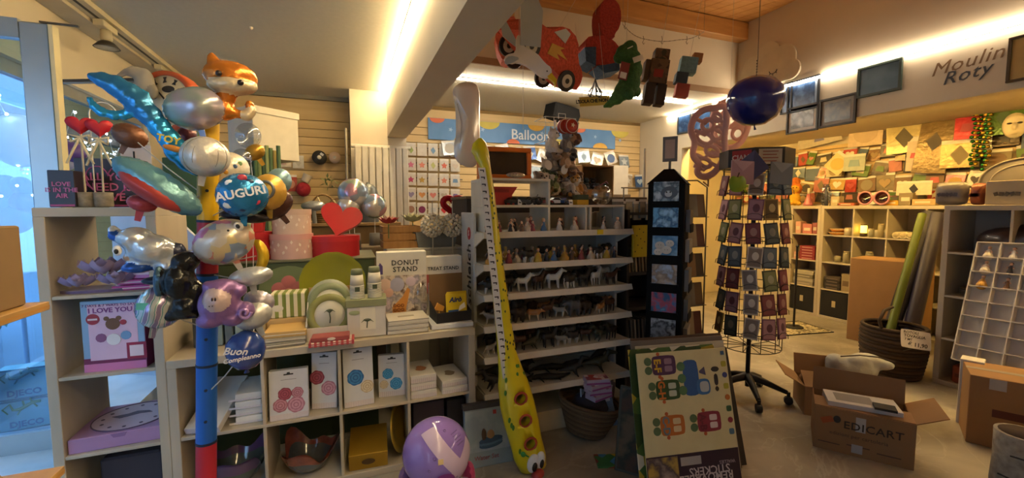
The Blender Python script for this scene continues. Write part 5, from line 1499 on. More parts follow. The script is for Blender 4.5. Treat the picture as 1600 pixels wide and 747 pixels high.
# radiator on the pier
a, b_ = PY(553, 230, 5.16), PY(637, 230, 5.16)
t = thing('radiator', 'tall white column radiator on the pier', 'radiator', (a.x, 5.10, 0))
RW = C('cfc7b4', .45)
W_ = b_.x-a.x; ztop = PY(590, 226, 5.16).z
n = 8
for i in range(n): G(RW).cbox(W_/n*i+.005, W_/n*(i+1)-.005, 0, .06, .30, ztop-.03, .008).obj('column', t)
for z_ in (.28, ztop-.05): G(RW).cyl((-.03, .03, z_+.02), (W_+.03, .03, z_+.02), .022, n=12).obj('header_pipe', t)
for x in (.06, W_-.06): G(RW).cyl((x, .03, .27), (x, .03, 0), .012, n=8).obj('supply_pipe', t)
G(RW).box(W_*.3, W_*.7, .05, .149, ztop-.3, ztop-.26).obj('wall_bracket', t)
tag(G(C('9a9384', .4, .4)).cyl((.02, 5.2, 0), (.02, 5.2, 2.35), .014, n=8).obj('heating_pipe'), 'grey heating pipe rising beside the pier and radiator', 'pipe')
# number one foil balloon
p = PY(729, 196, 2.95); s = mpp(p)
t = thing('number_balloon', 'tall cream silver number one foil balloon', 'balloon', p)
o1 = [(-19, 40), (-22, 48), (-20, 56), (-10, 64), (2, 67), (14, 66), (20, 60), (22, 45), (22, -20), (21, -48), (18, -58), (8, -66), (-10, -62), (-20, -52), (-21, -30), (-17, -18), (-17, 10), (-18, 30)]
def dense(o, k=3):
    out = []
    for i in range(len(o)):
        a, b = o[i], o[(i+1) % len(o)]
        for q in range(k): out.append((a[0]+(b[0]-a[0])*q/k, a[1]+(b[1]-a[1])*q/k))
    return out
def smooth_poly(o, it=2):
    for _ in range(it):
        q = []
        for i in range(len(o)):
            a, b = o[i], o[(i+1) % len(o)]
            q += [(a[0]*.75+b[0]*.25, a[1]*.75+b[1]*.25), (a[0]*.25+b[0]*.75, a[1]*.25+b[1]*.75)]
        o = q
    return o
G(C('e2d9c8', .2, .2, .03, 8, .05, coat=.5)).pillow([(x*s, z_*s) for x, z_ in smooth_poly(o1, 2)], .15, 8, .002, (1*s, 0)).obj('foil_skin', t)
G(C('a89c88', .4)).tube([(-17*s, -.04, 30*s), (-12*s, -.072, 0), (-14*s, -.06, -30*s)], .002, 4).obj('seam', t)
G(C('cfcac0', .5)).cyl((0, 0, 66*s), (0, 0, 2.8-p.z), .0012, n=5).obj('thread', t)
# red love heart foil
p = PY(716, 320, 3.6); s = mpp(p)
t = thing('heart_foil', 'red metallic foil letters of love with a heart ring', 'balloon', p)
G(foil('a81420', .2, .6)).tube([(x*17*s-8*s, 0, z_*15*s) for x, z_ in hp], 5*s, 10, True).obj('heart_ring', t)
G(foil('a81420', .2, .6)).tube([(10*s, 0, 8*s), (11*s, 0, -8*s), (20*s, 0, -8*s), (20*s, 0, 8*s)], 3.5*s, 8).obj('letters', t)
G(C('b5b0a6', .5)).tube([(0, 0, -15*s), (.01, .0, -.3), (0, 0, -p.z+1.0)], .0015, 4).obj('ribbon', t)
tag(G(C('6d6350', .7)).cbox(.50, .76, 3.5, 3.8, 0, 1.01, .004).obj('storage_block'), 'brown storage block behind the pale plinth', 'block')
# pearl bead balls on sticks behind the treat stand
for i, (u, v) in enumerate(((676, 352), (707, 352))):
    p = PY(u, v, 2.95)
    t = thing('pearl_ball', ['white pearl bead ball ornament beside the lotus planter', 'white pearl bead ball ornament beside the red emblem rack'][i], 'ornament', p)
    g = G(C('cfc4ae', .35))
    R2 = random.Random(i)
    for k in range(90):
        z_ = 1-2*(k+.5)/90
        q = k*2.39996
        rad = math.sqrt(1-z_*z_)
        g.ball((.075*rad*math.cos(q), .075*rad*math.sin(q), .075*z_), .012, 6, 4)
    o = g.obj('beads', t); o['kind'] = 'stuff'
    G(C('b5ab95', .6)).cyl((0, 0, -.07), (0, 0, 1.02-p.z), .005).cyl((0, 0, .07), (0, 0, .17), .003).obj('stick', t)
    G(C('8a8072', .7)).cyl((0, 0, 1.0-p.z), (0, 0, -p.z), .03, .05).obj('stand', t)

# ------------------------------------------------------------------ back corner by the window
t = thing('green_cupboard', 'tall dark green cupboard behind the balloon pole', 'cupboard', (-.99, 4.15, 0))
G(C('2c4a2c', .6)).cbox(-.35, .30, 0, .5, 0, 1.86, .004).obj('body', t)
for x0_, x1_ in ((-.34, -.03), (-.02, .29)):
    d_ = G(C('335433', .6)).cbox(x0_, x1_, -.018, 0, .05, 1.80, .003).obj('door', t)
    G(C('b9a25a', .3, .7)).ball(((x1_-.04) if x0_ < -.1 else (x0_+.04), -.03, .95), .012, 8, 6).obj('knob', d_)
t = thing('white_storage_box', 'large white lidded box on top of the green cupboard', 'box', (-.72, 4.30, 1.88), R(38))
G(C('cfc8b6', .6)).cbox(-.10, .30, -.16, .24, 0, .40, .004).obj('body', t)
G(C('d6cfbd', .6)).cbox(-.11, .31, -.17, .25, .37, .43, .004).obj('lid', t)
for i in range(7):
    p = PY(400+6*i, 262, 4.05)
    tag(G(C(['4f6b3a', '7d8a4a', '3a5232', '8f9a5c', '57703f', 'a08a3f', '44603a'][i], .6)).cyl((p.x, 4.05, 1.2), (p.x, 4.05, p.z+.18-.02*(i % 3)), .016, n=10).obj('paper_roll'), ['leaf green', 'olive', 'dark green', 'pale olive', 'moss green', 'mustard', 'forest green'][i]+' paper roll standing in front of the green cupboard', 'roll', 'paper rolls by the green cupboard')
t = thing('roll_stand', 'low brown stand carrying the green paper rolls', 'stand', (-.52, 4.0, 0))
G(C('5d4a35', .7)).cbox(-.24, .3, -.06, .14, 0, 1.2, .004).obj('body', t)
G(C('7a6245', .7)).cbox(-.25, .31, -.07, .14, 1.16, 1.2, .003).obj('rim', t)
# ribbon reels on the slat wall
for i, (u, v, r_, col, lab) in enumerate(((499, 246, 10.5, '2c2925', 'black ribbon reel on the slat wall'), (523, 246, 8.5, 'c9ae98', 'beige ribbon reel on the slat wall'))):
    p = PY(u, v, 5.60); s = mpp(p)
    t = thing('ribbon_reel', lab, 'reel', p)
    G(C(col, .6)).t((0, 0, 0), (R(90), 0, 0)).lathe([(.012, -.07), (r_*s, -.07), (r_*s, .02), (.012, .02)], 24, cap=False).obj('ribbon', t)
    G(C('d8d2c4', .5)).t((0, -.021, 0), (R(90), 0, 0)).lathe([(.0, -.001), (r_*s*.3, -.001), (r_*s*.3, .002), (0, .002)], 14).obj('core', t)
    if i == 0: G(C('d9d9d9', .5)).t((.03, -.022, .035), (0, R(35), 0)).box(-.02, .02, -.002, 0, -.014, .014).obj('price_label', t)
    G(C('8d877a', .4)).cyl((0, 0, 0), (0, .13, 0), .006).obj('peg', t)
# packs on the slat wall
wp = [(443, 254, 22, 14, 'cfc4ae', 'square', 'b5978a', 'white pack with pale print on the slat wall under the white box'), (466, 253, 16, 20, 'd3cdbd', 'leaf', 'bdb6a4', 'white crumpled pack on the slat wall beside the pale print pack'), (453, 286, 20, 26, 'b0432f', 'round', 'd89a7a', 'red orange doll pack on the slat wall'), (445, 322, 16, 18, 'c9bda4', 'square', 'a3392f', 'small beige pack low on the slat wall')]
for u, v, w_, h_, bc, mo, mc, lab in wp:
    p = PY(u, v, 5.2); s = mpp(p)
    packet(lab, p+Vector((0, .46, .05)) if False else PY(u, v, 5.715), w_*mpp(PY(u, v, 5.66)), h_*mpp(PY(u, v, 5.66)), bc, mo, mc, None, (0, 0, R(6)))
p = PY(474, 296, 5.6)
t = thing('yarn_ball', 'red yarn ball with a white band hung on the slat wall', 'yarn', p)
G(C('a3202c', .8, 0, .1, 40, .5)).ball((0, 0, 0), (.08, .07, .085), 14, 10).obj('ball', t)
G(C('d3c4ae', .7)).t((.02, 0, .09), (0, R(25), 0)).cyl((0, 0, 0), (0, 0, .09), .045, .055).obj('band', t)
G(C('8d877a', .4)).cyl((0, 0, .05), (0, .13, .08), .004).obj('peg', t)
# counter in the back with wicker handles, vase, foil balloons
t = thing('back_counter', 'brown counter in front of the slat wall', 'counter', (-.05, 4.5, 0))
G(C('6d5532', .7)).cbox(-.45, .55, 0, .5, 0, 1.28, .004).obj('body', t)
G(C('8a6d42', .6)).cbox(-.47, .57, -.02, .52, 1.28, 1.31, .003).obj('worktop', t)
WK = C('7d5f35', .7)
for i, (u, r_, lab) in enumerate(((505, 19, 'round wicker basket with a tall handle on the back counter'), (528, 15, 'smaller wicker basket with a pale ribbon on the back counter'))):
    p = PY(u, 330, 4.62)
    t = thing('wicker_basket', lab, 'basket', (p.x, 4.66, 1.31))
    s = mpp(p)
    for k in range(5): G(WK).t((0, 0, .012+.02*k)).tube([((r_*s*(.8+.05*k))*math.cos(q*.35), (r_*s*(.8+.05*k))*.7*math.sin(q*.35), 0) for q in range(18)], .011, 5, True).obj('woven_ring', t)
    G(WK).tube([(r_*s*math.cos(q), 0, .1+r_*s*1.5*math.sin(q)) for q in [math.pi*k/14 for k in range(15)]], .009, 6).obj('handle', t)
    G(C('c9b890', .6)).tube([(-r_*s*.4, -.02, .1+r_*s*1.3), (-r_*s*.2, -.05, .2), (0, -.05, .10), (.03, -.05, .02)], .008, 5).obj('ribbon', t)
    G(C('5d4626', .8)).lathe([(0, 0), (r_*s*.55, 0), (r_*s*.55, .006), (0, .006)], 16).obj('floor', t)
p = PY(516, 285, 4.62)
t = thing('leaf_garland', 'green leaf garland bow hung above the baskets', 'garland', p)
for k in range(16):
    q = k*.7
    G(C(['6d7a45', '8a9a5c', '5a6a3a'][k % 3], .7)).t((.05*math.cos(q), .02*math.sin(q*2), .04*math.sin(q)), (q, q*1.3, q)).add([(0, 0, 0), (.03, .012, 0), (.06, 0, .01), (.03, -.012, 0)], [(0, 1, 2, 3)]).obj('leaf', t)
G(C('a5905a', .6)).cyl((0, 0, .03), (0, 1.1, .10), .004).obj('hanger', t)
p = PY(584, 318, 4.62)
t = thing('grey_vase', 'grey metal dome vase on the back counter', 'vase', (p.x-.05, 4.64, 1.31))
G(C('6a6e6c', .35, .5)).lathe([(.09, 0), (.095, .02), (.095, .28), (.085, .35), (.05, .385), (.02, .39), (.015, .41), (0, .412)], 24).obj('body', t)
G(C('55585a', .4, .5)).lathe([(.098, .0), (.1, .015), (.098, .03)], 24, cap=False).obj('foot_ring', t)
M_PRT = print_mat('floral_foil', ['c9c4bf', '9fae9a', 'b98a9a', 'd3cdc6', '8fa0b5', 'cfc9c2'], 12, 'voronoi', .22, .5)
for i, (u, v, r_, lab) in enumerate(((552, 302, 23, 'round floral foil balloon on a stick in front of the radiator'), (545, 322, 17, 'smaller floral foil balloon below the round floral one'), (585, 322, 19, 'silver printed foil balloon beside the grey vase'))):
    p = PY(u, v, 3.7)
    s = mpp(p)
    t = thing('foil_balloon', lab, 'balloon', p)
    G(M_PRT).pillow(ell(40, r_*s, r_*s), .16, 7, .004).obj('foil_skin', t)
    G(C('cfcac0', .4)).cyl((0, 0, -r_*s), (0, 0, 1.25-p.z), .003, n=5).obj('stick', t)
    G(C('6d6a62', .6)).lathe([(0, 0), (.05, 0), (.045, .10), (0, .10)], 14, (0, 0, 1.15-p.z)).obj('weight_cup', t)
tag(G(C('74644a', .7)).cbox(.10, .49, 3.55, 3.85, 0, 1.15, .004).obj('balloon_table'), 'brown side table holding the floral foil balloon sticks', 'table')
p = PY(490, 322, 4.45)
t = thing('silver_bag', 'crumpled silver packet behind the pink hat boxes', 'packet', p)
G(C('a9adb0', .25, .6, .1, 20, .4)).pillow(ell(18, .11, .05), .06, 4, .004).obj('pouch', t)
G(C('a9adb0', .3)).cyl((0, 0, -.04), (0, .08, 1.31-p.z), .02).obj('base', t)
# station clock with orange rim
p = PY(268, 160, 3.2); s = mpp(p)
t = thing('wall_clock', 'large double-sided clock with orange rim on a bracket', 'clock', p, R(-24))
r_ = 46*s
G(C('c0592f', .4)).t((0, 0, 0), (R(90), 0, 0)).lathe([(r_*.83, -.04), (r_*.97, -.05), (r_, -.02), (r_, .02), (r_*.97, .05), (r_*.83, .04)], 48, cap=False).obj('rim', t)
G(C('d6c9a8', .5)).t((0, 0, 0), (R(90), 0, 0)).lathe([(0, -.036), (r_*.85, -.036), (r_*.85, .036), (0, .036)], 48).obj('face', t)
for k in range(12):
    q = k*math.pi/6
    G(C('2f2a24', .5)).t((r_*.68*math.sin(q), -.038, r_*.68*math.cos(q)), (0, q, 0)).prism([(-.012, -.018), (.012, -.012), (.006, .0), (.012, .018), (-.010, .016), (-.004, .002)], -.002, 0).obj('numeral', t)
for q, l in ((R(-38), .5), (R(52), .62)): G(C('2f2a24', .5)).t((0, -.041, 0), (0, q, 0)).prism([(-.006, -.02), (.006, -.02), (.003, r_*l), (-.003, r_*l)], -.002, 0).obj('hand', t)
G(C('2f2a24', .5)).t((r_*.1, -.039, r_*.38)).pillow(ell(16, .04, .02), .003, 2).obj('dial_print', t)
G(C('3f3a33', .5)).box(-r_-.62, -r_*.3, -.02, .02, r_*.70, r_*.80).obj('bracket_arm', t)
t = thing('fabric_bundle', 'grey fabric bundle draped on the clock bracket', 'fabric', PY(226, 128, 3.15))
b = Blob().e(C('a39c8f', .9, bump=.3), (0, 0, 0), (.05, .035, .08)).e(C('a39c8f', .9, bump=.3), (-.04, 0, .05), (.05, .03, .035)).limb(C('a39c8f', .9, bump=.3), (-.08, 0, .05), (-.12, 0, .02), .02, .012).e(C('8d8679', .9), (.03, 0, -.05), (.035, .03, .05))
link('bundle', b.mesh('bundle', .008), t)
# spotlight track
t = thing('spotlight_track', 'cream spotlight track along the plaster ceiling by the window wall', 'track', (0, 0, 0))
TR = C('cbbf9f', .5)
G(TR).box(-1.60, -1.50, .5, 5.70, 2.765, 2.80).obj('housing', t)
G(C('4a4335', .6)).box(-1.562, -1.542, .5, 5.70, 2.7635, 2.765).obj('slot', t)
G(C('bdb196', .6)).box(-1.749, -1.60, .5, 5.72, 2.74, 2.80).obj('cornice', t)
for i, Y in enumerate((3.95, 4.95)):
    t = thing('spotlight', ['cream track spotlight with a dark bulb hanging over the fairy lights', 'cream track spotlight nearer the slat wall and clock'][i], 'spotlight', (-1.552, Y, 2.763))
    G(TR).cbox(-.03, .03, -.10, .10, -.045, 0, .004).obj('adapter', t)
    G(TR).lathe([(.03, -.045), (.035, -.10), (.03, -.12)], 16).obj('neck', t)
    G(C('3f3a33', .4)).lathe([(.03, -.12), (.045, -.13), (.075, -.165), (.072, -.168), (.03, -.14)], 20, cap=False).obj('shade', t)
    G(C('b5ae9c', .3)).lathe([(0, -.166), (.068, -.166), (.06, -.155), (0, -.155)], 18).obj('bulb_face', t)
G(C('cfc4ae', .5)).ball((-.62, 3.75, 2.795), .014, 8, 6).obj('ceiling_hook_boss', bpy.data.objects['ceiling'])
# copper foil behind the shark
fb('dull copper foil balloon behind the shark', 203, 212, 2.3, 24, 18, .1, foil('7a4f38', .35, .5), (0, R(25), 0), 1.5)
fb('dark wine foil ring balloon behind the pole top', 292, 215, 2.25, 14, 18, .08, foil('4d2028', .3, .5), (0, R(10), 0), 1.6)
# ------------------------------------------------------------------ hung from the ceiling
THR = C('b8b0a0', .5)
def thread(t, p, ztop, dx_=0., dy_=0., z0=0.):
    G(THR).cyl((0, 0, z0), (dx_, dy_, ztop-p.z), .0015, n=5).obj('thread', t)
# wooden seagull mobile
YG = 2.45
p = PY(822, 85, YG); s = mpp(p)
t = thing('seagull_mobile', 'white wooden seagull mobile with grey wings and yellow beak', 'mobile', p, R(-12))
L = lambda u, v: ((u-822)*s, (85-v)*s)
bod = smooth_poly([L(786, 96), L(790, 88), L(806, 84), L(806, 60), L(812, 56), L(818, 76), L(838, 82), L(852, 98), L(862, 104), L(863, 114), L(857, 121), L(845, 119), L(826, 104), L(808, 98), L(798, 101)], 1)
G(C('d6d1c8', .5)).prism(bod, -.012, .012).obj('body', t)
G(C('9aa4ac', .5)).prism(smooth_poly([L(787, 97), L(795, 89), L(813, 92), L(800, 100), L(789, 104)], 1), -.016, -.012).obj('tail', t)
G(C('d9b41f', .4)).prism([L(855, 118), L(862, 112), L(871, 122), L(869, 133), L(866, 126)], -.013, .013).obj('beak', t)
G(C('1d1b1b', .3)).t((L(855, 110)[0], -.013, L(855, 110)[1])).ball((0, 0, 0), (.005, .003, .005), 8, 6).obj('eye', t)
G(C('a7b0b8', .5)).t((0, -.015, 0), (0, 0, R(8))).prism([L(812, 0), L(812, 73), L(845, 73), L(849, 18), L(837, -6)], -.004, .004).obj('wing', t)
G(C('a7b0b8', .5)).t((0, .015, 0), (0, 0, R(-8))).prism([L(782, 34), L(792, 34), L(808, 64), L(806, 72), L(786, 56)], -.004, .004).obj('wing', t)
G(THR).cyl((L(811, 60)[0], 0, L(811, 60)[1]), (L(811, 60)[0], 0, 3.62-p.z), .0015, n=5).cyl((L(817, 75)[0], 0, L(817, 75)[1]), (L(817, 75)[0], 0, -.45), .0015, n=5).obj('thread', t)
# fringe material for pinatas
def fringe(h): return C(h, .85, 0, .22, 55, .9)
RDP, RDP2 = fringe('c4503a'), fringe('a5362a')
# car pinata
YQ = 3.0
p = PY(848, 88, YQ); s = mpp(p)
t = thing('car_pinata', 'red fringed racing car pinata hanging on strings', 'pinata', p, R(0), None, (R(20), R(24), R(20)))
car = smooth_poly([(-72, -14), (-72, 12), (-52, 20), (-28, 24), (-10, 46), (22, 46), (40, 22), (62, 14), (68, -2), (66, -16)], 1)
G(RDP).prism([(x*s, z_*s) for x, z_ in car], -.15, .15).obj('body', t)
G(C('b0b4b2', .4)).prism([(x*s, z_*s) for x, z_ in ((-22, 26), (-8, 42), (4, 42), (4, 26))], -.154, .154).obj('side_window', t)
for x in (-44, 40):
    for y in (-.165, .145):
        w_ = G(C('1d1b1b', .6)).cyl((x*s, y, -14*s), (x*s, y+.02, -14*s), 16*s, n=24).obj('wheel', t)
        G(C('c5bfb0', .5)).cyl((x*s, y-.003, -14*s), (x*s, y+.023, -14*s), 10*s, n=20).obj('hub_cap', w_)
        G(C('2a2826', .5)).cyl((x*s, y-.005, -14*s), (x*s, y+.025, -14*s), 4*s, n=12).obj('hub_bolt', w_)
G(C('c99a2f', .5)).prism([(x*s, z_*s) for x, z_ in ((-14, -4), (10, 2), (0, 6), (22, 10), (2, 14), (8, 20), (-16, 12))], -.155, -.15).obj('flame_print', t)
thread(t, p, 3.62, 0, 0, .05)
p2 = PY(797, 75, 3.45); s = mpp(p2)
t = thing('folded_pinata', 'coral fringed pinata folded behind the seagull mobile', 'pinata', p2, R(-15))
G(fringe('c4604c')).prism([(x*s, z_*s) for x, z_ in smooth_poly([(-26, 22), (2, 46), (12, 30), (8, -10), (-2, -28), (-18, -20)], 1)], -.08, .08).obj('body', t)
G(C('c9a26a', .7)).prism([(x*s, z_*s) for x, z_ in ((-12, 50), (6, 62), (6, 44), (-8, 36))], -.05, .05).obj('paper_flap', t)
G(C('1d1b1b', .6)).cyl((4*s, -.1, -24*s), (4*s, -.08, -24*s), 13*s, n=20).obj('wheel', t)
thread(t, p2, 3.62, 0, 0, .1)
# red and blue bust pinata (plain)
p = PY(930, 70, 3.25); s = mpp(p)
t = thing('bust_pinata', 'plain red and blue bust shaped pinata', 'pinata', p, R(-10))
RB, BB = fringe('9c2f24'), fringe('2f4a6a')
L = lambda u, v: ((u-930)*s, (70-v)*s)
G(RB).prism(smooth_poly([L(930, 30), L(933, 12), L(945, 5), L(960, 10), L(966, 28), L(963, 48), L(955, 58), L(955, 64), L(936, 64), L(932, 50)], 1), -.09, .09).obj('head', t)
G(RB).prism(smooth_poly([L(906, 72), L(914, 64), L(942, 62), L(960, 74), L(966, 88), L(962, 100), L(930, 108), L(910, 100)], 1), -.10, .10).obj('torso', t)
G(BB).prism([L(906, 82), L(924, 80), L(924, 108), L(908, 102)], -.104, .104).obj('side_panel', t)
G(BB).prism([L(926, 108), L(962, 100), L(964, 112), L(940, 118)], -.10, .10).obj('hem', t)
thread(t, p, 3.62, .03, 0, .25)
# dark ribbon bunch
p = PY(930, 135, 3.0); s = mpp(p)
t = thing('ribbon_bunch', 'bunch of black and silver pull ribbons under the bust pinata', 'ribbons', p)
for k in range(14):
    q = k*.9
    G(C(['2a2624', '6d6a66', '3d3835'][k % 3], .35, .2)).tube([(0, 0, .06), (.02*math.cos(q), .02*math.sin(q), .0), (.06*math.cos(q), .05*math.sin(q), -.05-.02*(k % 3)), (.045*math.cos(q+.5), .04*math.sin(q+.5), -.09)], .0035, 4).obj('ribbon', t)
G(THR).cyl((0, 0, .05), (.0, .05, .17), .002).obj('knot', t)
# yellow sign
p = PY(929, 158, 3.02); s = mpp(p)
t = thing('hanging_sign', 'small yellow hanging sign with black lettering beside the green pinata', 'sign', p, 0, None, (0, R(-7), R(-5)))
G(C('cdb04a', .5)).cbox(-26*s, 26*s, -.004, .004, -7*s, 7*s, .002).obj('board', t)
text("L'ISOLA CHE NON C'È", 7.4*s, C('1d1a14', .5), t, (1*s, -.006, 0), bold=.0012, sp=.9)
G(THR).cyl((-20*s, 0, 7*s), (-20*s, 0, .6), .0012, n=4).cyl((20*s, 0, 7*s), (20*s, 0, .6), .0012, n=4).obj('thread', t)
# green dinosaur pinata
p = PY(978, 118, 2.75); s = mpp(p)
t = thing('dinosaur_pinata', 'green fringed dinosaur pinata hanging head up', 'pinata', p, R(-15))
GR, GR2 = fringe('3d6a2f'), fringe('325a28')
L = lambda u, v: ((u-978)*s, (118-v)*s)
g = G(GR)
b = Blob()
for (u, v, r_, y) in ((984, 76, 12, 0), (974, 84, 13, 0), (966, 92, 9, 0), (990, 92, 13, 0), (988, 110, 17, 0), (984, 128, 18, 0), (974, 142, 15, 0), (964, 153, 11, 0), (953, 162, 7, 0), (945, 166, 4, 0), (998, 140, 9, .04), (980, 150, 9, -.05)):
    b.e(GR if (u+v) % 2 else GR2, (L(u, v)[0], y, L(u, v)[1]), (r_*s, r_*s*.75, r_*s))
link('body', b.mesh('body', .014, 2), t)
G(C('c9c2b4', .5)).t((L(990, 98)[0], -.085, L(990, 98)[1]), (0, R(-20), 0)).box(-8*s, 8*s, -.003, .003, -4*s, 4*s).obj('label', t)
G(C('7a2a24', .5)).t((L(967, 118)[0], -.10, L(967, 118)[1]), (0, R(12), 0)).box(-7*s, 7*s, -.003, .003, -13*s, 13*s).m(C('d8d0c0', .5)).box(-5*s, 5*s, -.004, -.003, -11*s, -2*s).obj('swing_tag', t)
G(C('ddd6c6', .5)).t((L(978, 81)[0], -.075, L(978, 81)[1]), (0, R(-25), 0)).box(-.022, .022, -.002, .002, -.003, .003).obj('eye_slit', t)
thread(t, p, 3.62, .02, 0, .2)
# brown blocky pinata
p = PY(1026, 122, 2.95); s = mpp(p)
t = thing('block_pinata', 'brown patchy blocky pinata with two square legs', 'pinata', p, R(-25), None, (0, R(8), R(-25)))
BRP = print_mat('brown_patches', ['4a3626', '5d4632', '3d3a28', '6d5238'], 26, 'voronoi', .9)
G(BRP).cbox(-14*s, 14*s, -.06, .06, -10*s, 26*s, .004).obj('torso', t)
G(BRP).cbox(-10*s, 12*s, -.055, .055, 26.3*s, 42*s, .004).obj('head', t)
for x0_, x1_ in ((-16, -1), (2, 16)): G(C('3d2f22', .9)).cbox(x0_*s, x1_*s, -.05, .05, -42*s, -10.3*s, .004).obj('leg', t)
G(C('8a2f22', .8)).box(-8*s, 6*s, -.063, -.06, -2*s, 10*s).obj('red_patch', t)
G(C('5a4530', .9)).cbox(-22*s, -14.3*s, -.05, .05, -6*s, 24*s, .004).obj('arm', t)
thread(t, p, 3.62, .0, 0, 42*s)
# blue grey block figure
p = PY(1072, 118, 3.1); s = mpp(p)
t = thing('block_figure_pinata', 'small blue grey and red block figure pinata', 'pinata', p, R(-30), None, (0, R(10), R(-30)))
G(C('6a8a8f', .85, 0, .15, 40, .4)).cbox(-13*s, 12*s, -.055, .055, 2*s, 26*s, .004).obj('torso', t)
G(C('36424a', .85)).cbox(-16*s, 2*s, -.06, .05, -14*s, 1.8*s, .004).obj('arm', t)
G(C('9c4a3d', .85)).cbox(-12*s, 8*s, -.045, .045, -34*s, -14.2*s, .004).obj('legs', t)
G(C('9a6a3f', .85)).cbox(4*s, 18*s, -.04, .04, 20*s, 34*s, .004).obj('cap', t)
thread(t, p, 3.62, .0, 0, 26*s)
# chain with hooks
p0_, p1_, p2_, p3_ = PY(973, 38, 3.2), PY(1003, 60, 3.2), PY(1062, 62, 3.2), PY(1100, 50, 3.2)
t = thing('hook_chain', 'fine metal chain strung with small hooks for pinatas', 'chain', p1_)
def bez(q):
    pts_ = [p0_, p1_, p2_, p3_]
    i = min(int(q*3), 2); f = q*3-i
    return pts_[i].lerp(pts_[i+1], f)-Vector((0, 0, .02*math.sin(math.pi*f)))-p1_
CH = C('8a7f6c', .3, .7)
for k in range(44): G(CH).cyl(bez(k/44), bez((k+.8)/44), .004 if k % 2 else .0028, n=5).obj('chain_link', t)
for u, v in ((976, 42), (1005, 66), (1034, 66), (1073, 66), (1092, 58)):
    c = PY(u, v-6, 3.2)-p1_
    o = G(CH).tube([c+Vector((0, 0, .02)), c+Vector((.008, 0, -.01)), c+Vector((-.006, 0, -.035)), c+Vector((.006, 0, -.05)), c+Vector((.016, 0, -.035))], .003, 5).obj('hook', t)
for q in (0, 1): G(CH).cyl(bez(q), bez(q)+Vector((0, 0, 3.62-(bez(q)+p1_).z)), .0015, n=4).obj('hanger_wire', t)
# loudspeaker
p = PY(878, 177, 5.1); s = mpp(p)
t = thing('loudspeaker', 'black loudspeaker hung under the niche ceiling', 'speaker', p, R(20))
G(C('171615', .7, spec=.1)).prism([(x*s, z_*s) for x, z_ in ((-30, -9), (26, -14), (33, -2), (30, 9), (-24, 12))], -.08, .1).obj('cabinet', t)
G(C('1c1b1a', .8, spec=.1)).prism([(x*s, z_*s) for x, z_ in ((-25, -6), (22, -10), (26, 5), (-21, 8))], -.084, -.08).obj('grille', t)
G(C('2a2826', .5)).cyl((0, 0, .06), (0, 0, 2.8-p.z), .012).box(-.05, .05, -.02, .02, .05, .07).obj('bracket', t)
# blue balloon on a cord
p = PY(1180, 158, 2.3); s = mpp(p)
t = thing('latex_balloon', 'large glossy royal blue balloon hanging on a long cord', 'balloon', p)
G(C('1e2a78', .12, 0, .02, coat=.5)).lathe([(.002, -38*s), (16*s, -35.5*s), (30*s, -26*s), (39*s, -10*s), (41*s, 4*s), (38*s, 18*s), (28*s, 30*s), (14*s, 36.5*s), (.002, 38*s)], 32).obj('skin', t)
G(C('1a2468', .3)).cyl((0, 0, -38*s), (.01, 0, -44*s), .004, .009).obj('knot', t)
G(C('6d6452', .6)).tube([(0, 0, 37*s), (.01, 0, .3), (.015, 0, 3.61-p.z)], .003, 5).obj('cord', t)
for k in range(6): G(C('5d5442', .6)).ball((.004, 0, 40*s+.02*k), .006, 6, 4).obj('cord_knot', t)
# niche post
p = PY(1041, 175, 3.3)
tag(G(C('b5ae9c', .3, .5)).cyl((p.x, 3.6, 0), (p.x, 3.6, 2.05), .012, n=8).cyl((p.x, 3.6, 0), (p.x, 3.6, .02), .12, n=16).obj('chrome_post'), 'thin chrome post standing behind the postcard tower', 'post')

# ------------------------------------------------------------------ on the wall over the alcove
XW = XR-.004
def wall_xz(t_): pass
# cloud lamp
c0, c1 = PX(1155, 110, XW), PX(1250, 108, XW)
cy, cz, wc_ = (c0.y+c1.y)/2, PX(1205, 108, XW).z, abs(c0.y-c1.y)
t = thing('cloud_plaque', 'cream wooden cloud with closed eyes on the wall', 'wall decoration', (XW, cy, cz), R(-90))
cl = []
for cx_, cz_, r_, a0, a1 in ((-.36, -.10, .15, 250, 120), (-.24, .10, .17, 170, 70), (.02, .20, .20, 150, 30), (.26, .10, .19, 110, 0), (.38, -.10, .14, 60, -90)):
    for k in range(9):
        q = R(a0+(a1-a0)*k/8)
        cl.append((cx_*wc_+r_*wc_*math.cos(q), cz_*wc_+r_*wc_*math.sin(q)))
G(C('d6cbb0', .5)).prism(cl, -.025, .0).obj('board', t)
for x in (-.18, .12):
    e_ = G(C('2a2622', .5)).tube([(wc_*x+wc_*.06*math.cos(q), -.028, -wc_*.04+wc_*.045*math.sin(q)) for q in [math.pi+math.pi*k/8 for k in range(9)]], .004, 5).obj('eyelid', t)
    for k in range(3):
        q = math.pi+math.pi*(k+1)/4
        G(C('2a2622', .5)).tube([(wc_*x+wc_*.06*math.cos(q), -.028, -wc_*.04+wc_*.045*math.sin(q)), (wc_*x+wc_*.085*math.cos(q), -.028, -wc_*.04+wc_*.075*math.sin(q))], .003, 4).obj('lash', e_)
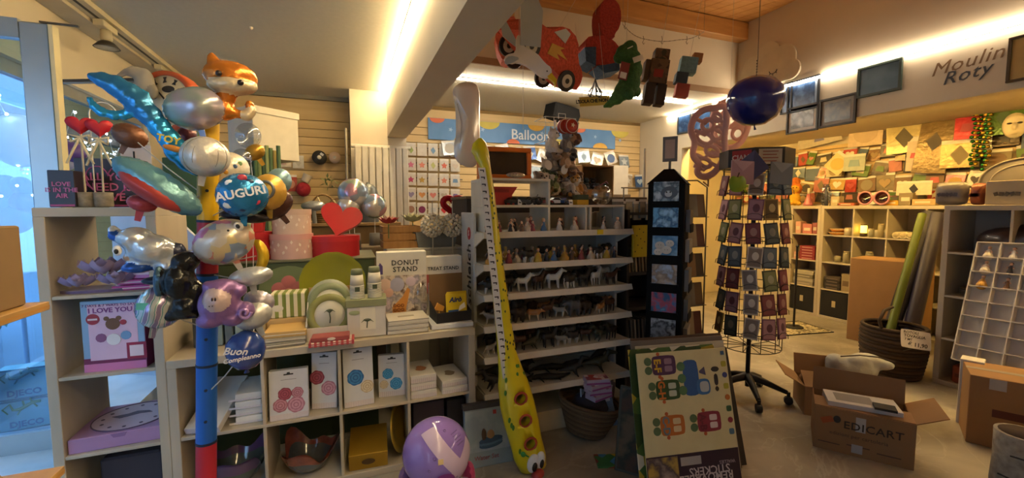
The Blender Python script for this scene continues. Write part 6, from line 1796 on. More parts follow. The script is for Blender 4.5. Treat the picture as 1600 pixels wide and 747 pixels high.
def wall_frame(label, u0, v0, u1, v1, fcol, mat, fw=.022, mount=None):
    """framed picture on the wall plane x = XW, from its top-near and bottom-far photo corners"""
    a, b_ = PX(u0, v0, XW), PX(u1, v1, XW)
    y0_, y1_ = a.y, b_.y                         # y0_ is the far side (smaller u)
    zt_, zb_ = a.z, b_.z
    w_, h_ = abs(y0_-y1_), zt_-zb_
    t = thing('framed_picture', label, 'picture', (XW, (y0_+y1_)/2, zb_), R(-90))
    F_ = C(fcol, .5)
    for bx in ((-w_/2, w_/2, 0, fw), (-w_/2, w_/2, h_-fw, h_)): G(F_).cbox(bx[0], bx[1], -.02, 0, bx[2], bx[3], .002).obj('frame_rail', t)
    for bx in ((-w_/2, -w_/2+fw), (w_/2-fw, w_/2)): G(F_).cbox(bx[0], bx[1], -.02, 0, fw, h_-fw, .002).obj('frame_rail', t)
    if mount: G(C(mount, .6)).box(-w_/2+fw, w_/2-fw, -.006, -.001, fw, h_-fw).obj('mount', t)
    i_ = fw+(.03 if mount else 0)
    G(mat).box(-w_/2+i_, w_/2-i_, -.008, -.002, i_, h_-i_).obj('print', t)
    return t
BLU = print_mat('blue_photo', ['2f4f80', '3d6499', '26406a', '5b7fae'], 6, 'noise', .25)
DRK = print_mat('dark_photo', ['2a2018', '8d8272', '4a3c2c', 'b5ab98'], 7, 'noise', .25)
SEA = print_mat('sea_photo', ['4a6274', '6d8494', '5b7383'], 5, 'noise', .25)
wall_frame('framed blue picture just beyond the blue balloon high on the wall', 1222, 132, 1238, 176, '1f2228', BLU, .015)
wall_frame('large framed blue picture under the strip light', 1232, 130, 1280, 168, '1c2430', BLU, .018, '9fb5cc')
wall_frame('dark framed photograph of rocks below the blue picture', 1231, 170, 1279, 203, '2a2018', DRK, .02, 'c9bfae')
wall_frame('dark framed photograph of an old car beside the rocks photograph', 1282, 157, 1338, 192, '2a2018', print_mat('car_photo', ['4a3a28', '6d583c', '35291c', '8d7654'], 5, 'noise', .25), .022, '8f8676')
wall_frame('green framed sea picture cut by the strip light', 1342, 108, 1409, 140, '2f4038', SEA, .022)
wall_frame('dark framed cream poster with black lettering past the script wording', 1578, 60, 1640, 118, '4a3c22', C('bfa562', .6), .018)
a = PX(1594, 96, XW)
t = thing('poster_lettering', 'tall black letter on the cream poster', 'lettering', (XW-.012, a.y, a.z), R(-90))
text('P', .15, C('2a2414', .6), t, (.06, 0, 0), bold=.002)
for i, (u0, v0, u1, v1) in enumerate(((1060, 180, 1080, 206), (1083, 172, 1112, 200))):
    wall_frame(['small framed blue print near the niche corner under the strip light', 'framed blue print beside the pink cut-out panel'][i], u0, v0, u1, v1, '26303c', BLU, .02)
# script lettering
for s_, u, v, col, sz in (('Moulin', 1508, 97, '7a5c3c', .14), ('Roty', 1508, 116, '3d4148', .135)):
    p = PX(u, v, XW)
    t = thing('wall_script', 'brown script word Moulin in handwriting on the wall' if s_ == 'Moulin' else 'dark grey script word Roty under the brown word on the wall', 'lettering', p, R(-90))
    text(s_, sz, C(col, .6), t, (0, -.0012, 0), (R(90), R(-4), 0), shear=.35, ext=.001, sp=1.08)
tag(G(C('5a4028', .6)).ball((XW, PX(1374, 146, XW).y, PX(1374, 146, XW).z), .012, 8, 6).obj('wall_screw'), 'brown screw head in the wall under the sea picture', 'screw')
# pink cut-out panels
for i, (u, v, Y, lab, sc_) in enumerate(((1105, 222, 2.66, 'pale pink lace cut-out panel with looping holes on a stem', 1.), (1140, 195, 3.0, 'pale pink cut-out panel behind the lace one', .95))):
    p = PY(u, v, Y); s = mpp(p)*sc_
    t = thing('cutout_panel', lab, 'decoration', p, R(-20))
    PKC = C('e8b0a0', .6)
    t.scale = (1, .35, 1)
    ou = [(-22, 38), (-8, 50), (10, 52), (28, 56), (30, 30), (26, 10), (30, -20), (16, -46), (-2, -56), (-16, -48), (-10, -34), (-24, -20), (-18, 0), (-28, 18)] if i == 0 else [(-30, 20), (-10, 38), (14, 40), (30, 30), (34, 6), (22, -30), (0, -40), (-26, -30)]
    # outline ring with loops: real openings between the bands
    G(PKC).tube([(x*s, 0, z_*s) for x, z_ in smooth_poly(ou, 2)], 5.5*s, 6, True).obj('outer_band', t)
    lo = ((0, 26, 9, 9), (14, 38, 7, 6), (-4, 6, 13, 8), (8, -14, 11, 7), (-2, -32, 10, 6), (16, 14, 8, 10)) if i == 0 else ((0, 10, 15, 14), (-14, -14, 9, 9), (14, -14, 9, 10))
    for x, z_, a_, b2 in lo:
        G(PKC).t((x*s, .004, z_*s), (0, R(25), 0)).tube([(a_*s*math.cos(q*.45), 0, b2*s*math.sin(q*.45)) for q in range(14)], 3.4*s, 6, True).obj('loop_band', t)
    for k in range(5 if i == 0 else 3):
        z0_ = 36-18*k
        G(PKC).tube([(-20*s, .002, z0_*s), (-4*s, .002, (z0_-7)*s), (8*s, .002, (z0_+3)*s), (24*s, .002, (z0_-5)*s)], 3.2*s, 6).obj('cross_band', t)
    if i == 0: G(C('a88a6a', .5)).tube([(4*s, .02, -50*s), (5*s, .04, -.35), (.0, .12, 1.66-p.z)], .008, 6).obj('stem', t)
    else: G(THR).cyl((0, 0, 38*s), (0, 0, 3.62-p.z), .0015, n=5).obj('thread', t)
# ------------------------------------------------------------------ yellow inflatable measuring giraffe
def YQf(v): return 2.36-(v-225)/(745-225)*.29
path = [(750, 216, 3), (749, 224, 11), (750, 236, 14), (754, 248, 11.5), (759, 262, 8), (764, 300, 9), (769, 350, 10), (774, 400, 11), (780, 450, 12), (786, 500, 13), (792, 550, 15), (798, 580, 20), (802, 600, 25), (808, 630, 28), (815, 660, 28), (822, 690, 26), (828, 712, 26), (833, 730, 22), (836, 742, 14), (837, 748, 5)]
base = PY(834, 745, YQf(745)); base.z = .0
t = thing('inflatable_giraffe', 'yellow inflatable measuring giraffe with cartoon face and three holes', 'inflatable', base)
vs, fs = [], []
n = 18
for (u, v, r_) in path:
    c = PY(u, v, YQf(v))
    s = mpp(c)
    for k in range(n):
        q = 2*math.pi*k/n
        vs.append((c.x-base.x+r_*s*math.cos(q), c.y-base.y+r_*s*.62*math.sin(q), max(.004, c.z+r_*s*.1*math.cos(q))))
for i in range(len(path)-1):
    for k in range(n): fs.append((i*n+(k+1) % n, i*n+k, (i+1)*n+k, (i+1)*n+(k+1) % n))
fs.append(tuple(range(n))); fs.append(tuple(range(len(path)*n-1, (len(path)-1)*n-1, -1)))
YEL = C('d8c71a', .3, 0, .03, coat=.3)
bo = G(YEL).add(vs, fs, True).obj('giraffe_tmp')
cuts = []
for u, v in ((808, 617), (815, 651), (823, 686)):
    c = PY(u, v, YQf(v))-base; s = mpp(PY(u, v, YQf(v)))
    cuts.append((c, 9.5*s))
    co = G(C('a8432c', .4)).cyl(c+Vector((0, -.3, 0)), c+Vector((0, .3, 0)), 9.5*s, n=20).obj('cut_tmp')
    md = bo.modifiers.new('b', 'BOOLEAN'); md.object = co; md.operation = 'DIFFERENCE'; md.solver = 'EXACT'
dg = bpy.context.evaluated_depsgraph_get()
me = bpy.data.meshes.new_from_object(bo.evaluated_get(dg))
for o in [o for o in bpy.data.objects if o.name.endswith('_tmp') or '_tmp.' in o.name]: bpy.data.objects.remove(o)
link('body', me, t)
for c, r_ in cuts: G(C('a8432c', .4)).t(c).tube([(r_*math.cos(q*.35), -.055, r_*math.sin(q*.35)) for q in range(18)], .007, 6, True).obj('hole_rim', t)
# ruler strip along the neck
g0 = [(752, 262), (758, 300), (763, 350), (768, 400), (774, 450), (779, 500), (785, 550), (791, 592)]
vs, fs = [], []
for u, v in g0:
    for du in (-5, 6):
        c = PY(u+du, v, YQf(v)-.028)-base
        vs.append(tuple(c))
for i in range(len(g0)-1): fs.append((2*i, 2*i+2, 2*i+3, 2*i+1))
G(C('dcdad6', .5)).add(vs, fs).add([(a, b+.002, c) for a, b, c in vs], [f[::-1] for f in fs]).obj('ruler_strip', t)
g = G(C('20202a', .5))
for k in range(30):
    v = 266+k*11
    f = (v-262)/(592-262)*(len(g0)-1); i = min(int(f), len(g0)-2); f -= i
    u = g0[i][0]+(g0[i+1][0]-g0[i][0])*f
    c = PY(u+1, v, YQf(v)-.029)-base
    g.t(c).box(-.013, .010, -.0012, .0012, -.003, .003).box(.004, .010, -.0012, .0012, -.011, .003)
o = g.obj('ruler_marks', t); o['kind'] = 'stuff'
g = G()
R3 = random.Random(9)
for k in range(46):
    v = R3.uniform(300, 700)
    for i in range(len(path)-1):
        if path[i][1] <= v <= path[i+1][1]:
            f = (v-path[i][1])/(path[i+1][1]-path[i][1])
            u = path[i][0]+(path[i+1][0]-path[i][0])*f; r_ = path[i][2]+(path[i+1][2]-path[i][2])*f
            break
    q = R3.uniform(-.2 if v < 590 else -.85, .85)
    c = PY(u+q*r_, v, YQf(v)); s = mpp(c)
    if any((c-base-cc).length < rr_*1.5 for cc, rr_ in cuts): continue
    yo = -r_*s*.62*math.sqrt(1-q*q)
    g.m(C('4f8a2f' if v > 560 else '4a5a1f', .5)).t(c-base+Vector((0, yo, 0))).ball((0, 0, 0), (.005 if v < 560 else .008, .003, .008 if v < 560 else .016), 8, 5)
o = g.obj('spot_print', t); o['kind'] = 'stuff'
for u, v, rx_, rz_ in ((827, 716, 10, 15), (838, 711, 8, 14)):
    c = PY(u, v, YQf(v)); s = mpp(c)
    e_ = G(C('e6e8ea', .4)).t(c-base+Vector((0, -.052, 0)), (0, R(8), 0)).ball((0, 0, 0), (rx_*s, .014, rz_*s), 14, 8).obj('eye', t)
    G(C('17191d', .3)).t(c-base+Vector((.004, -.066, -.015)), (0, R(8), 0)).ball((0, 0, 0), (rx_*s*.45, .006, rz_*s*.5), 10, 6).obj('pupil', e_)
c = PY(834, 733, YQf(733)); s = mpp(c)
G(C('a8352c', .3)).t(c-base+Vector((0, -.055, 0)), (0, R(-25), 0)).ball((0, 0, 0), (11*s, .03, 8*s), 14, 8).obj('nose', t)
c = PY(811, 701, YQf(701))
G(C('3f9a4f', .4)).t(c-base+Vector((0, -.06, 0)), (0, R(-35), 0)).ball((0, 0, 0), (.014, .006, .018), 10, 6).cyl((.006, 0, -.01), (.014, 0, -.035), .004).obj('horn_print', t)
# ------------------------------------------------------------------ purple balloon with foil base
p = PY(682, 706, 1.84); s = mpp(p)
t = thing('purple_balloon', 'large purple balloon with pale diagonal bands on a pink foil base', 'balloon', (p.x, p.y, 0))
G(C('8a72c4', .14, 0, .03, coat=.4)).ball((0, 0, p.z), (52*s, 52*s, 52*s), 56, 36).obj('skin', t)
rb = 52*s
for k, (ax_, ay_, off, wd) in enumerate(((R(-38), R(10), .30, .20), (R(40), R(12), .50, .22))):
    from mathutils import Euler
    rm = Euler((R(20), ax_, 0)).to_matrix()
    vs, fs = [], []
    for i in range(41):
        q = math.pi*(i/40)
        for d_ in [wd*(j2/4-1) for j2 in range(9)]:
            h_ = off+d_; rad = math.sqrt(1-h_*h_)
            v_ = rm @ Vector((h_, -rad*math.sin(q), rad*math.cos(q)))
            vs.append((v_.x*rb*1.008, v_.y*rb*1.008, p.z+v_.z*rb*1.008))
    for i in range(40):
        for j2 in range(8): fs.append((9*i+j2, 9*i+j2+1, 9*i+j2+10, 9*i+j2+9))
    G(C('c6b4d6', .2)).add(vs, fs, True).obj('pale_band', t)
def onball(a_, e_, r__=1.006): return Vector((rb*r__*math.cos(R(e_))*math.sin(R(a_)), -rb*r__*math.cos(R(e_))*math.cos(R(a_)), rb*r__*math.sin(R(e_))))
c = onball(35, 42)
for k in range(5):
    c = onball(42, 50-5*k)
    G(C('55408a', .4)).t(c+Vector((0, 0, p.z)), (R(-45+5*k), 0, R(42))).box(-.022, .022-.006*(k % 2), -.0006, .0006, -.0012, .0012).obj('small_print', t)
G(C('7a2f86', .3)).t(onball(2, -18)+Vector((0, 0, p.z)), (R(18), 0, 0)).pillow(ell(20, .045, .035), .008, 4).obj('magenta_print', t)
G(C('d8c08a', .3)).t(onball(-4, 14)+Vector((0, 0, p.z)), (R(-14), 0, 0)).box(-.011, .011, -.002, .002, -.009, .012).obj('gift_print', t)
for k, (a_, e_) in enumerate(((-14, 20), (-22, 2), (26, -22), (18, 60))): G(C('6d4f9e', .3)).t(onball(a_, e_)+Vector((0, 0, p.z)), (R(-e_), 0, R(a_))).tube([(.006*math.cos(q), 0, .006*math.sin(q)) for q in [k2*.7 for k2 in range(9)]], .0015, 4, True).obj('ring_print', t)
PKF = foil('b5457e', .25, .5)
for k in range(7):
    q = R(-60+k*50)
    G(PKF if k % 2 else foil('9a7ab0', .25, .5)).t((.145*math.sin(q), -.145*math.cos(q), p.z-.13), (0, R(20*(k % 3)), q)).pillow(ell(22, .055, .05), .06, 5, .004).obj('foil_ball', t)
G(C('cfcac0', .4)).cyl((0, 0, 0), (0, 0, p.z-.15), .008).lathe([(0, 0), (.12, 0), (.12, .02), (0, .02)], 20).obj('stand', t)
# water set pack
t = thing('water_set_pack', 'pale blue box of a paddling pool set leaning against the rack', 'box', (PZ(768, 728, 0).x-.005, 2.20, 0), 0, None, (R(-10), 0, R(-3)))
G(C('8fa0a8', .45)).cbox(-.135, .135, 0, .05, 0, .33, .003).obj('carton', t)
G(C('3a3a42', .4)).box(-.14, .12, -.001, .051, .318, .345).obj('header', t)
G(print_mat('pool_sky', ['9fb2bd', 'b0bec6', '8d9fae'], 5, 'noise', .4)).box(-.13, .13, -.0012, 0, .085, .31).obj('sky_print', t)
for k in range(3): G(C(['3f5f80', '55789a', '33506f'][k], .4)).t((.01, -.002-.001*k, .118+.012*k), (0, R(-6), 0)).pillow(ell(24, .07, .02), .006, 3).obj('pool_print', t)
G(C('4a3428', .5)).t((-.03, -.005, .175)).pillow(ell(14, .014, .035), .006, 3).obj('child_print', t)
G(C('a5805a', .5)).t((.01, -.005, .17)).pillow(ell(14, .022, .028), .006, 3).obj('child_print', t)
G(C('a8323a', .5)).box(.03, .05, -.002, 0, .28, .303).obj('logo_print', t)
G(C('4a6a50', .5)).prism([(.09, .31), (.13, .31), (.13, .2), (.11, .22)], -.002, 0).obj('palm_print', t)
text('Water Set', .034, C('9a4a52', .5), t, (-.02, -.002, .05), shear=.1)

# ------------------------------------------------------------------ black postcard tower
TX, TY = PY(1062, 400, 2.13).x, 2.13
t = thing('postcard_tower', 'black four-sided postcard tower with a pointed top', 'display stand', (TX, TY+.11, 0), R(-50))
BLK = C('100f0f', .7, spec=.15)
zr = PY(1056, 287, 2.13).z; zc_ = PY(1056, 262, 2.13).z
hw = .112
G(BLK).cbox(-hw, hw, -hw, hw, .12, zr, .004).obj('column', t)
G(BLK).add([(-hw-.008, -hw-.008, zr), (hw+.008, -hw-.008, zr), (hw+.008, hw+.008, zr), (-hw-.008, hw+.008, zr), (-.03, -.03, zc_), (.03, -.03, zc_), (.03, .03, zc_), (-.03, .03, zc_)], [(3, 2, 1, 0), (4, 5, 6, 7), (0, 1, 5, 4), (1, 2, 6, 5), (2, 3, 7, 6), (3, 0, 4, 7)]).obj('roof', t)
G(BLK).lathe([(0, 0), (.2, 0), (.2, .02), (.04, .05), (.04, .12)], 24).obj('foot', t)
G(C('6d665a', .5)).cyl((0, 0, zc_), (0, 0, zc_+.05), .008).box(-.045, .045, -.006, .006, zc_+.05, zc_+.21).obj('top_sign', t)
G(C('b59a84', .5)).box(-.03, .03, -.0075, -.006, zc_+.07, zc_+.19).obj('sign_print', t)
vis = [(299, 'seal', ['6d8a96', '9fb5bb', '4a626c', 'c3cfd0']), (340, 'sea', ['3f7fb0', '6fb0d8', '2a5a86', '9fcbe4']), (384, 'bears', ['5f8fb5', '86b0cc', '4a7aa0']), (429, 'land', ['7fa0c0', 'c0a88a', '8a7458', 'a9bccb']), (473, 'coral', ['6d9fb5', '3f6a96', 'b53a4a', '2a4a70']), (514, 'forest', ['4a4f55', '8d9398', '2a2d30', 'b5bcc0'])]
for side in range(2):
    for k, (v, nm, cols_) in enumerate(vis):
        z_ = PY(1056, v, 2.13).z
        rz_ = 0 if side == 0 else R(90)
        lab = {'seal': 'seal on ice', 'sea': 'blue sea wave', 'bears': 'polar bear family', 'land': 'sandy winter landscape', 'coral': 'coral reef', 'forest': 'grey misty forest'}[nm]
        if side == 1:
            continue
        t2 = thing('postcard', 'postcard picture of %s in the black tower' % lab, 'postcard', (TX, TY+.11, z_), R(-50))
        G(print_mat('photo_'+nm, cols_, 16, 'noise', .3)).t((0, -hw-.006, 0), (R(-3), 0, 0)).box(-.076, .076, -.003, .003, -.062, .062).obj('card', t2)
        if nm == 'bears':
            for x, zz, r_ in ((-.03, .0, .03), (.03, .015, .026), (.01, -.03, .034), (-.04, -.045, .03)):
                G(C('d8d4c8', .5)).t((x, -hw-.010, zz)).pillow(ell(16, r_, r_*.85), .008, 3).obj('bear_print', t2)
                for dx_ in (-.008, .008): G(C('1d1b1b', .5)).t((x+dx_, -hw-.015, zz+.004)).ball((0, 0, 0), (.0025, .002, .0025), 6, 4).obj('eye_print', t2)
        if nm == 'seal':
            G(C('5a6670', .5)).t((.02, -hw-.010, -.01)).pillow(ell(20, .05, .042), .008, 3).obj('seal_print', t2)
            G(C('c3cfd0', .5)).t((.015, -hw-.015, -.015)).pillow(ell(16, .022, .02), .006, 3).obj('face_print', t2)
            for dx_ in (-.01, .012): G(C('141414', .4)).t((.015+dx_, -hw-.02, -.005)).ball((0, 0, 0), (.005, .003, .005), 8, 5).obj('eye_print', t2)
        G(BLK).t((0, -hw-.004, -.067), (0, 0, 0)).box(-.085, .085, -.012, .004, -.006, .006).obj('pocket_lip', t2)
        for s_ in (-1, 1): pass
for k in range(6):
    z_ = .35+.19*k
    for q, (sx_, rzz) in enumerate(((hw, 0), )):
        t2 = thing('card_pocket', 'dark side pocket of cards on the postcard tower', 'cards', (TX, TY+.11, z_), R(-50), 'side pockets of the postcard tower')
        G(C(['6d665c', '8a8276', '55504a'][k % 3], .5)).box(hw+.004, hw+.03, -.08, .08, 0, .14).obj('card_block', t2)
        G(BLK).box(hw+.03, hw+.034, -.085, .085, -.005, .05).obj('pocket_lip', t2)
# brown book columns behind the tower
t = thing('book_spinner', 'tall metal book spinner between the postcard tower and the card spinner', 'rack', (2.68, 2.88, 0))
MTL = C('6d6558', .35, .5)
G(MTL).cyl((0, 0, 0), (0, 0, 1.68), .018, n=10).obj('post', t)
G(MTL).lathe([(0, 0), (.24, 0), (.24, .02), (0, .03)], 24).obj('foot', t)
for x, y in ((-.15, -.12), (.15, -.12), (.15, .12), (-.15, .12)): G(MTL).tube([(x, y, .1), (x, y, 1.62), (x*.6, y*.6, 1.68), (0, 0, 1.68)], .007, 6).obj('upright', t)
for k in range(6): G(MTL).box(-.16, .16, -.14, .14, .12+.25*k, .126+.25*k).obj('tier', t)
bc = ['6d5238', '8a6a45', '4d3a2a', '9a8a70', '5d2f28', '7a7264']
for k in range(6):
    for j in range(3):
        tag(G(C(bc[(k*2+j) % 6], .6)).t((0, 0, 0), (R(-8), 0, 0)).cbox(-.045, .045, 0, .02, 0, .19, .002).obj('book', None, (2.58+.10*j, 2.76-.02*(j % 2), .1265+.25*k)), ['brown', 'tan', 'dark brown', 'stone', 'maroon', 'grey'][(k*2+j) % 6]+' book on tier %s of the metal book spinner' % ['one', 'two', 'three', 'four', 'five', 'six'][k], 'book', 'books on the metal spinner')
# ------------------------------------------------------------------ dark shelf between rack and tower
t = thing('dark_shelf_unit', 'dark brown shelf unit between the white rack and the postcard tower', 'shelf', (0, 0, 0))
DB = C('2c231d', .7)
XS0, XS1 = 1.88, 2.30
ZD = [.10, .42, .72, .98, 1.22, 1.42]
for x in (XS0, XS1-.02): G(DB).box(x, x+.02, 2.55, 2.90, 0, 1.44).obj('side_board', t)
for z_ in ZD: G(DB).box(XS0+.02, XS1-.02, 2.55, 2.90, z_-.02, z_).obj('shelf_board', t)
G(DB).box(XS0+.02, XS1-.02, 2.89, 2.90, .1, 1.4).obj('back_board', t)
for i in range(10):
    tag(G(C(['8a7350', '6d5a3c', '9a8560', '55452e'][i % 4], .6)).t((0, 0, 0), (0, R(-6), 0)).box(0, .012, 0, .2, 0, .17).obj('picture_book', None, (1.925+.030*i, 2.58, .98)), ['ochre', 'brown', 'sand', 'dark brown'][i % 4]+' picture book filed on the dark shelf unit', 'book', 'picture books filed on the dark shelf')
for i in range(9):
    tag(G(C(['3d3a36', '5a534a', '7d7264', '2f2c2a'][i % 4], .6)).t((0, 0, 0), (0, R(-5), 0)).box(0, .014, 0, .2, 0, .2).obj('picture_book', None, (1.925+.033*i, 2.58, .42)), ['charcoal', 'grey brown', 'taupe', 'black'][i % 4]+' picture book filed low on the dark shelf unit', 'book', 'picture books filed low')
p = PY(1001, 377, 2.52)
t = thing('activity_pack', 'bright yellow activity pack hanging on the dark shelf unit', 'pack', p)
s = mpp(p)
G(C('c9a815', .45)).cbox(-14*s, 14*s, 0, .02, -25*s, 25*s, .002).obj('card', t)
for k in range(8): G(C('4a4416', .5)).t(((-10+20*((k*5) % 8)/8)*s, -.001, (-16+5*k)*s)).pillow(ell(8, .006, .005), .003, 2).obj('dot_print', t)
p = PY(985, 328, 2.6)
for i in range(6):
    q = PY(965+10*i, 326+(3 if i % 2 else 0), 2.62)
    packet('glossy silver charm pack hanging over the dark shelf unit', q, .085, .14, ['a9a498', '8a8478', 'b5b0a2'][i % 3], 'square', ['6d665a', '4a453c', '8a7f6c'][i % 3], 'silver charm packs over the dark shelf', (0, 0, R(rr.uniform(-15, 15))), True)
G(C('8d877a', .4, .5)).cyl((1.88, 2.63, 1.60), (2.34, 2.63, 1.60), .005, n=6).obj('rail', bpy.data.objects['dark_shelf_unit'])
for x in (1.90, 2.28): G(C('8d877a', .4, .5)).cyl((x, 2.63, 1.44), (x, 2.63, 1.60), .005, n=6).obj('rail_post', bpy.data.objects['dark_shelf_unit'])
# ------------------------------------------------------------------ wire card spinner
CX_, CY_ = 2.84, 2.32
t = thing('card_spinner', 'black wire greeting card spinner on a five-legged castor base', 'rack', (CX_, CY_, 0))
WR = C('1f1c1a', .45, .3)
pc = Vector((CX_, CY_, 1)); s = mpp(pc)
zat = lambda v: HC+(PY(1184, v, PY(1184, v, 1).y*0+CY_).z-HC)
zh1, zh0, zlo = PY(1184, 228, CY_-.2).z, PY(1184, 258, CY_-.2).z, PY(1184, 556, CY_-.2).z
G(WR).cyl((0, 0, .08), (0, 0, zh1), .016, n=10).obj('post', t)
g = G(C('1c1917', .5))
rr8 = .245
oc = [(rr8*math.cos(R(-141+45*k)), rr8*math.sin(R(-141+45*k))) for k in range(8)]
g.prism(oc, zh0, zh1, 'z').obj('header', t)
h_ = zh1-zh0
for a_, wid, col, tx, tc, ts in ((-163.5, .13, 'a8261f', 'CIAM!', 'e0c9bd', .05), (-118.5, .15, 'b5ab98', '', '', 0)):
    rin = rr8*math.cos(R(22.5))
    # facing panel centred on an octagon side
    q = R(a_)
    o = G(C(col, .5)).t((rin*math.cos(q), rin*math.sin(q), (zh0+zh1)/2), (0, 0, q+R(90))).box(-wid/2, wid/2, -.003, 0, -h_*.40, h_*.40).obj('header_print', t)
    if tx: text(tx, ts, C(tc, .5), t, ((rin+.004)*math.cos(q), (rin+.004)*math.sin(q), (zh0+zh1)/2), (R(90), 0, q+R(90)), bold=.001)
    else:
        for k in range(4): G(C('8a3a30', .5)).t(((rin+.003)*math.cos(q), (rin+.003)*math.sin(q), zh1-.03-.022*k), (0, 0, q+R(90))).box(-.05, .05-.01*(k % 2), -.0015, 0, -.003, .003).obj('header_line', t)
NC = 12
rc = .215
tiers = [PY(1184, v, CY_-.2).z for v in (300, 340, 378, 416, 452, 490, 528, 556)]
for z_ in tiers+[zh0-.01]:
    G(WR).tube([(rc*math.cos(q*.2618), rc*math.sin(q*.2618), z_) for q in range(24)], .0035, 5, True).obj('hoop', t)
for k in range(NC):
    q = 2*math.pi*k/NC
    G(WR).tube([(rc*math.cos(q), rc*math.sin(q), zh0), (rc*math.cos(q), rc*math.sin(q), zlo)], .003, 5).obj('upright_wire', t)
    G(WR).tube([(rc*math.cos(q), rc*math.sin(q), zlo), (.02*math.cos(q), .02*math.sin(q), zlo)], .003, 5).obj('spoke', t)
for k in range(5):
    q = R(20+72*k)
    lg = G(WR).tube([(0, 0, .16), (.10*math.cos(q), .10*math.sin(q), .14), (.26*math.cos(q), .26*math.sin(q), .085)], [.032, .026, .016], 8).obj('leg', t)
    c = Vector((.27*math.cos(q), .27*math.sin(q), 0))
    G(C('151413', .5)).t(c, (0, 0, q)).cyl((0, -.018, .03), (0, .018, .03), .03, n=14).cyl((0, 0, .04), (0, 0, .09), .012).obj('castor', lg)
# greeting cards in the spinner
CP = [['6d3238', '8a4a4c', 'b58a80'], ['3d4a58', '6a7a84', 'a9aea8'], ['4f5a3a', '8a9060', 'b5b592'], ['cfc6b5', '8d7f70', 'ddd6c6', '6d4a4a'], ['8a5a6a', 'b58a92', '6d4452'], ['2f3438', '55605c', '8a8878'], ['a88a4a', '6d5530', 'c9b480']]
CNM = ['dark red', 'slate blue', 'olive', 'white printed', 'mauve', 'charcoal', 'ochre']
cm = [print_mat('card_%d' % i, c, 9, 'noise', .45) for i, c in enumerate(CP)]
cme = [G(C(CP[i][0], .5)).cbox(-.048, .048, -.006, .006, 0, .15, .002).m(C(CP[i][1], .5)).box(-.040, .040, -.0068, -.006, .012, .14).m(C(CP[i][2], .5)).t((.004, -.0072, .085)).pillow(ell(12, .022, .03), .003, 2).mesh('card') for i in range(7)]
lip = G(WR).tube([(-.055, -.012, .0), (-.055, -.012, .03), (-.02, -.012, .045), (.02, -.012, .045), (.055, -.012, .03), (.055, -.012, 0)], .0022, 4).mesh('wire_pocket')
seq = {-170: [4, 2, 4, 1, 0, 4, 5, 6], -140: [3, 4, 0, 3, 3, 3, 3, 3], -112: [1, 6, 5, 1, 2, 0, 4, 1], -84: [1, 2, 0, 5, 0, 0, 4, 1], -200: [0, 4, 2, 1, 4, 5, 6, 5]}
for a_, cols_ in seq.items():
    for k, ci in enumerate(cols_[:7]):
        q = R(a_+rr.uniform(-3, 3))
        z_ = tiers[k]-.02
        rad = rc+.028
        t2 = thing('greeting_card', '%s greeting card in tier %s of the wire spinner' % (CNM[ci], ['one', 'two', 'three', 'four', 'five', 'six', 'seven'][k]), 'card', (CX_+rad*math.cos(q), CY_+rad*math.sin(q), z_), 0, 'greeting cards in the wire spinner', (R(-8), R(rr.uniform(-6, 6)), q+R(90)))
        link('card', cme[ci], t2)
        link('wire_pocket', lip, t2)
for i, (u, v, ci, w2, tl, lab) in enumerate(((1160, 268, 4, 1.25, 4, 'pink square envelope on top of the wire spinner'), (1176, 258, 1, 1.2, -38, 'tilted dark blue envelope on top of the wire spinner'), (1221, 270, 1, 1.3, 6, 'tall grey blue card at the top tier of the wire spinner'))):
    p = PY(u, v, 2.06)
    t2 = thing('envelope', lab, 'envelope', p, 0, None, (R(-6), R(tl), R(-20)))
    G(C(['a5808a', '2f3560', '6d747c'][i], .6)).cbox(-.06*w2, .06*w2, -.004, .004, -.08, .07, .001).obj('paper', t2)
    G(C(['b8969e', '414878', '8a9096'][i], .6)).prism([(-.055*w2, .068), (.055*w2, .068), (0, .0)], -.0055, -.004).obj('flap', t2)
p = PY(1152, 287, 2.04); s = mpp(p)
t2 = thing('apple_card', 'green apple shaped card on the wire spinner', 'card', p, R(-20))
G(C('7d9a1f', .45)).pillow([(x*s*16, z_*s*14) for x, z_ in smooth_poly([(-.9, .3), (-.5, .95), (0, .7), (.5, .95), (.95, .3), (.7, -.8), (0, -1), (-.7, -.8)], 2)], .02, 4).obj('apple', t2)
G(C('4a3a24', .6)).tube([(0, 0, 10*s), (.01, 0, 17*s)], .004, 5).obj('stem', t2)

# ------------------------------------------------------------------ leaning sticker boards
B0, B1 = PZ(1014, 772, 0), PZ(1170, 750, 0)
ex = (B1-B0); Wd = ex.length; rzb = math.atan2(ex.y, ex.x)
lean = R(-14)
def leaning(name, label, cat, off, dx_, w_, h_, th, mat, dl=0.):
    nrm = Vector((-math.sin(rzb), math.cos(rzb), 0))
    t = thing(name, label, cat, B0+nrm*off+ex.normalized()*dx_, 0, None, (lean+dl, 0, rzb))
    G(mat).cbox(0, w_, 0, th, 0, h_, .002).obj('sheet', t)
    return t
T0 = PY(1000, 548, B0.y+.20)
Hh_ = (T0.z)/math.cos(lean)*1.0
t = leaning('sticker_sheet', 'large cream sheet of train wagon stickers leaning against the boards', 'sticker sheet', 0, 0, Wd*.93, Hh_, .006, C('cfc69a', .4))
W2 = Wd*.93
def sq(s_, t_): return (s_*W2, Hh_*(1-t_))
def rrect(cx_, cz_, a, b, r_=.3):
    k = min(a, b)*r_
    return smooth_poly([(cx_-a+k, cz_-b), (cx_+a-k, cz_-b), (cx_+a, cz_-b+k), (cx_+a, cz_+b-k), (cx_+a-k, cz_+b), (cx_-a+k, cz_+b), (cx_-a, cz_+b-k), (cx_-a, cz_-b+k)], 1)
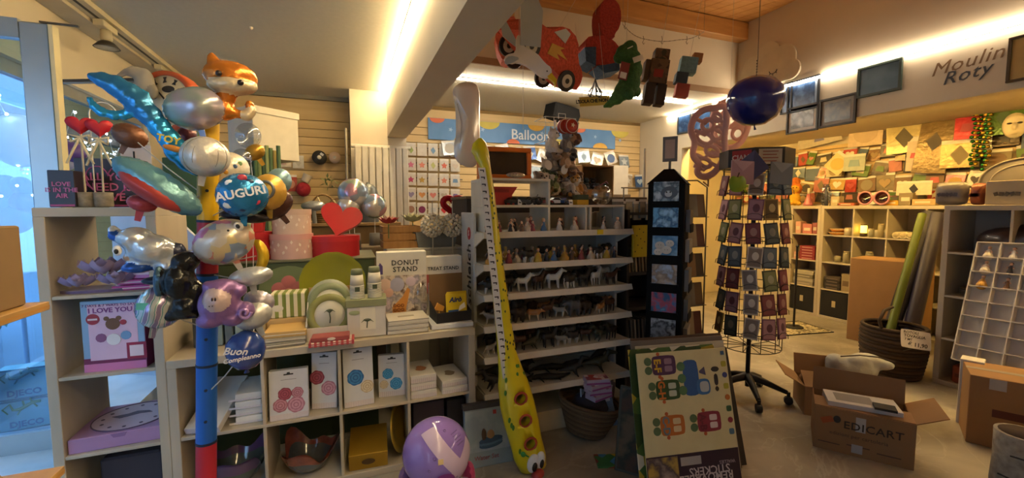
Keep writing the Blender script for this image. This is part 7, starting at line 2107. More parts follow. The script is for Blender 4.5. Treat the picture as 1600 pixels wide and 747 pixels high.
def wagon(s_, t_, col, col2, tx, wcol):
    x, z_ = sq(s_, t_)
    a, b = W2*.13, Hh_*.074
    g = G(C(col, .4)).prism(rrect(x+.01, z_, a, b), -.0012, 0)
    g.obj('wagon_print', t)
    for k in (-1, 1): G(C('4f6a4a', .4)).cyl((x-a-.012, 0, z_+k*b*.45), (x-a-.012, -.0016, z_+k*b*.45), W2*.040, n=16).obj('wheel_print', t)
    for k in (-1, 1): G(C('b5582f', .4)).cyl((x-.02, 0, z_+k*(b+.008)), (x-.02, -.0014, z_+k*(b+.008)), W2*.018, n=12).obj('coupling_print', t)
    G(C(wcol, .4)).prism(rrect(x+a*.5, z_+b*.38, a*.32, b*.30), -.002, -.001).obj('window_print', t)
    G(C(wcol, .4)).prism(rrect(x+a*.5, z_-b*.38, a*.32, b*.30), -.002, -.001).obj('window_print', t)
    text(tx, W2*.10, C(col2, .4), t, (x-a*.42, -.0025, z_), (R(90), R(90), 0), bold=.002)
wagon(.27, .10, '4a2a52', 'c9a52f', 'E-F', '8a7088')
wagon(.29, .285, '2a4f2f', 'c9722f', 'G-H', 'b5c0b0')
wagon(.30, .545, 'b8692f', '6d7f8a', 'C-D', 'd8c49a')
wagon(.70, .545, '8a2a3f', '6d2436', 'A-B', 'cfc0c0')
x, z_ = sq(.60, .21)
G(C('2a5a94', .4)).prism(rrect(x-.015, z_, W2*.085, Hh_*.135, .4), -.0012, 0).obj('engine_print', t)
G(C('3a6fa8', .4)).prism(rrect(x+W2*.10, z_-Hh_*.075, W2*.075, Hh_*.06, .4), -.0014, 0).obj('cab_print', t)
G(C('b5bcc0', .4)).prism(rrect(x+W2*.11, z_-Hh_*.075, W2*.05, Hh_*.04, .4), -.002, -.001).obj('driver_print', t)
G(C('4a4668', .4)).prism([(x+W2*.07, z_+Hh_*.045), (x+W2*.13, z_+Hh_*.075), (x+W2*.14, z_+Hh_*.01), (x+W2*.07, z_+Hh_*.03)], -.0014, 0).obj('chimney_print', t)
for k in range(3): G(C('4f7a55', .4)).cyl((x-W2*.13, 0, z_+Hh_*(.09-.09*k)), (x-W2*.13, -.0016, z_+Hh_*(.09-.09*k)), W2*.045, n=16).obj('wheel_print', t)
for k, (dz, a, b) in enumerate(((.05, .045, .02), (-.03, .022, .045), (-.10, .02, .02))): G(C('2d2a30', .4)).prism(rrect(x+W2*.25, z_+Hh_*dz, W2*a, Hh_*b, .8), -.0012, 0).obj('smoke_print', t)
for k in range(8):
    x, z_ = sq(.955, .04+.085*k)
    c_ = C(['2f5a86', 'a8a23a', '3f4a8a', 'a8a23a', 'b8692f', '2f5a3f', '8a2a3f', '4a6f86'][k], .4)
    if k % 2 == 0: G(c_).cyl((x, 0, z_), (x, -.0014, z_), W2*.028, n=4 if k == 0 else 14).obj('dot_print', t)
    else: G(c_).prism(rrect(x, z_, W2*.028, W2*.028), -.0014, 0).obj('dot_print', t)
# purple lower band with upside-down title
G(C('2c1a30', .4)).box(.001, W2-.001, -.0016, 0, .001, Hh_*.245).obj('title_band', t)
text('REMOVABLE', W2*.105, C('c9c0c4', .4), t, (W2*.62, -.003, Hh_*.065), (R(90), R(180), 0), bold=.0006)
text('STICKERS', W2*.105, C('c9c0c4', .4), t, (W2*.66, -.003, Hh_*.112), (R(90), R(180), 0), bold=.0006)
text('WALLIES', W2*.045, C('a99aa4', .4), t, (W2*.86, -.003, Hh_*.155), (R(90), R(180), 0))
G(print_mat('room_photo', ['6d6064', 'a0928a', '4a3f48', 'b59a4a'], 10, 'noise', .4)).box(W2*.01, W2*.33, -.0024, -.0016, .004, Hh_*.235).obj('photo_print', t)
G(C('a9a4a2', .4)).box(W2*.36, W2*.58, -.0024, -.0016, Hh_*.16, Hh_*.22).obj('note_print', t)
for i in range(5):
    leaning('poster_board', ['sunflower poster board just behind the train sticker sheet', 'white poster board second behind the train stickers', 'grey wrapped board third behind the train stickers', 'brown framed board fourth behind the train stickers', 'dark board at the back of the leaning boards'][i], 'board', .03+.022*i, (-.03, .03, .02, .04, .10)[i], Wd*(.90, .95, 1.0, 1.0, .98)[i], Hh_*(1.02, 1.03, 1.06, 1.07, .93)[i], .006, [print_mat('sunflower_poster', ['2f4a26', '4a6a34', 'b59a2a', 'd8d0b8'], 14, 'voronoi', .4), C('c3bda8', .5), C('6d645c', .5), C('4d382a', .6), C('2d2620', .6)][i], R(-1.0*i))
# narrow framed board stack between basket and stickers
t = thing('framed_board', 'narrow clear wrapped poster frame beside the wicker basket', 'frame', (PZ(985, 742, 0).x, PZ(985, 742, 0).y, 0), 0, None, (R(-13), 0, R(-50)))
G(C('3f4038', .7)).cbox(-.09, .06, 0, .02, 0, .46, .003).obj('frame', t)
G(print_mat('brown_art', ['2f2418', '4a3020', '20281c', '5a4a36'], 8, 'noise', .7)).box(-.075, .045, -.002, 0, .015, .445).obj('print', t)

# ------------------------------------------------------------------ wicker basket on the floor
WKD = C('5a4530', .8, 0, .15, 40, .4)
bp = PZ(925, 690, 0)
t = thing('floor_basket', 'round dark wicker basket of toys on the floor by the rack', 'basket', (bp.x+.01, bp.y+.10, .0), 0, None, (0, R(10), 0))
for k in range(12):
    f = k/11
    G(WKD if k % 2 else C('6d563c', .8)).tube([((.12+.08*f)*math.cos(q*.2618), (.12+.08*f)*math.sin(q*.2618), .03+.19*f) for q in range(24)], .012, 6, True).obj('woven_ring', t)
G(C('46362a', .8)).lathe([(0, .025), (.13, .025), (.13, .04), (0, .04)], 20).obj('floor', t)
bx, by = bp.x+.06, bp.y+.10
tag(G(C('2d2a3a', .6, 0, .2, 30, .4)).t((0, 0, 0)).pillow(ell(20, .13, .11), .20, 4).obj('toy_bag', None, (bx-.02, by, .17), (R(90), 0, 0)), 'dark blue bag of toys filling the wicker basket', 'bag')
for i in range(4):
    t = thing('game_box', ['bottom pink and white game box of the pile in the wicker basket', 'second pink and white game box in the wicker basket pile', 'third pink and white game box in the wicker basket pile', 'top pink and white game box of the wicker basket pile'][i], 'box', (bx+.01-.006*i, by-.06, .255+.034*i), R((14, -6, 8, -14)[i]))
    G(C('b5a4b8', .5)).cbox(-.075, .075, -.045, .045, 0, .033, .002).obj('carton', t)
    G(C('9a4a86', .5)).box(-.076, .076, -.0462, -.045, .004, .014).obj('side_print', t)
    G(print_mat('toy_lid', ['c9a8b5', '8a4a6a', 'd8d0d4', 'a83a3a'], 30, 'voronoi', .4)).box(-.07, .07, -.04, .04, .033, .0338).obj('lid_print', t)
for i, (dx_, dy_, rzz, lab, col) in enumerate(((-.11, -.10, 30, 'pale blue magazine tucked upright in the wicker basket', '8a9ab0'), (.10, -.12, -20, 'picture pack tucked in the front of the wicker basket', '6d7f96'), (.12, .02, -60, 'brown pack tucked at the side of the wicker basket', '6d5a50'))):
    t = thing('magazine', lab, 'magazine', (bx+dx_*.8, by+dy_*.8, .07), 0, None, (R(-18), R((25, -12, 0)[i]), R(rzz)))
    G(C(col, .4)).cbox(-.05, .05, -.005, .005, 0, .24, .001).obj('cover', t)
    G(C('c9ccd0', .4)).box(-.035, .035, -.0065, -.005, .15, .22).obj('title_print', t)
q_ = PZ(950, 722, 0)
t = thing('picture_book', 'blue and yellow picture book lying on the floor', 'book', (q_.x, q_.y, 0), R(-20))
G(print_mat('kids_cover', ['2f5a8a', '4a86b5', 'c9a52f', '3f7a4a', '8a3a3a'], 18, 'voronoi', .35)).cbox(-.07, .07, -.06, .06, 0, .012, .001).obj('cover', t)

# ------------------------------------------------------------------ cartons on the floor
CB1, CB2, CB3 = (C('96724c', .85, 0, .06, 6),)*3
def open_carton(name, label, p, rz, L, D, H, flaps, mat=CB1):
    t = thing(name, label, 'box', p, rz)
    th = .005
    G(mat).box(0, L, 0, th, 0, H).obj('front_panel', t)
    G(mat).box(0, L, D-th, D, 0, H).obj('back_panel', t)
    G(mat).box(0, th, th, D-th, 0, H).obj('side_panel', t)
    G(mat).box(L-th, L, th, D-th, 0, H).obj('side_panel', t)
    G(mat).box(th, L-th, th, D-th, 0, th).obj('bottom_panel', t)
    for nm, ang in flaps.items():
        fl = D*.48
        if nm == 'front': o = G(CB2).box(0, L, 0, fl, 0, th).obj('flap', t, (0, th, H), (R(180-ang), 0, 0))
        if nm == 'back': o = G(CB1).box(0, L, 0, fl, 0, th).obj('flap', t, (0, D, H), (R(ang), 0, 0))
        if nm == 'right': o = G(CB2).box(0, fl, 0, D, 0, th).obj('flap', t, (L, 0, H), (0, R(-ang), 0))
        if nm == 'left': o = G(CB2).box(-fl, 0, 0, D, 0, th).obj('flap', t, (0, 0, H), (0, R(ang), 0))
    return t
b0, b1 = PZ(1270, 697, 0), PZ(1428, 736, 0)
d_ = b1-b0; rz1 = math.atan2(d_.y, d_.x); L1 = d_.length
t = open_carton('open_carton', 'open brown carton printed EDICART with papers inside', b0, rz1, L1, .30, .26, {'back': 82, 'right': 28, 'front': 178})
text('EDICART', .062, C('3a2c20', .6), t, (L1*.60, -.002, .175), bold=.0008, sp=1.08)
text('edizioni per cartoleria', .030, C('5a4330', .6), t, (L1*.46, -.002, .115))
G(C('a8582a', .6)).t((L1*.14, -.001, .185), (0, R(-25), 0)).prism([(-.03, -.015), (.03, -.015), (.03, .02), (-.03, .02)], -.0015, 0).obj('logo_print', t)
G(C('2f2a26', .6)).t((L1*.24, -.001, .20)).pillow(ell(14, .018, .022), .003, 2).obj('logo_print', t)
G(C('b5b2ac', .5)).box(L1*.43, L1*.53, -.002, 0, .15, .235).obj('shipping_label', t)
G(C('a9a6a0', .5)).box(L1*.40, L1*.51, -.002, 0, .02, .07).obj('shipping_label', t)
for k in range(3): G(C('5a4330', .6)).box(L1*.05+L1*.3*k, L1*.28+L1*.3*k, -.001, 0, .045+.012*(k % 2), .051+.012*(k % 2)).obj('print_line', t)
ux, uy = Vector((math.cos(rz1), math.sin(rz1), 0)), Vector((-math.sin(rz1), math.cos(rz1), 0))
def inbox(a, b, z_): return b0+ux*a+uy*b+Vector((0, 0, z_))
for i in range(5):
    t2 = thing('paper_ream', ['white paper pad lowest in the open carton', 'pink paper pad in the open carton', 'white paper pad above the pink one in the open carton', 'rose paper sheet pile in the open carton', 'white printed sheet on top of the open carton'][i], 'paper', inbox(L1*.48+.005*i, .13, .135+.032*i), rz1+R(2*i-3))
    G(C(['c9c4bc', 'b5868a', 'cfcac2', 'c09a9a', 'cdc8c2'][i], .6)).cbox(-L1*.40, L1*.36, -.09, .10, 0, .030, .001).obj('pad', t2)
    if i == 4: G(C('8a8480', .6)).box(-L1*.30, L1*.1, -.05, .07, .030, .0306).obj('print', t2)
tag(G(C('1f1d1c', .6)).box(-.05, .05, -.04, .04, 0, .014).obj('black_case', None, inbox(L1*.72, .06, .296), (0, 0, rz1)), 'small black case on the papers in the open carton', 'case')
# second carton with white fabric bag
c0_ = PZ(1256, 648, 0)
t = open_carton('open_carton', 'open brown carton behind the printed one stuffed with a white bag', c0_, R(-42), .42, .30, .20, {'left': 30, 'back': 75, 'front': 150}, CB3)
b = Blob()
FB = C('b5b5ac', .9, 0, .08, 20, .4)
fb0 = Vector((math.cos(R(-42)), math.sin(R(-42)), 0)); fb1 = Vector((math.sin(R(42)), math.cos(R(42)), 0))
b.e(FB, (0, 0, -.08), (.14, .10, .12)).e(FB, (0, 0, 0), (.17, .12, .09)).e(FB, (.10, .02, .05), (.12, .09, .06)).e(FB, (-.10, 0, .03), (.07, .08, .07)).e(FB, (.19, -.02, .045), (.07, .05, .035)).e(FB, (.02, -.04, .06), (.09, .06, .05))
t2 = thing('fabric_bag', 'crumpled white fabric bag in the rear open carton', 'bag', PZ(1330, 575, .27), R(-35))
link('bag', b.mesh('bag', .014, 3), t2)
G(C('4a3a34', .7)).tube([(-.10, -.06, .10), (0, -.10, .13), (.12, -.08, .12), (.24, -.05, .085)], .005, 5).obj('drawstring', t2)
tag(G(C('8a6a48', .8, 0, .2, 30, .5)).pillow(ell(16, .06, .05), .08, 4, .006).obj('paper_wrap', None, c0_+fb0*.05+fb1*.16+Vector((0, 0, .21))), 'brown crumpled paper in the corner of the rear carton', 'paper')
# tall closed carton
k0 = PZ(1322, 529, 0)
t = thing('tall_carton', 'tall closed brown carton in front of the alcove cube shelf', 'box', (k0.x, k0.y, 0), R(-80))
Hc = PX(1330, 402, k0.x+.05).z
G(CB1).cbox(0, .58, 0, .40, 0, Hc, .004).obj('carton', t)
G(C('b08c5c', .6)).box(0, .58, .18, .22, Hc, Hc+.001).obj('tape', t)
# dark basket with cloth rolls
rbp = PZ(1405, 596, 0)
t = thing('roll_basket', 'dark wicker basket with a hoop handle holding cloth rolls', 'basket', (rbp.x+.14, rbp.y+.13, 0))
for k in range(14):
    f = k/13
    r_ = .185+.035*math.sin(f*2.2)
    G(C('3a2a1e', .8, 0, .15, 40, .4) if k % 2 else C('4a3626', .8)).tube([(r_*math.cos(q*.2618), r_*math.sin(q*.2618), .02+.40*f) for q in range(24)], .017, 6, True).obj('woven_ring', t)
G(C('3a2a1e', .8)).lathe([(0, .01), (.17, .01), (.17, .03), (0, .03)], 20).obj('floor', t)
G(C('3a2a1e', .8)).tube([(-.2, -.02, .40), (-.25, -.02, .50), (-.19, -.02, .58), (-.08, -.02, .60)], .013, 6).obj('handle', t)
RB0 = Vector((rbp.x+.14, rbp.y+.13, 0))
for i, (u0, v0, u1, v1, r_, col, lab) in enumerate(((1386, 500, 1441, 335, .032, '5a6a1c', 'olive green cloth roll leaning in the dark basket'), (1402, 510, 1453, 334, .058, '1c1a2c', 'navy cloth roll leaning beside the olive roll'), (1418, 515, 1466, 336, .058, '26203c', 'dark violet cloth roll leaning in the dark basket'), (1436, 520, 1472, 350, .040, '2a2548', 'indigo cloth roll with a shiny wrapper edge in the dark basket'))):
    bse = RB0+Vector(((-.13, -.03, .05, .13)[i], (.02, .08, -.05, .06)[i], .04))
    tp = PY(u1, v1, bse.y+(.14, .14, .20, .20)[i])
    L_ = tp-bse
    t2 = thing('cloth_roll', lab, 'roll', bse)
    G(C(col, .5, 0, .06)).cyl((0, 0, 0), L_, r_, n=18).obj('cloth', t2)
    G(C('8a7a5a', .7)).cyl(L_, L_*1.004, r_*.5, n=12).obj('core', t2)
# price card
p = PY(1431, 531, RB0.y-.26); s = mpp(p)
t = thing('price_card', 'white handwritten price card reading ROTOLI TOVAGLIA on the dark basket', 'sign', p, 0, None, (R(-18), R(8), R(-30)))
G(C('cfc8c4', .6)).prism(rrect(0, 0, .108, .072, .15), -.001, .001).obj('card', t)
INK = C('2a2022', .6)
text('ROTOLI', .030, INK, t, (-.035, -.002, .050), shear=.1, bold=.0004)
text('TOVAGLIA', .032, INK, t, (-.01, -.002, .022), shear=.1, bold=.0004)
text('7 MT', .026, INK, t, (-.055, -.002, -.006), shear=.1, bold=.0003)
text('€ 11,90', .044, INK, t, (.01, -.002, -.042), shear=.1, bold=.0006)
G(C('5a4a34', .6)).cyl((0, .002, -.06), (.02, .22, -.10), .003).obj('clip_pin', t)
# ------------------------------------------------------------------ alcove cube shelves
XK = 5.77
kallax('narrow oak cube shelf at the far end of the alcove', 1, 4, (XK, 4.14, 0), R(-90), M_OAK, back=M_OAK)
kallax('wide oak cube shelf four cells long in the alcove', 4, 4, (XK, 3.727, 0), R(-90), M_OAK, back=M_OAK)
ZR = [.038, .389, .740, 1.091]
def cy(unit, c): return (4.14 if unit == 0 else 3.727)-.038-.351*c-.1675      # y of a cell's centre
def bx3(name, label, cat, unit, c, r, dy_, dx_, w_, d_, h_, col, z_=0., group=None, rz=0., lid=None):
    """small box in a cell; w_ along the front"""
    t = thing(name, label, cat, (XK+.03+dx_, cy(unit, c)-dy_, ZR[r]+z_), R(-90+rz), group)
    G(C(col, .6)).cbox(-w_/2, w_/2, 0, d_, 0, h_, .002).obj('body', t)
    G(C(lid or 'cbbfa8', .6)).box(-w_/2*.7, w_/2*.7, -.001, 0, h_*.3, h_*.6).obj('label_print', t)
    return t
for r, lab in ((0, 'narrow'), ):
    pass
for unit, c, lab in ((0, 0, 'black fabric storage cube in the narrow alcove shelf'), (1, 0, 'black fabric storage cube in the wide alcove shelf')):
    t = thing('fabric_cube', lab, 'storage box', (XK+.005, cy(unit, c), ZR[0]), R(-90))
    G(C('17161a', .8)).cbox(-.162, .162, 0, .36, 0, .32, .006).obj('body', t)
    G(C('b5a684', .5)).cbox(-.022, .022, -.003, 0, .13, .21, .001).obj('label_holder', t)
for i in range(3): bx3('gift_box', ['pale pink upright box', 'rose printed box', 'dusty red box'][i]+' in the narrow alcove shelf', 'box', 0, 0, 3, (-.11, 0, .09)[i], .02*i, (.07, .12, .06)[i], .12, (.16, .13, .15)[i], ['c99a88', 'b5706a', '9a5a5a'][i])
for i in range(5): bx3('red_box', ['bottom', 'second', 'middle', 'fourth', 'top'][i]+' dark red flat box of the pile in the narrow alcove shelf', 'box', 0, 0, 2, .03, 0, .2, .2, .036, '8a2a34', .037*i, None, 0, 'b58a86')
bx3('candle_box', 'small pink candle box beside the dark red pile', 'box', 0, 0, 2, -.12, .0, .06, .08, .09, 'c99a88')
for i in range(4): bx3('folded_blanket', ['bottom', 'second', 'third', 'top'][i]+' grey folded blanket in the narrow alcove shelf', 'blanket', 0, 0, 1, -.01, 0, .26, .25, .048, ['8a8478', 'a39c8c', '74705f', 'b0a894'][i], .049*i, None, (0, 2, -2, 1)[i], 'aaa290')
for i in range(4): bx3('folded_cloth', ['bottom', 'second', 'third', 'top'][i]+' dark folded cloth in the wide alcove shelf', 'cloth', 1, 0, 1, -.05, 0, .19, .22, .040, ['2a2626', '3a3434', '232022', '443c38'][i], .041*i, None, (0, 2, -2, 1)[i], '6d625a')
bx3('plaid_blanket', 'rolled plaid blanket beside the dark folded cloths', 'blanket', 1, 0, 1, .10, .02, .10, .18, .22, '9a8a6a', 0, None, 0, '6d5a44')
def dish(label, unit, c, r, dy_, rad, h_, col, z_=0.):
    t = thing('serving_dish', label, 'dish', (XK+.14, cy(unit, c)-dy_, ZR[r]+z_))
    G(C(col, .4)).lathe([(0, 0), (rad*.7, 0), (rad, h_), (rad*.96, h_), (rad*.68, .008), (0, .008)], 24).obj('dish', t)
    G(C('e0d2b0', .4)).t((0, 0, h_)).tube([(rad*.98*math.cos(q*.35), rad*.98*math.sin(q*.35), 0) for q in range(18)], .003, 5, True).obj('rim', t)
dish('wide orange serving dish in the wide alcove shelf', 1, 0, 3, -.06, .12, .035, 'b5782a')
dish('smaller orange dish stacked in the wide one', 1, 0, 3, -.06, .10, .04, 'a8702f', .036)
def jar(label, unit, c, r, dy_, dx_, rad, h_, col, lid='b5a684', em=0):
    t = thing('jar', label, 'jar', (XK+.08+dx_, cy(unit, c)-dy_, ZR[r]))
    G(C(col, .3) if not em else emit('candle_glow', 'ffc83a', 2.2)).lathe([(0, 0), (rad, 0), (rad, h_*.85), (rad*.85, h_*.9), (0, h_*.9)], 18).obj('body', t)
    G(C(lid, .5)).lathe([(rad*.9, h_*.9), (rad*.9, h_), (0, h_)], 18).obj('lid', t)
    if em: G(C('3a2a1c', .6)).lathe([(rad*1.05, 0), (rad*1.05, h_*.3), (0, h_*.3)], 18).obj('holder', t)
jar('white ceramic cup beside the orange dishes', 1, 0, 3, .08, .0, .04, .10, 'c9bfa4')
jar('pale mug on a small box beside the orange dishes', 1, 0, 3, .13, .05, .03, .16, 'b5a884')
jar('glowing yellow candle lantern in the wide alcove shelf', 1, 1, 3, -.10, 0, .032, .15, 'ffffff', '5a4426', 1)
for i in range(4): jar(['glass jar beside the candle lantern', 'cream pot behind the glass jar', 'tall cream canister by the cups', 'white glove-shaped pot at the cell side'][i], 1, 1, 3, -.02+.05*i, .03*(i % 2), .03, (.10, .09, .16, .11)[i], ['9a967f', 'c9bd9a', 'a89c7a', 'cfc6a8'][i])
for i in range(4): jar(['clear jar in the lower cell behind the tall carton', 'stacked glass jar in the second row', 'glass candle holder in the second row', 'low glass bowl jar in the second row'][i], 1, i//2, 2, -.04+.10*(i % 2), .03, .038, (.08, .15, .17, .10)[i], ['8d8668', '9a9274', '8a846a', '7d775c'][i])
for i in range(4):
    t = thing('paper_cup_roll', ['white paper cup sleeve lying in the third cell', 'second white paper cup sleeve lying beside it', 'third white paper cup sleeve on top of the others', 'paper cup sleeve at the far side of the third cell'][i], 'cups', (XK+.03, cy(1, 2)+.10-.065*i, ZR[3]+.04), R(-90))
    G(C('cfc3a0', .5)).t((0, 0, 0)).lathe([(.036, 0), (.038, .25)], 18, axis='y').obj('cups', t)
    G(C('a89a78', .5)).t((0, -.001, 0)).lathe([(.0, 0), (.026, 0), (.026, .002), (0, .002)], 16, axis='y').obj('rim', t)

# nearer dark shelf
kallax('large oak cube shelf behind the white compartment tray', 4, 4, (4.5, 1.95, 0), R(-90), M_OAK, back=M_OAK)
def at2(c, r, dy_, dx_): return Vector((4.53+dx_, 1.95-.038-.351*c-.1675-dy_, ZR[r]))
t = thing('violet_bag', 'dark violet wrapped bag in the top cell of the large oak shelf', 'bag', at2(0, 3, .12, .10))
b = Blob().e(C('24161e', .35, coat=.4), (0, 0, .10), (.10, .18, .11)).e(C('24161e', .35, coat=.4), (0, -.10, .14), (.08, .11, .10))
link('bag', b.mesh('bag', .014, 3), t)
G(C('8a8078', .2)).tube([(-.09, -.12, .17), (-.10, -.16, .19), (-.08, -.2, .18)], .006, 5).obj('foil_tie', t)
t = thing('coral_pack', 'coral red pack with round cream label in the large oak shelf', 'pack', at2(0, 3, .33, .05), R(-90))
G(C('b0503f', .5)).cbox(-.14, .10, 0, .16, 0, .17, .01).obj('body', t)
G(C('cbb894', .5)).t((.03, -.002, .08)).pillow(ell(18, .04, .04), .005, 3).obj('round_label', t)
t = thing('price_card', 'small white handwritten price card clipped on the coral pack', 'sign', at2(0, 3, .36, .01)+Vector((0, 0, .18)), 0, None, (R(-10), R(12), R(-90)))
G(C('c9c4c0', .6)).box(-.055, .055, -.002, .002, -.03, .07).obj('card', t)
for k in range(2): G(C('2a2022', .6)).tube([(-.035, -.003, .04-.035*k), (-.01, -.003, .05-.035*k), (.0, -.003, .035-.035*k), (.03, -.003, .045-.035*k)], .003, 4).obj('handwriting', t)
for i in range(4): 
    t = thing('dinner_plate', ['lowest', 'second', 'third', 'top'][i]+' grey plate of the pile in the large oak shelf', 'plate', at2(0, 1, -.02, .14)+Vector((0, 0, .351+.014*i)))
    G(C('7d7668', .4)).lathe([(0, 0), (.07, 0), (.12, .018), (.118, .022), (.07, .006), (0, .006)], 24).obj('plate', t)
    G(C('94907f', .4)).t((0, 0, .020)).tube([(.119*math.cos(q*.35), .119*math.sin(q*.35), 0) for q in range(18)], .0022, 4, True).obj('rim', t)
t = thing('orange_pack', 'orange red folded pack low in the large oak shelf', 'pack', at2(0, 0, .02, .0)+Vector((0, 0, .0)), R(-90))
G(C('8a3a24', .5)).cbox(-.12, .14, 0, .25, 0, .14, .008).obj('body', t)
G(C('6d2c1c', .5)).box(-.10, .12, -.002, 0, .05, .08).obj('band', t)
for i, (u0, u1, v0, col, lab) in enumerate(((1453, 1508, 284, '77706e', 'grey lilac printed bag on the large oak shelf'), (1510, 1534, 286, '8a4a38', 'red brown bag on the large oak shelf'), (1537, 1612, 282, 'b5a88c', 'pale carton with a line drawing on the large oak shelf'))):
    a, b_ = PX(u0, 318, 4.56), PX(u1, 318, 4.56)
    h_ = PX((u0+u1)/2, v0, 4.56).z-1.466
    t = thing('shelf_top_pack', lab, 'pack', (4.56, (a.y+b_.y)/2, 1.466), R(-90))
    w_ = abs(a.y-b_.y)*.96
    if i < 2: G(C(col, .35, 0, .1, 20, .3)).t((0, .06, h_/2)).pillow(rrect(0, 0, w_/2, h_/2, .3), .12, 5, .003).obj('bag', t)
    else: G(C(col, .6)).cbox(-w_/2, w_/2, 0, .2, 0, h_, .003).obj('carton', t)
    g = G(C(['4a4550', '6d3228', '5a5244'][i], .6))
    for k in range(5): g.t((-w_*.25+w_*.12*k, -.004 if i == 2 else -.002, h_*.45), (0, R(25*(k % 3)-20), 0)).box(-.012, .012, -.002, 0, -.014, .014)
    o = g.obj('printed_marks', t); o['kind'] = 'stuff'
# collector tray leaning on the shelf
TL, BL = PX(1527, 378, 4.42), PX(1486, 560, 4.12)
ez = TL-BL; Ht = ez.length; ez.normalize()
exv = Vector((0, -1, 0)); exv = (exv-ez*exv.dot(ez)).normalized(); nv = exv.cross(ez)       # local y = ez x ex, pointing away from the room
mrot = Matrix((exv, ez.cross(exv), ez)).transposed().to_euler()
t = thing('collector_tray', 'white compartment tray leaning against the large oak shelf with figures in its upper rows', 'tray', BL, 0, None, tuple(mrot))
nR, nCc = 8, 6
cs = Ht/nR; Wt = cs*1.12*nCc; cw = Wt/nCc
GW = C('d6d1ca', .6)
G(C('cbc5be', .6)).box(0, Wt, .055, .06, 0, Ht).obj('back_panel', t)
for r in range(nR+1): G(GW).box(0, Wt, 0, .055, r*cs-.003, r*cs+.003).obj('row_slat', t)
for c in range(nCc+1): G(GW).box(c*cw-.003, c*cw+.003, 0, .055, 0, Ht).obj('column_slat', t)
kk = ['cream round figure', 'brown suit figure', 'golden round figure', 'dark suit figure', 'cream round figure', 'white dress fairy']
for r in range(3):
    for c in range(4):
        lp = BL+exv*(c+.5)*cw+ez.cross(exv)*.028+ez*((nR-1-r)*cs+.005)
        fig(kk[(r*4+c*5) % 6], 'in the upper rows of the white compartment tray', lp, 0, .95, 'figures in the compartment tray').rotation_euler = tuple(mrot)
# cartons under the tray
q0 = PZ(1492, 662, 0)
t = thing('white_carton', 'white carton standing under the compartment tray', 'box', (q0.x, q0.y, 0), R(-72))
hq = PX(1493, 560, q0.x).z
G(C('d2cec8', .6)).cbox(0, .11, .03, .14, 0, hq, .003).obj('carton', t)
G(C('3a3634', .6)).t((.05, .028, hq*.45)).tube([(.03*math.cos(q), 0, .03*math.sin(q)) for q in [R(40+28*k) for k in range(11)]], .004, 5).obj('round_print', t)
q1 = PZ(1508, 690, 0)
t = thing('brown_carton', 'brown carton with white label in front of the white carton', 'box', (q1.x, q1.y, 0), R(-62))
hq1 = PX(1512, 584, q1.x).z
G(C('96724c', .85, 0, .06, 6)).cbox(0, .55, 0, .35, 0, hq1, .003).obj('carton', t)
G(C('a9a4a0', .5)).box(.08, .15, -.002, 0, hq1-.07, hq1-.005).obj('shipping_label', t)
G(C('5a2a20', .7)).box(.10, .40, -.001, 0, hq1*.45, hq1*.56).obj('red_print', t)
G(C('8d8274', .6)).box(0, .55, .15, .20, hq1, hq1+.001).obj('tape', t)
q2 = PZ(1590, 792, 0)
t = thing('birch_log', 'pale birch bark log standing on the floor in front of the brown carton', 'log', (q2.x, q2.y, 0))
hb = PX(1585, 672, q2.x).z
rbk = 32*mpp(Vector((q2.x, q2.y, .2)))
G(C('a39a88', .9, 0, .25, 30, .5)).lathe([(rbk, 0), (rbk*1.03, hb*.3), (rbk*.98, hb*.6), (rbk, hb)], 24).obj('bark', t)
G(C('4a3a2c', .9)).lathe([(0, hb-.004), (rbk*.86, hb-.004), (rbk*.86, hb+.002), (0, hb+.002)], 20).obj('cut_face', t)
for k in range(7): G(C('4a423a', .9)).t((rbk*1.01*math.cos(R(150+22*k)), rbk*1.01*math.sin(R(150+22*k)), hb*(.15+.7*((k*3) % 7)/7)), (0, 0, R(150+22*k))).box(-.003, .003, -.03, .03, -.003, .003).obj('bark_mark', t)

# ------------------------------------------------------------------ goods wall in the alcove
XG = 6.135
pal = [('cbbd98', 'cream'), ('9a8050', 'tan'), ('6d4f2a', 'brown'), ('3d3020', 'black brown'), ('4a4436', 'dark'), ('a83a28', 'red'), ('b08a3a', 'gold'), ('5f7a34', 'green'), ('b5705f', 'pink'), ('d3cdb8', 'white'), ('5a6a80', 'blue grey'), ('7d6f50', 'khaki')]
R5 = random.Random(21)
rowz = [2.12, 1.93, 1.74, 1.58]
for r, z_ in enumerate(rowz):
    y_ = 5.35
    k = 0
    while y_ > 1.75:
        w_ = R5.choice([.10, .13, .16, .19]); h_ = R5.choice([.16, .19, .22]) if r < 3 else R5.choice([.12, .15])
        bc_, bn = pal[R5.randrange(len(pal))]
        mc_, mn = pal[R5.randrange(len(pal))]
        mo = R5.choice(['leaf', 'round', 'square', 'heart', 'star'])
        packet('%s packet with %s %s in the %s row of the alcove wall' % (bn, mn, mo, ['top', 'second', 'third', 'bottom'][r]), Vector((XG-R5.uniform(0, .05), y_-w_/2, z_+R5.uniform(-.02, .02))), w_, h_, bc_, mo, mc_, 'packets on the alcove wall, %s row' % ['top', 'second', 'third', 'bottom'][r], (R(R5.uniform(-10, 0)), R(R5.choice([0, 0, 4, -6, 12])), R(-90)), R5.random() < .5)
        y_ -= w_+R5.uniform(.0, .025)
    tag(G(C('8a7a5a', .4, .4)).cyl((XG+.012, 1.6, z_+.11), (XG+.012, 5.4, z_+.11), .006, n=6).obj('hang_rail'), ['topmost', 'second', 'third', 'lowest'][r]+' metal hanging rail on the alcove goods wall', 'rail')
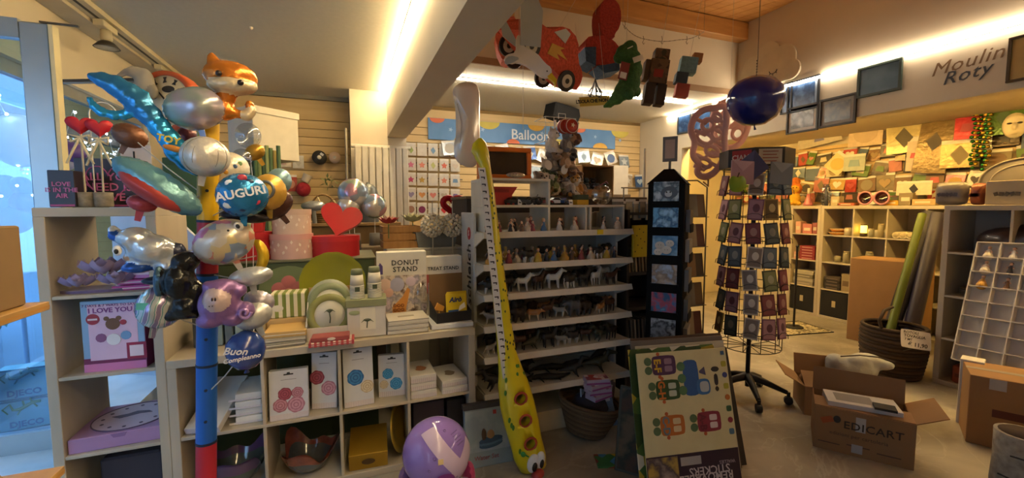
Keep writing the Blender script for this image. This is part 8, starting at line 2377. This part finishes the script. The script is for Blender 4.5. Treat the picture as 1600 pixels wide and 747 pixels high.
# larger goods
def big(label, u, v, w_, h_, bc_, mo, mc_, X=6.05, tilt=0, gl=True):
    p = PX(u, v, X); s = mpp(p)
    return packet(label, p, w_*s, h_*s, bc_, mo, mc_, None, (R(-4), R(tilt), R(-80)), gl)
big('large cream card pack hung in the top of the alcove', 1353, 205, 44, 46, 'cbb59a', 'round', 'b9a287', tilt=0, gl=False)
big('clear pack with a dark plume in the alcove', 1413, 212, 44, 54, 'b5a67a', 'leaf', '4a4028', tilt=-4)
big('long dark foil costume pack hanging in the alcove', 1462, 215, 40, 110, '74603c', 'leaf', '3a2c1c', tilt=6)
big('bright red boa pack hung beside the bead strings', 1513, 197, 30, 40, 'b5323c', 'square', '8f2030')
big('white and lilac banner pack at the top of the alcove', 1280, 215, 60, 24, 'b5ab9c', 'square', '6d6a94', tilt=-8, gl=False)
big('tilted yellow card pack in the alcove', 1310, 255, 26, 30, 'd3c084', 'round', 'cba53f', tilt=40, gl=False)
big('pale blue card pack beside the tilted yellow one', 1335, 254, 28, 26, 'a9b0a0', 'square', '7f98a0', gl=False)
big('white and red make-up pack in the alcove', 1430, 240, 20, 54, 'c9b8a4', 'square', 'b5404a', gl=False)
big('tan double costume pack under the bead strings', 1500, 240, 44, 44, '9a8452', 'leaf', '74643c')
big('green foil pack behind the white mask', 1570, 180, 40, 60, '4a6a2a', 'leaf', '35501f')
big('black and white eye mask pack above the cube shelf', 1428, 294, 42, 22, 'cfc4a8', 'leaf', '1d1814', 5.9, gl=False)
# bead necklaces
for i in range(6):
    p = PX(1524+5*i, 172, 6.0)
    t = thing('bead_necklace', ['green', 'gold', 'dark green', 'yellow gold', 'emerald', 'bronze gold'][i]+' bead necklace hanging in the alcove', 'necklace', p, 0, 'bead necklaces hung in the alcove')
    g = G(C(['2f6a2a', 'b5922a', '24521f', 'c9a53a', '2d7a3c', '9a7a24'][i], .18, .7))
    n_ = 14-(i*5) % 4
    for k in range(n_): g.ball((0, .012*math.sin(k*1.3+i), -.045*k), .019, 8, 6)
    o = g.obj('beads', t); o['kind'] = 'stuff'
    G(C('8a7a4a', .5)).cyl((0, 0, .0), (.14, 0, .02), .004).obj('peg', t)
# white mask, oval tray
p = PX(1586, 196, 5.9)
t = thing('white_mask', 'plain white full face mask hanging at the alcove edge', 'mask', p, R(-75))
s = mpp(p)
b = Blob()
MK = C('c3b79c', .5)
b.e(MK, (0, 0, 0), (14*s, .04, 20*s)).e(MK, (0, -.036, -2*s), (3*s, .024, 6*s)).e(MK, (0, -.026, -12*s), (5*s, .02, 2.5*s)).e(MK, (0, -.02, 10*s), (10*s, .024, 6*s))
link('face', b.mesh('face', .008, 3), t)
for x in (-9, 9): G(C('1d1812', .7)).t((x*.6*s, -.040, 3*s)).ball((0, 0, 0), (3*s, .010, 1.5*s), 10, 6).obj('eye_hole', t)
G(C('8a7a5a', .4)).cyl((0, 0, 17*s), (0, .25, 18*s), .004).obj('peg', t)
p = PX(1600, 268, 5.3)
t = thing('oval_tray', 'large grey oval serving tray standing on the large oak shelf', 'tray', (4.80, PX(1600, 268, 4.80).y, 1.466), R(-85), None, (R(-8), 0, R(-85)))
so = mpp(PX(1600, 268, 4.8))
hz = 38*so
G(C('77706a', .5)).t((0, 0, hz)).pillow(ell(40, 52*so, hz), .02, 4).obj('tray', t)
for k, f in enumerate((.96, .70)): G(C('8d867e', .5)).t((0, -.008, hz)).tube([(52*so*f*math.cos(q*.1745), 0, hz*f*math.sin(q*.1745)) for q in range(36)], .006, 5, True).obj('rim', t)
# on top of the alcove shelves
def topy(u, X=5.85): return PX(u, 318, X).y
ZTK = 1.466
plm = PLM[3][1]
t = thing('plush_toy', 'tall orange and yellow lion plush on the alcove shelf', 'plush toy', (5.86, topy(1241), ZTK), R(-60))
b = Blob()
LO, LY = C('b5621c', .9, 0, .2, 50, .5), C('cb9a24', .9, 0, .1, 50, .4)
b.e(LY, (0, 0, .10), (.07, .06, .10)).e(LO, (0, 0, .24), (.085, .06, .085)).e(LY, (0, -.035, .235), (.055, .04, .055)).e(LO, (0, 0, .34), (.06, .05, .06)).e(LY, (-.05, -.05, .03), (.035, .05, .03)).e(LY, (.05, -.05, .03), (.035, .05, .03))
link('body', b.mesh('body', .012, 3), t)
for x in (-.02, .02): G(M_EYE).ball((x, -.074, .25), .008, 8, 6).obj('eye', t)
t = thing('pink_bottle', 'pink conical bottle with a white neck on the alcove shelf', 'bottle', (5.86, topy(1262), ZTK))
G(C('b56a72', .35)).lathe([(.06, 0), (.055, .03), (.03, .10), (.018, .16), (0, .16)], 18).obj('body', t)
G(C('c9bda4', .4)).lathe([(.018, .16), (.016, .24), (0, .24)], 14).obj('neck', t)
t = thing('tinsel_bunch', 'bunch of silver and blue tinsel on the alcove shelf', 'tinsel', (5.86, topy(1290), ZTK))
g = G(C('8a90a0', .15, .9))
for k in range(160):
    a, h_ = k*2.4, .01+.27*((k*37) % 100)/100
    g.t((.05*math.cos(a)*(1-.4*h_/.28), .05*math.sin(a)*(1-.4*h_/.28), h_), (a, a*1.7, a)).box(-.022, .022, -.002, .002, -.0006, .0006)
o = g.obj('strands', t); o['kind'] = 'stuff'
G(C('55586a', .4)).lathe([(.02, 0), (.018, .27), (0, .27)], 10).obj('core', t)
t = thing('party_glasses', 'pink round novelty party glasses on the alcove shelf', 'glasses', (5.80, topy(1368), ZTK), R(-90))
for x in (-.085, .085):
    G(C('c98a92', .3)).t((x, 0, .09)).tube([(.075*math.cos(q*.3), 0, .075*math.sin(q*.3)) for q in range(21)], .010, 6, True).obj('rim', t)
    G(glass_mat('dark_lens', '8a5a5a', .15)).t((x, .002, .09), (R(90), 0, 0)).lathe([(0, -.001), (.07, -.001), (.07, .001), (0, .001)], 18).obj('lens', t)
    G(C('c98a92', .3)).box(x-.006+(.07 if x > 0 else -.07), x+.006+(.07 if x > 0 else -.07), 0, .15, .10, .112).obj('temple', t)
for i, (u, col, w_, h_, lab) in enumerate(((1305, 'b5a684', .10, .12, 'small cream pack standing on the alcove shelf by the tinsel'), (1322, 'a8563c', .20, .035, 'flat red pack lying on the alcove shelf'), (1393, 'c9962a', .14, .06, 'orange yellow pack lying beside the party glasses'), (1415, '8a7a5a', .13, .14, 'khaki pack standing on the alcove shelf'), (1442, 'b59a6a', .22, .07, 'tan pack lying at the end of the alcove shelf'))):
    t = thing('shelf_pack', lab, 'pack', (5.84, topy(u), ZTK), R(-90))
    G(C(col, .4)).cbox(-w_/2, w_/2, 0, .10, 0, h_, .004).obj('body', t)
    G(C('d3c8ae', .5)).box(-w_*.3, w_*.3, -.001, 0, h_*.35, h_*.65).obj('label_print', t)
# rod stand and mat
q3 = PZ(1240, 512, 0)
t = thing('rod_stand', 'thin black rod stand on the mat before the alcove shelf', 'stand', (q3.x, q3.y, .006))
G(C('17151a', .5)).cyl((0, 0, 0), (0, 0, .98), .012, n=10).ball((0, 0, .98), .018, 8, 6).obj('rod', t)
G(C('17151a', .5)).lathe([(0, 0), (.10, 0), (.10, .012), (0, .012)], 20).obj('foot', t)
t = thing('floor_mat', 'cream and black patterned floor mat under the rod stand', 'mat', (q3.x-.02, q3.y-.02, 0), R(-10))
G(print_mat('mat_pattern', ['b5a684', '2f2a22', 'c9bd9a', '4a4232'], 14, 'noise', .9)).cbox(-.42, .30, -.24, .24, 0, .006, .001).obj('mat', t)
G(C('2a2620', .8)).tube([(-.42, -.24, .006), (.30, -.24, .006), (.30, .24, .006), (-.42, .24, .006)], .006, 5, True).obj('border', t)
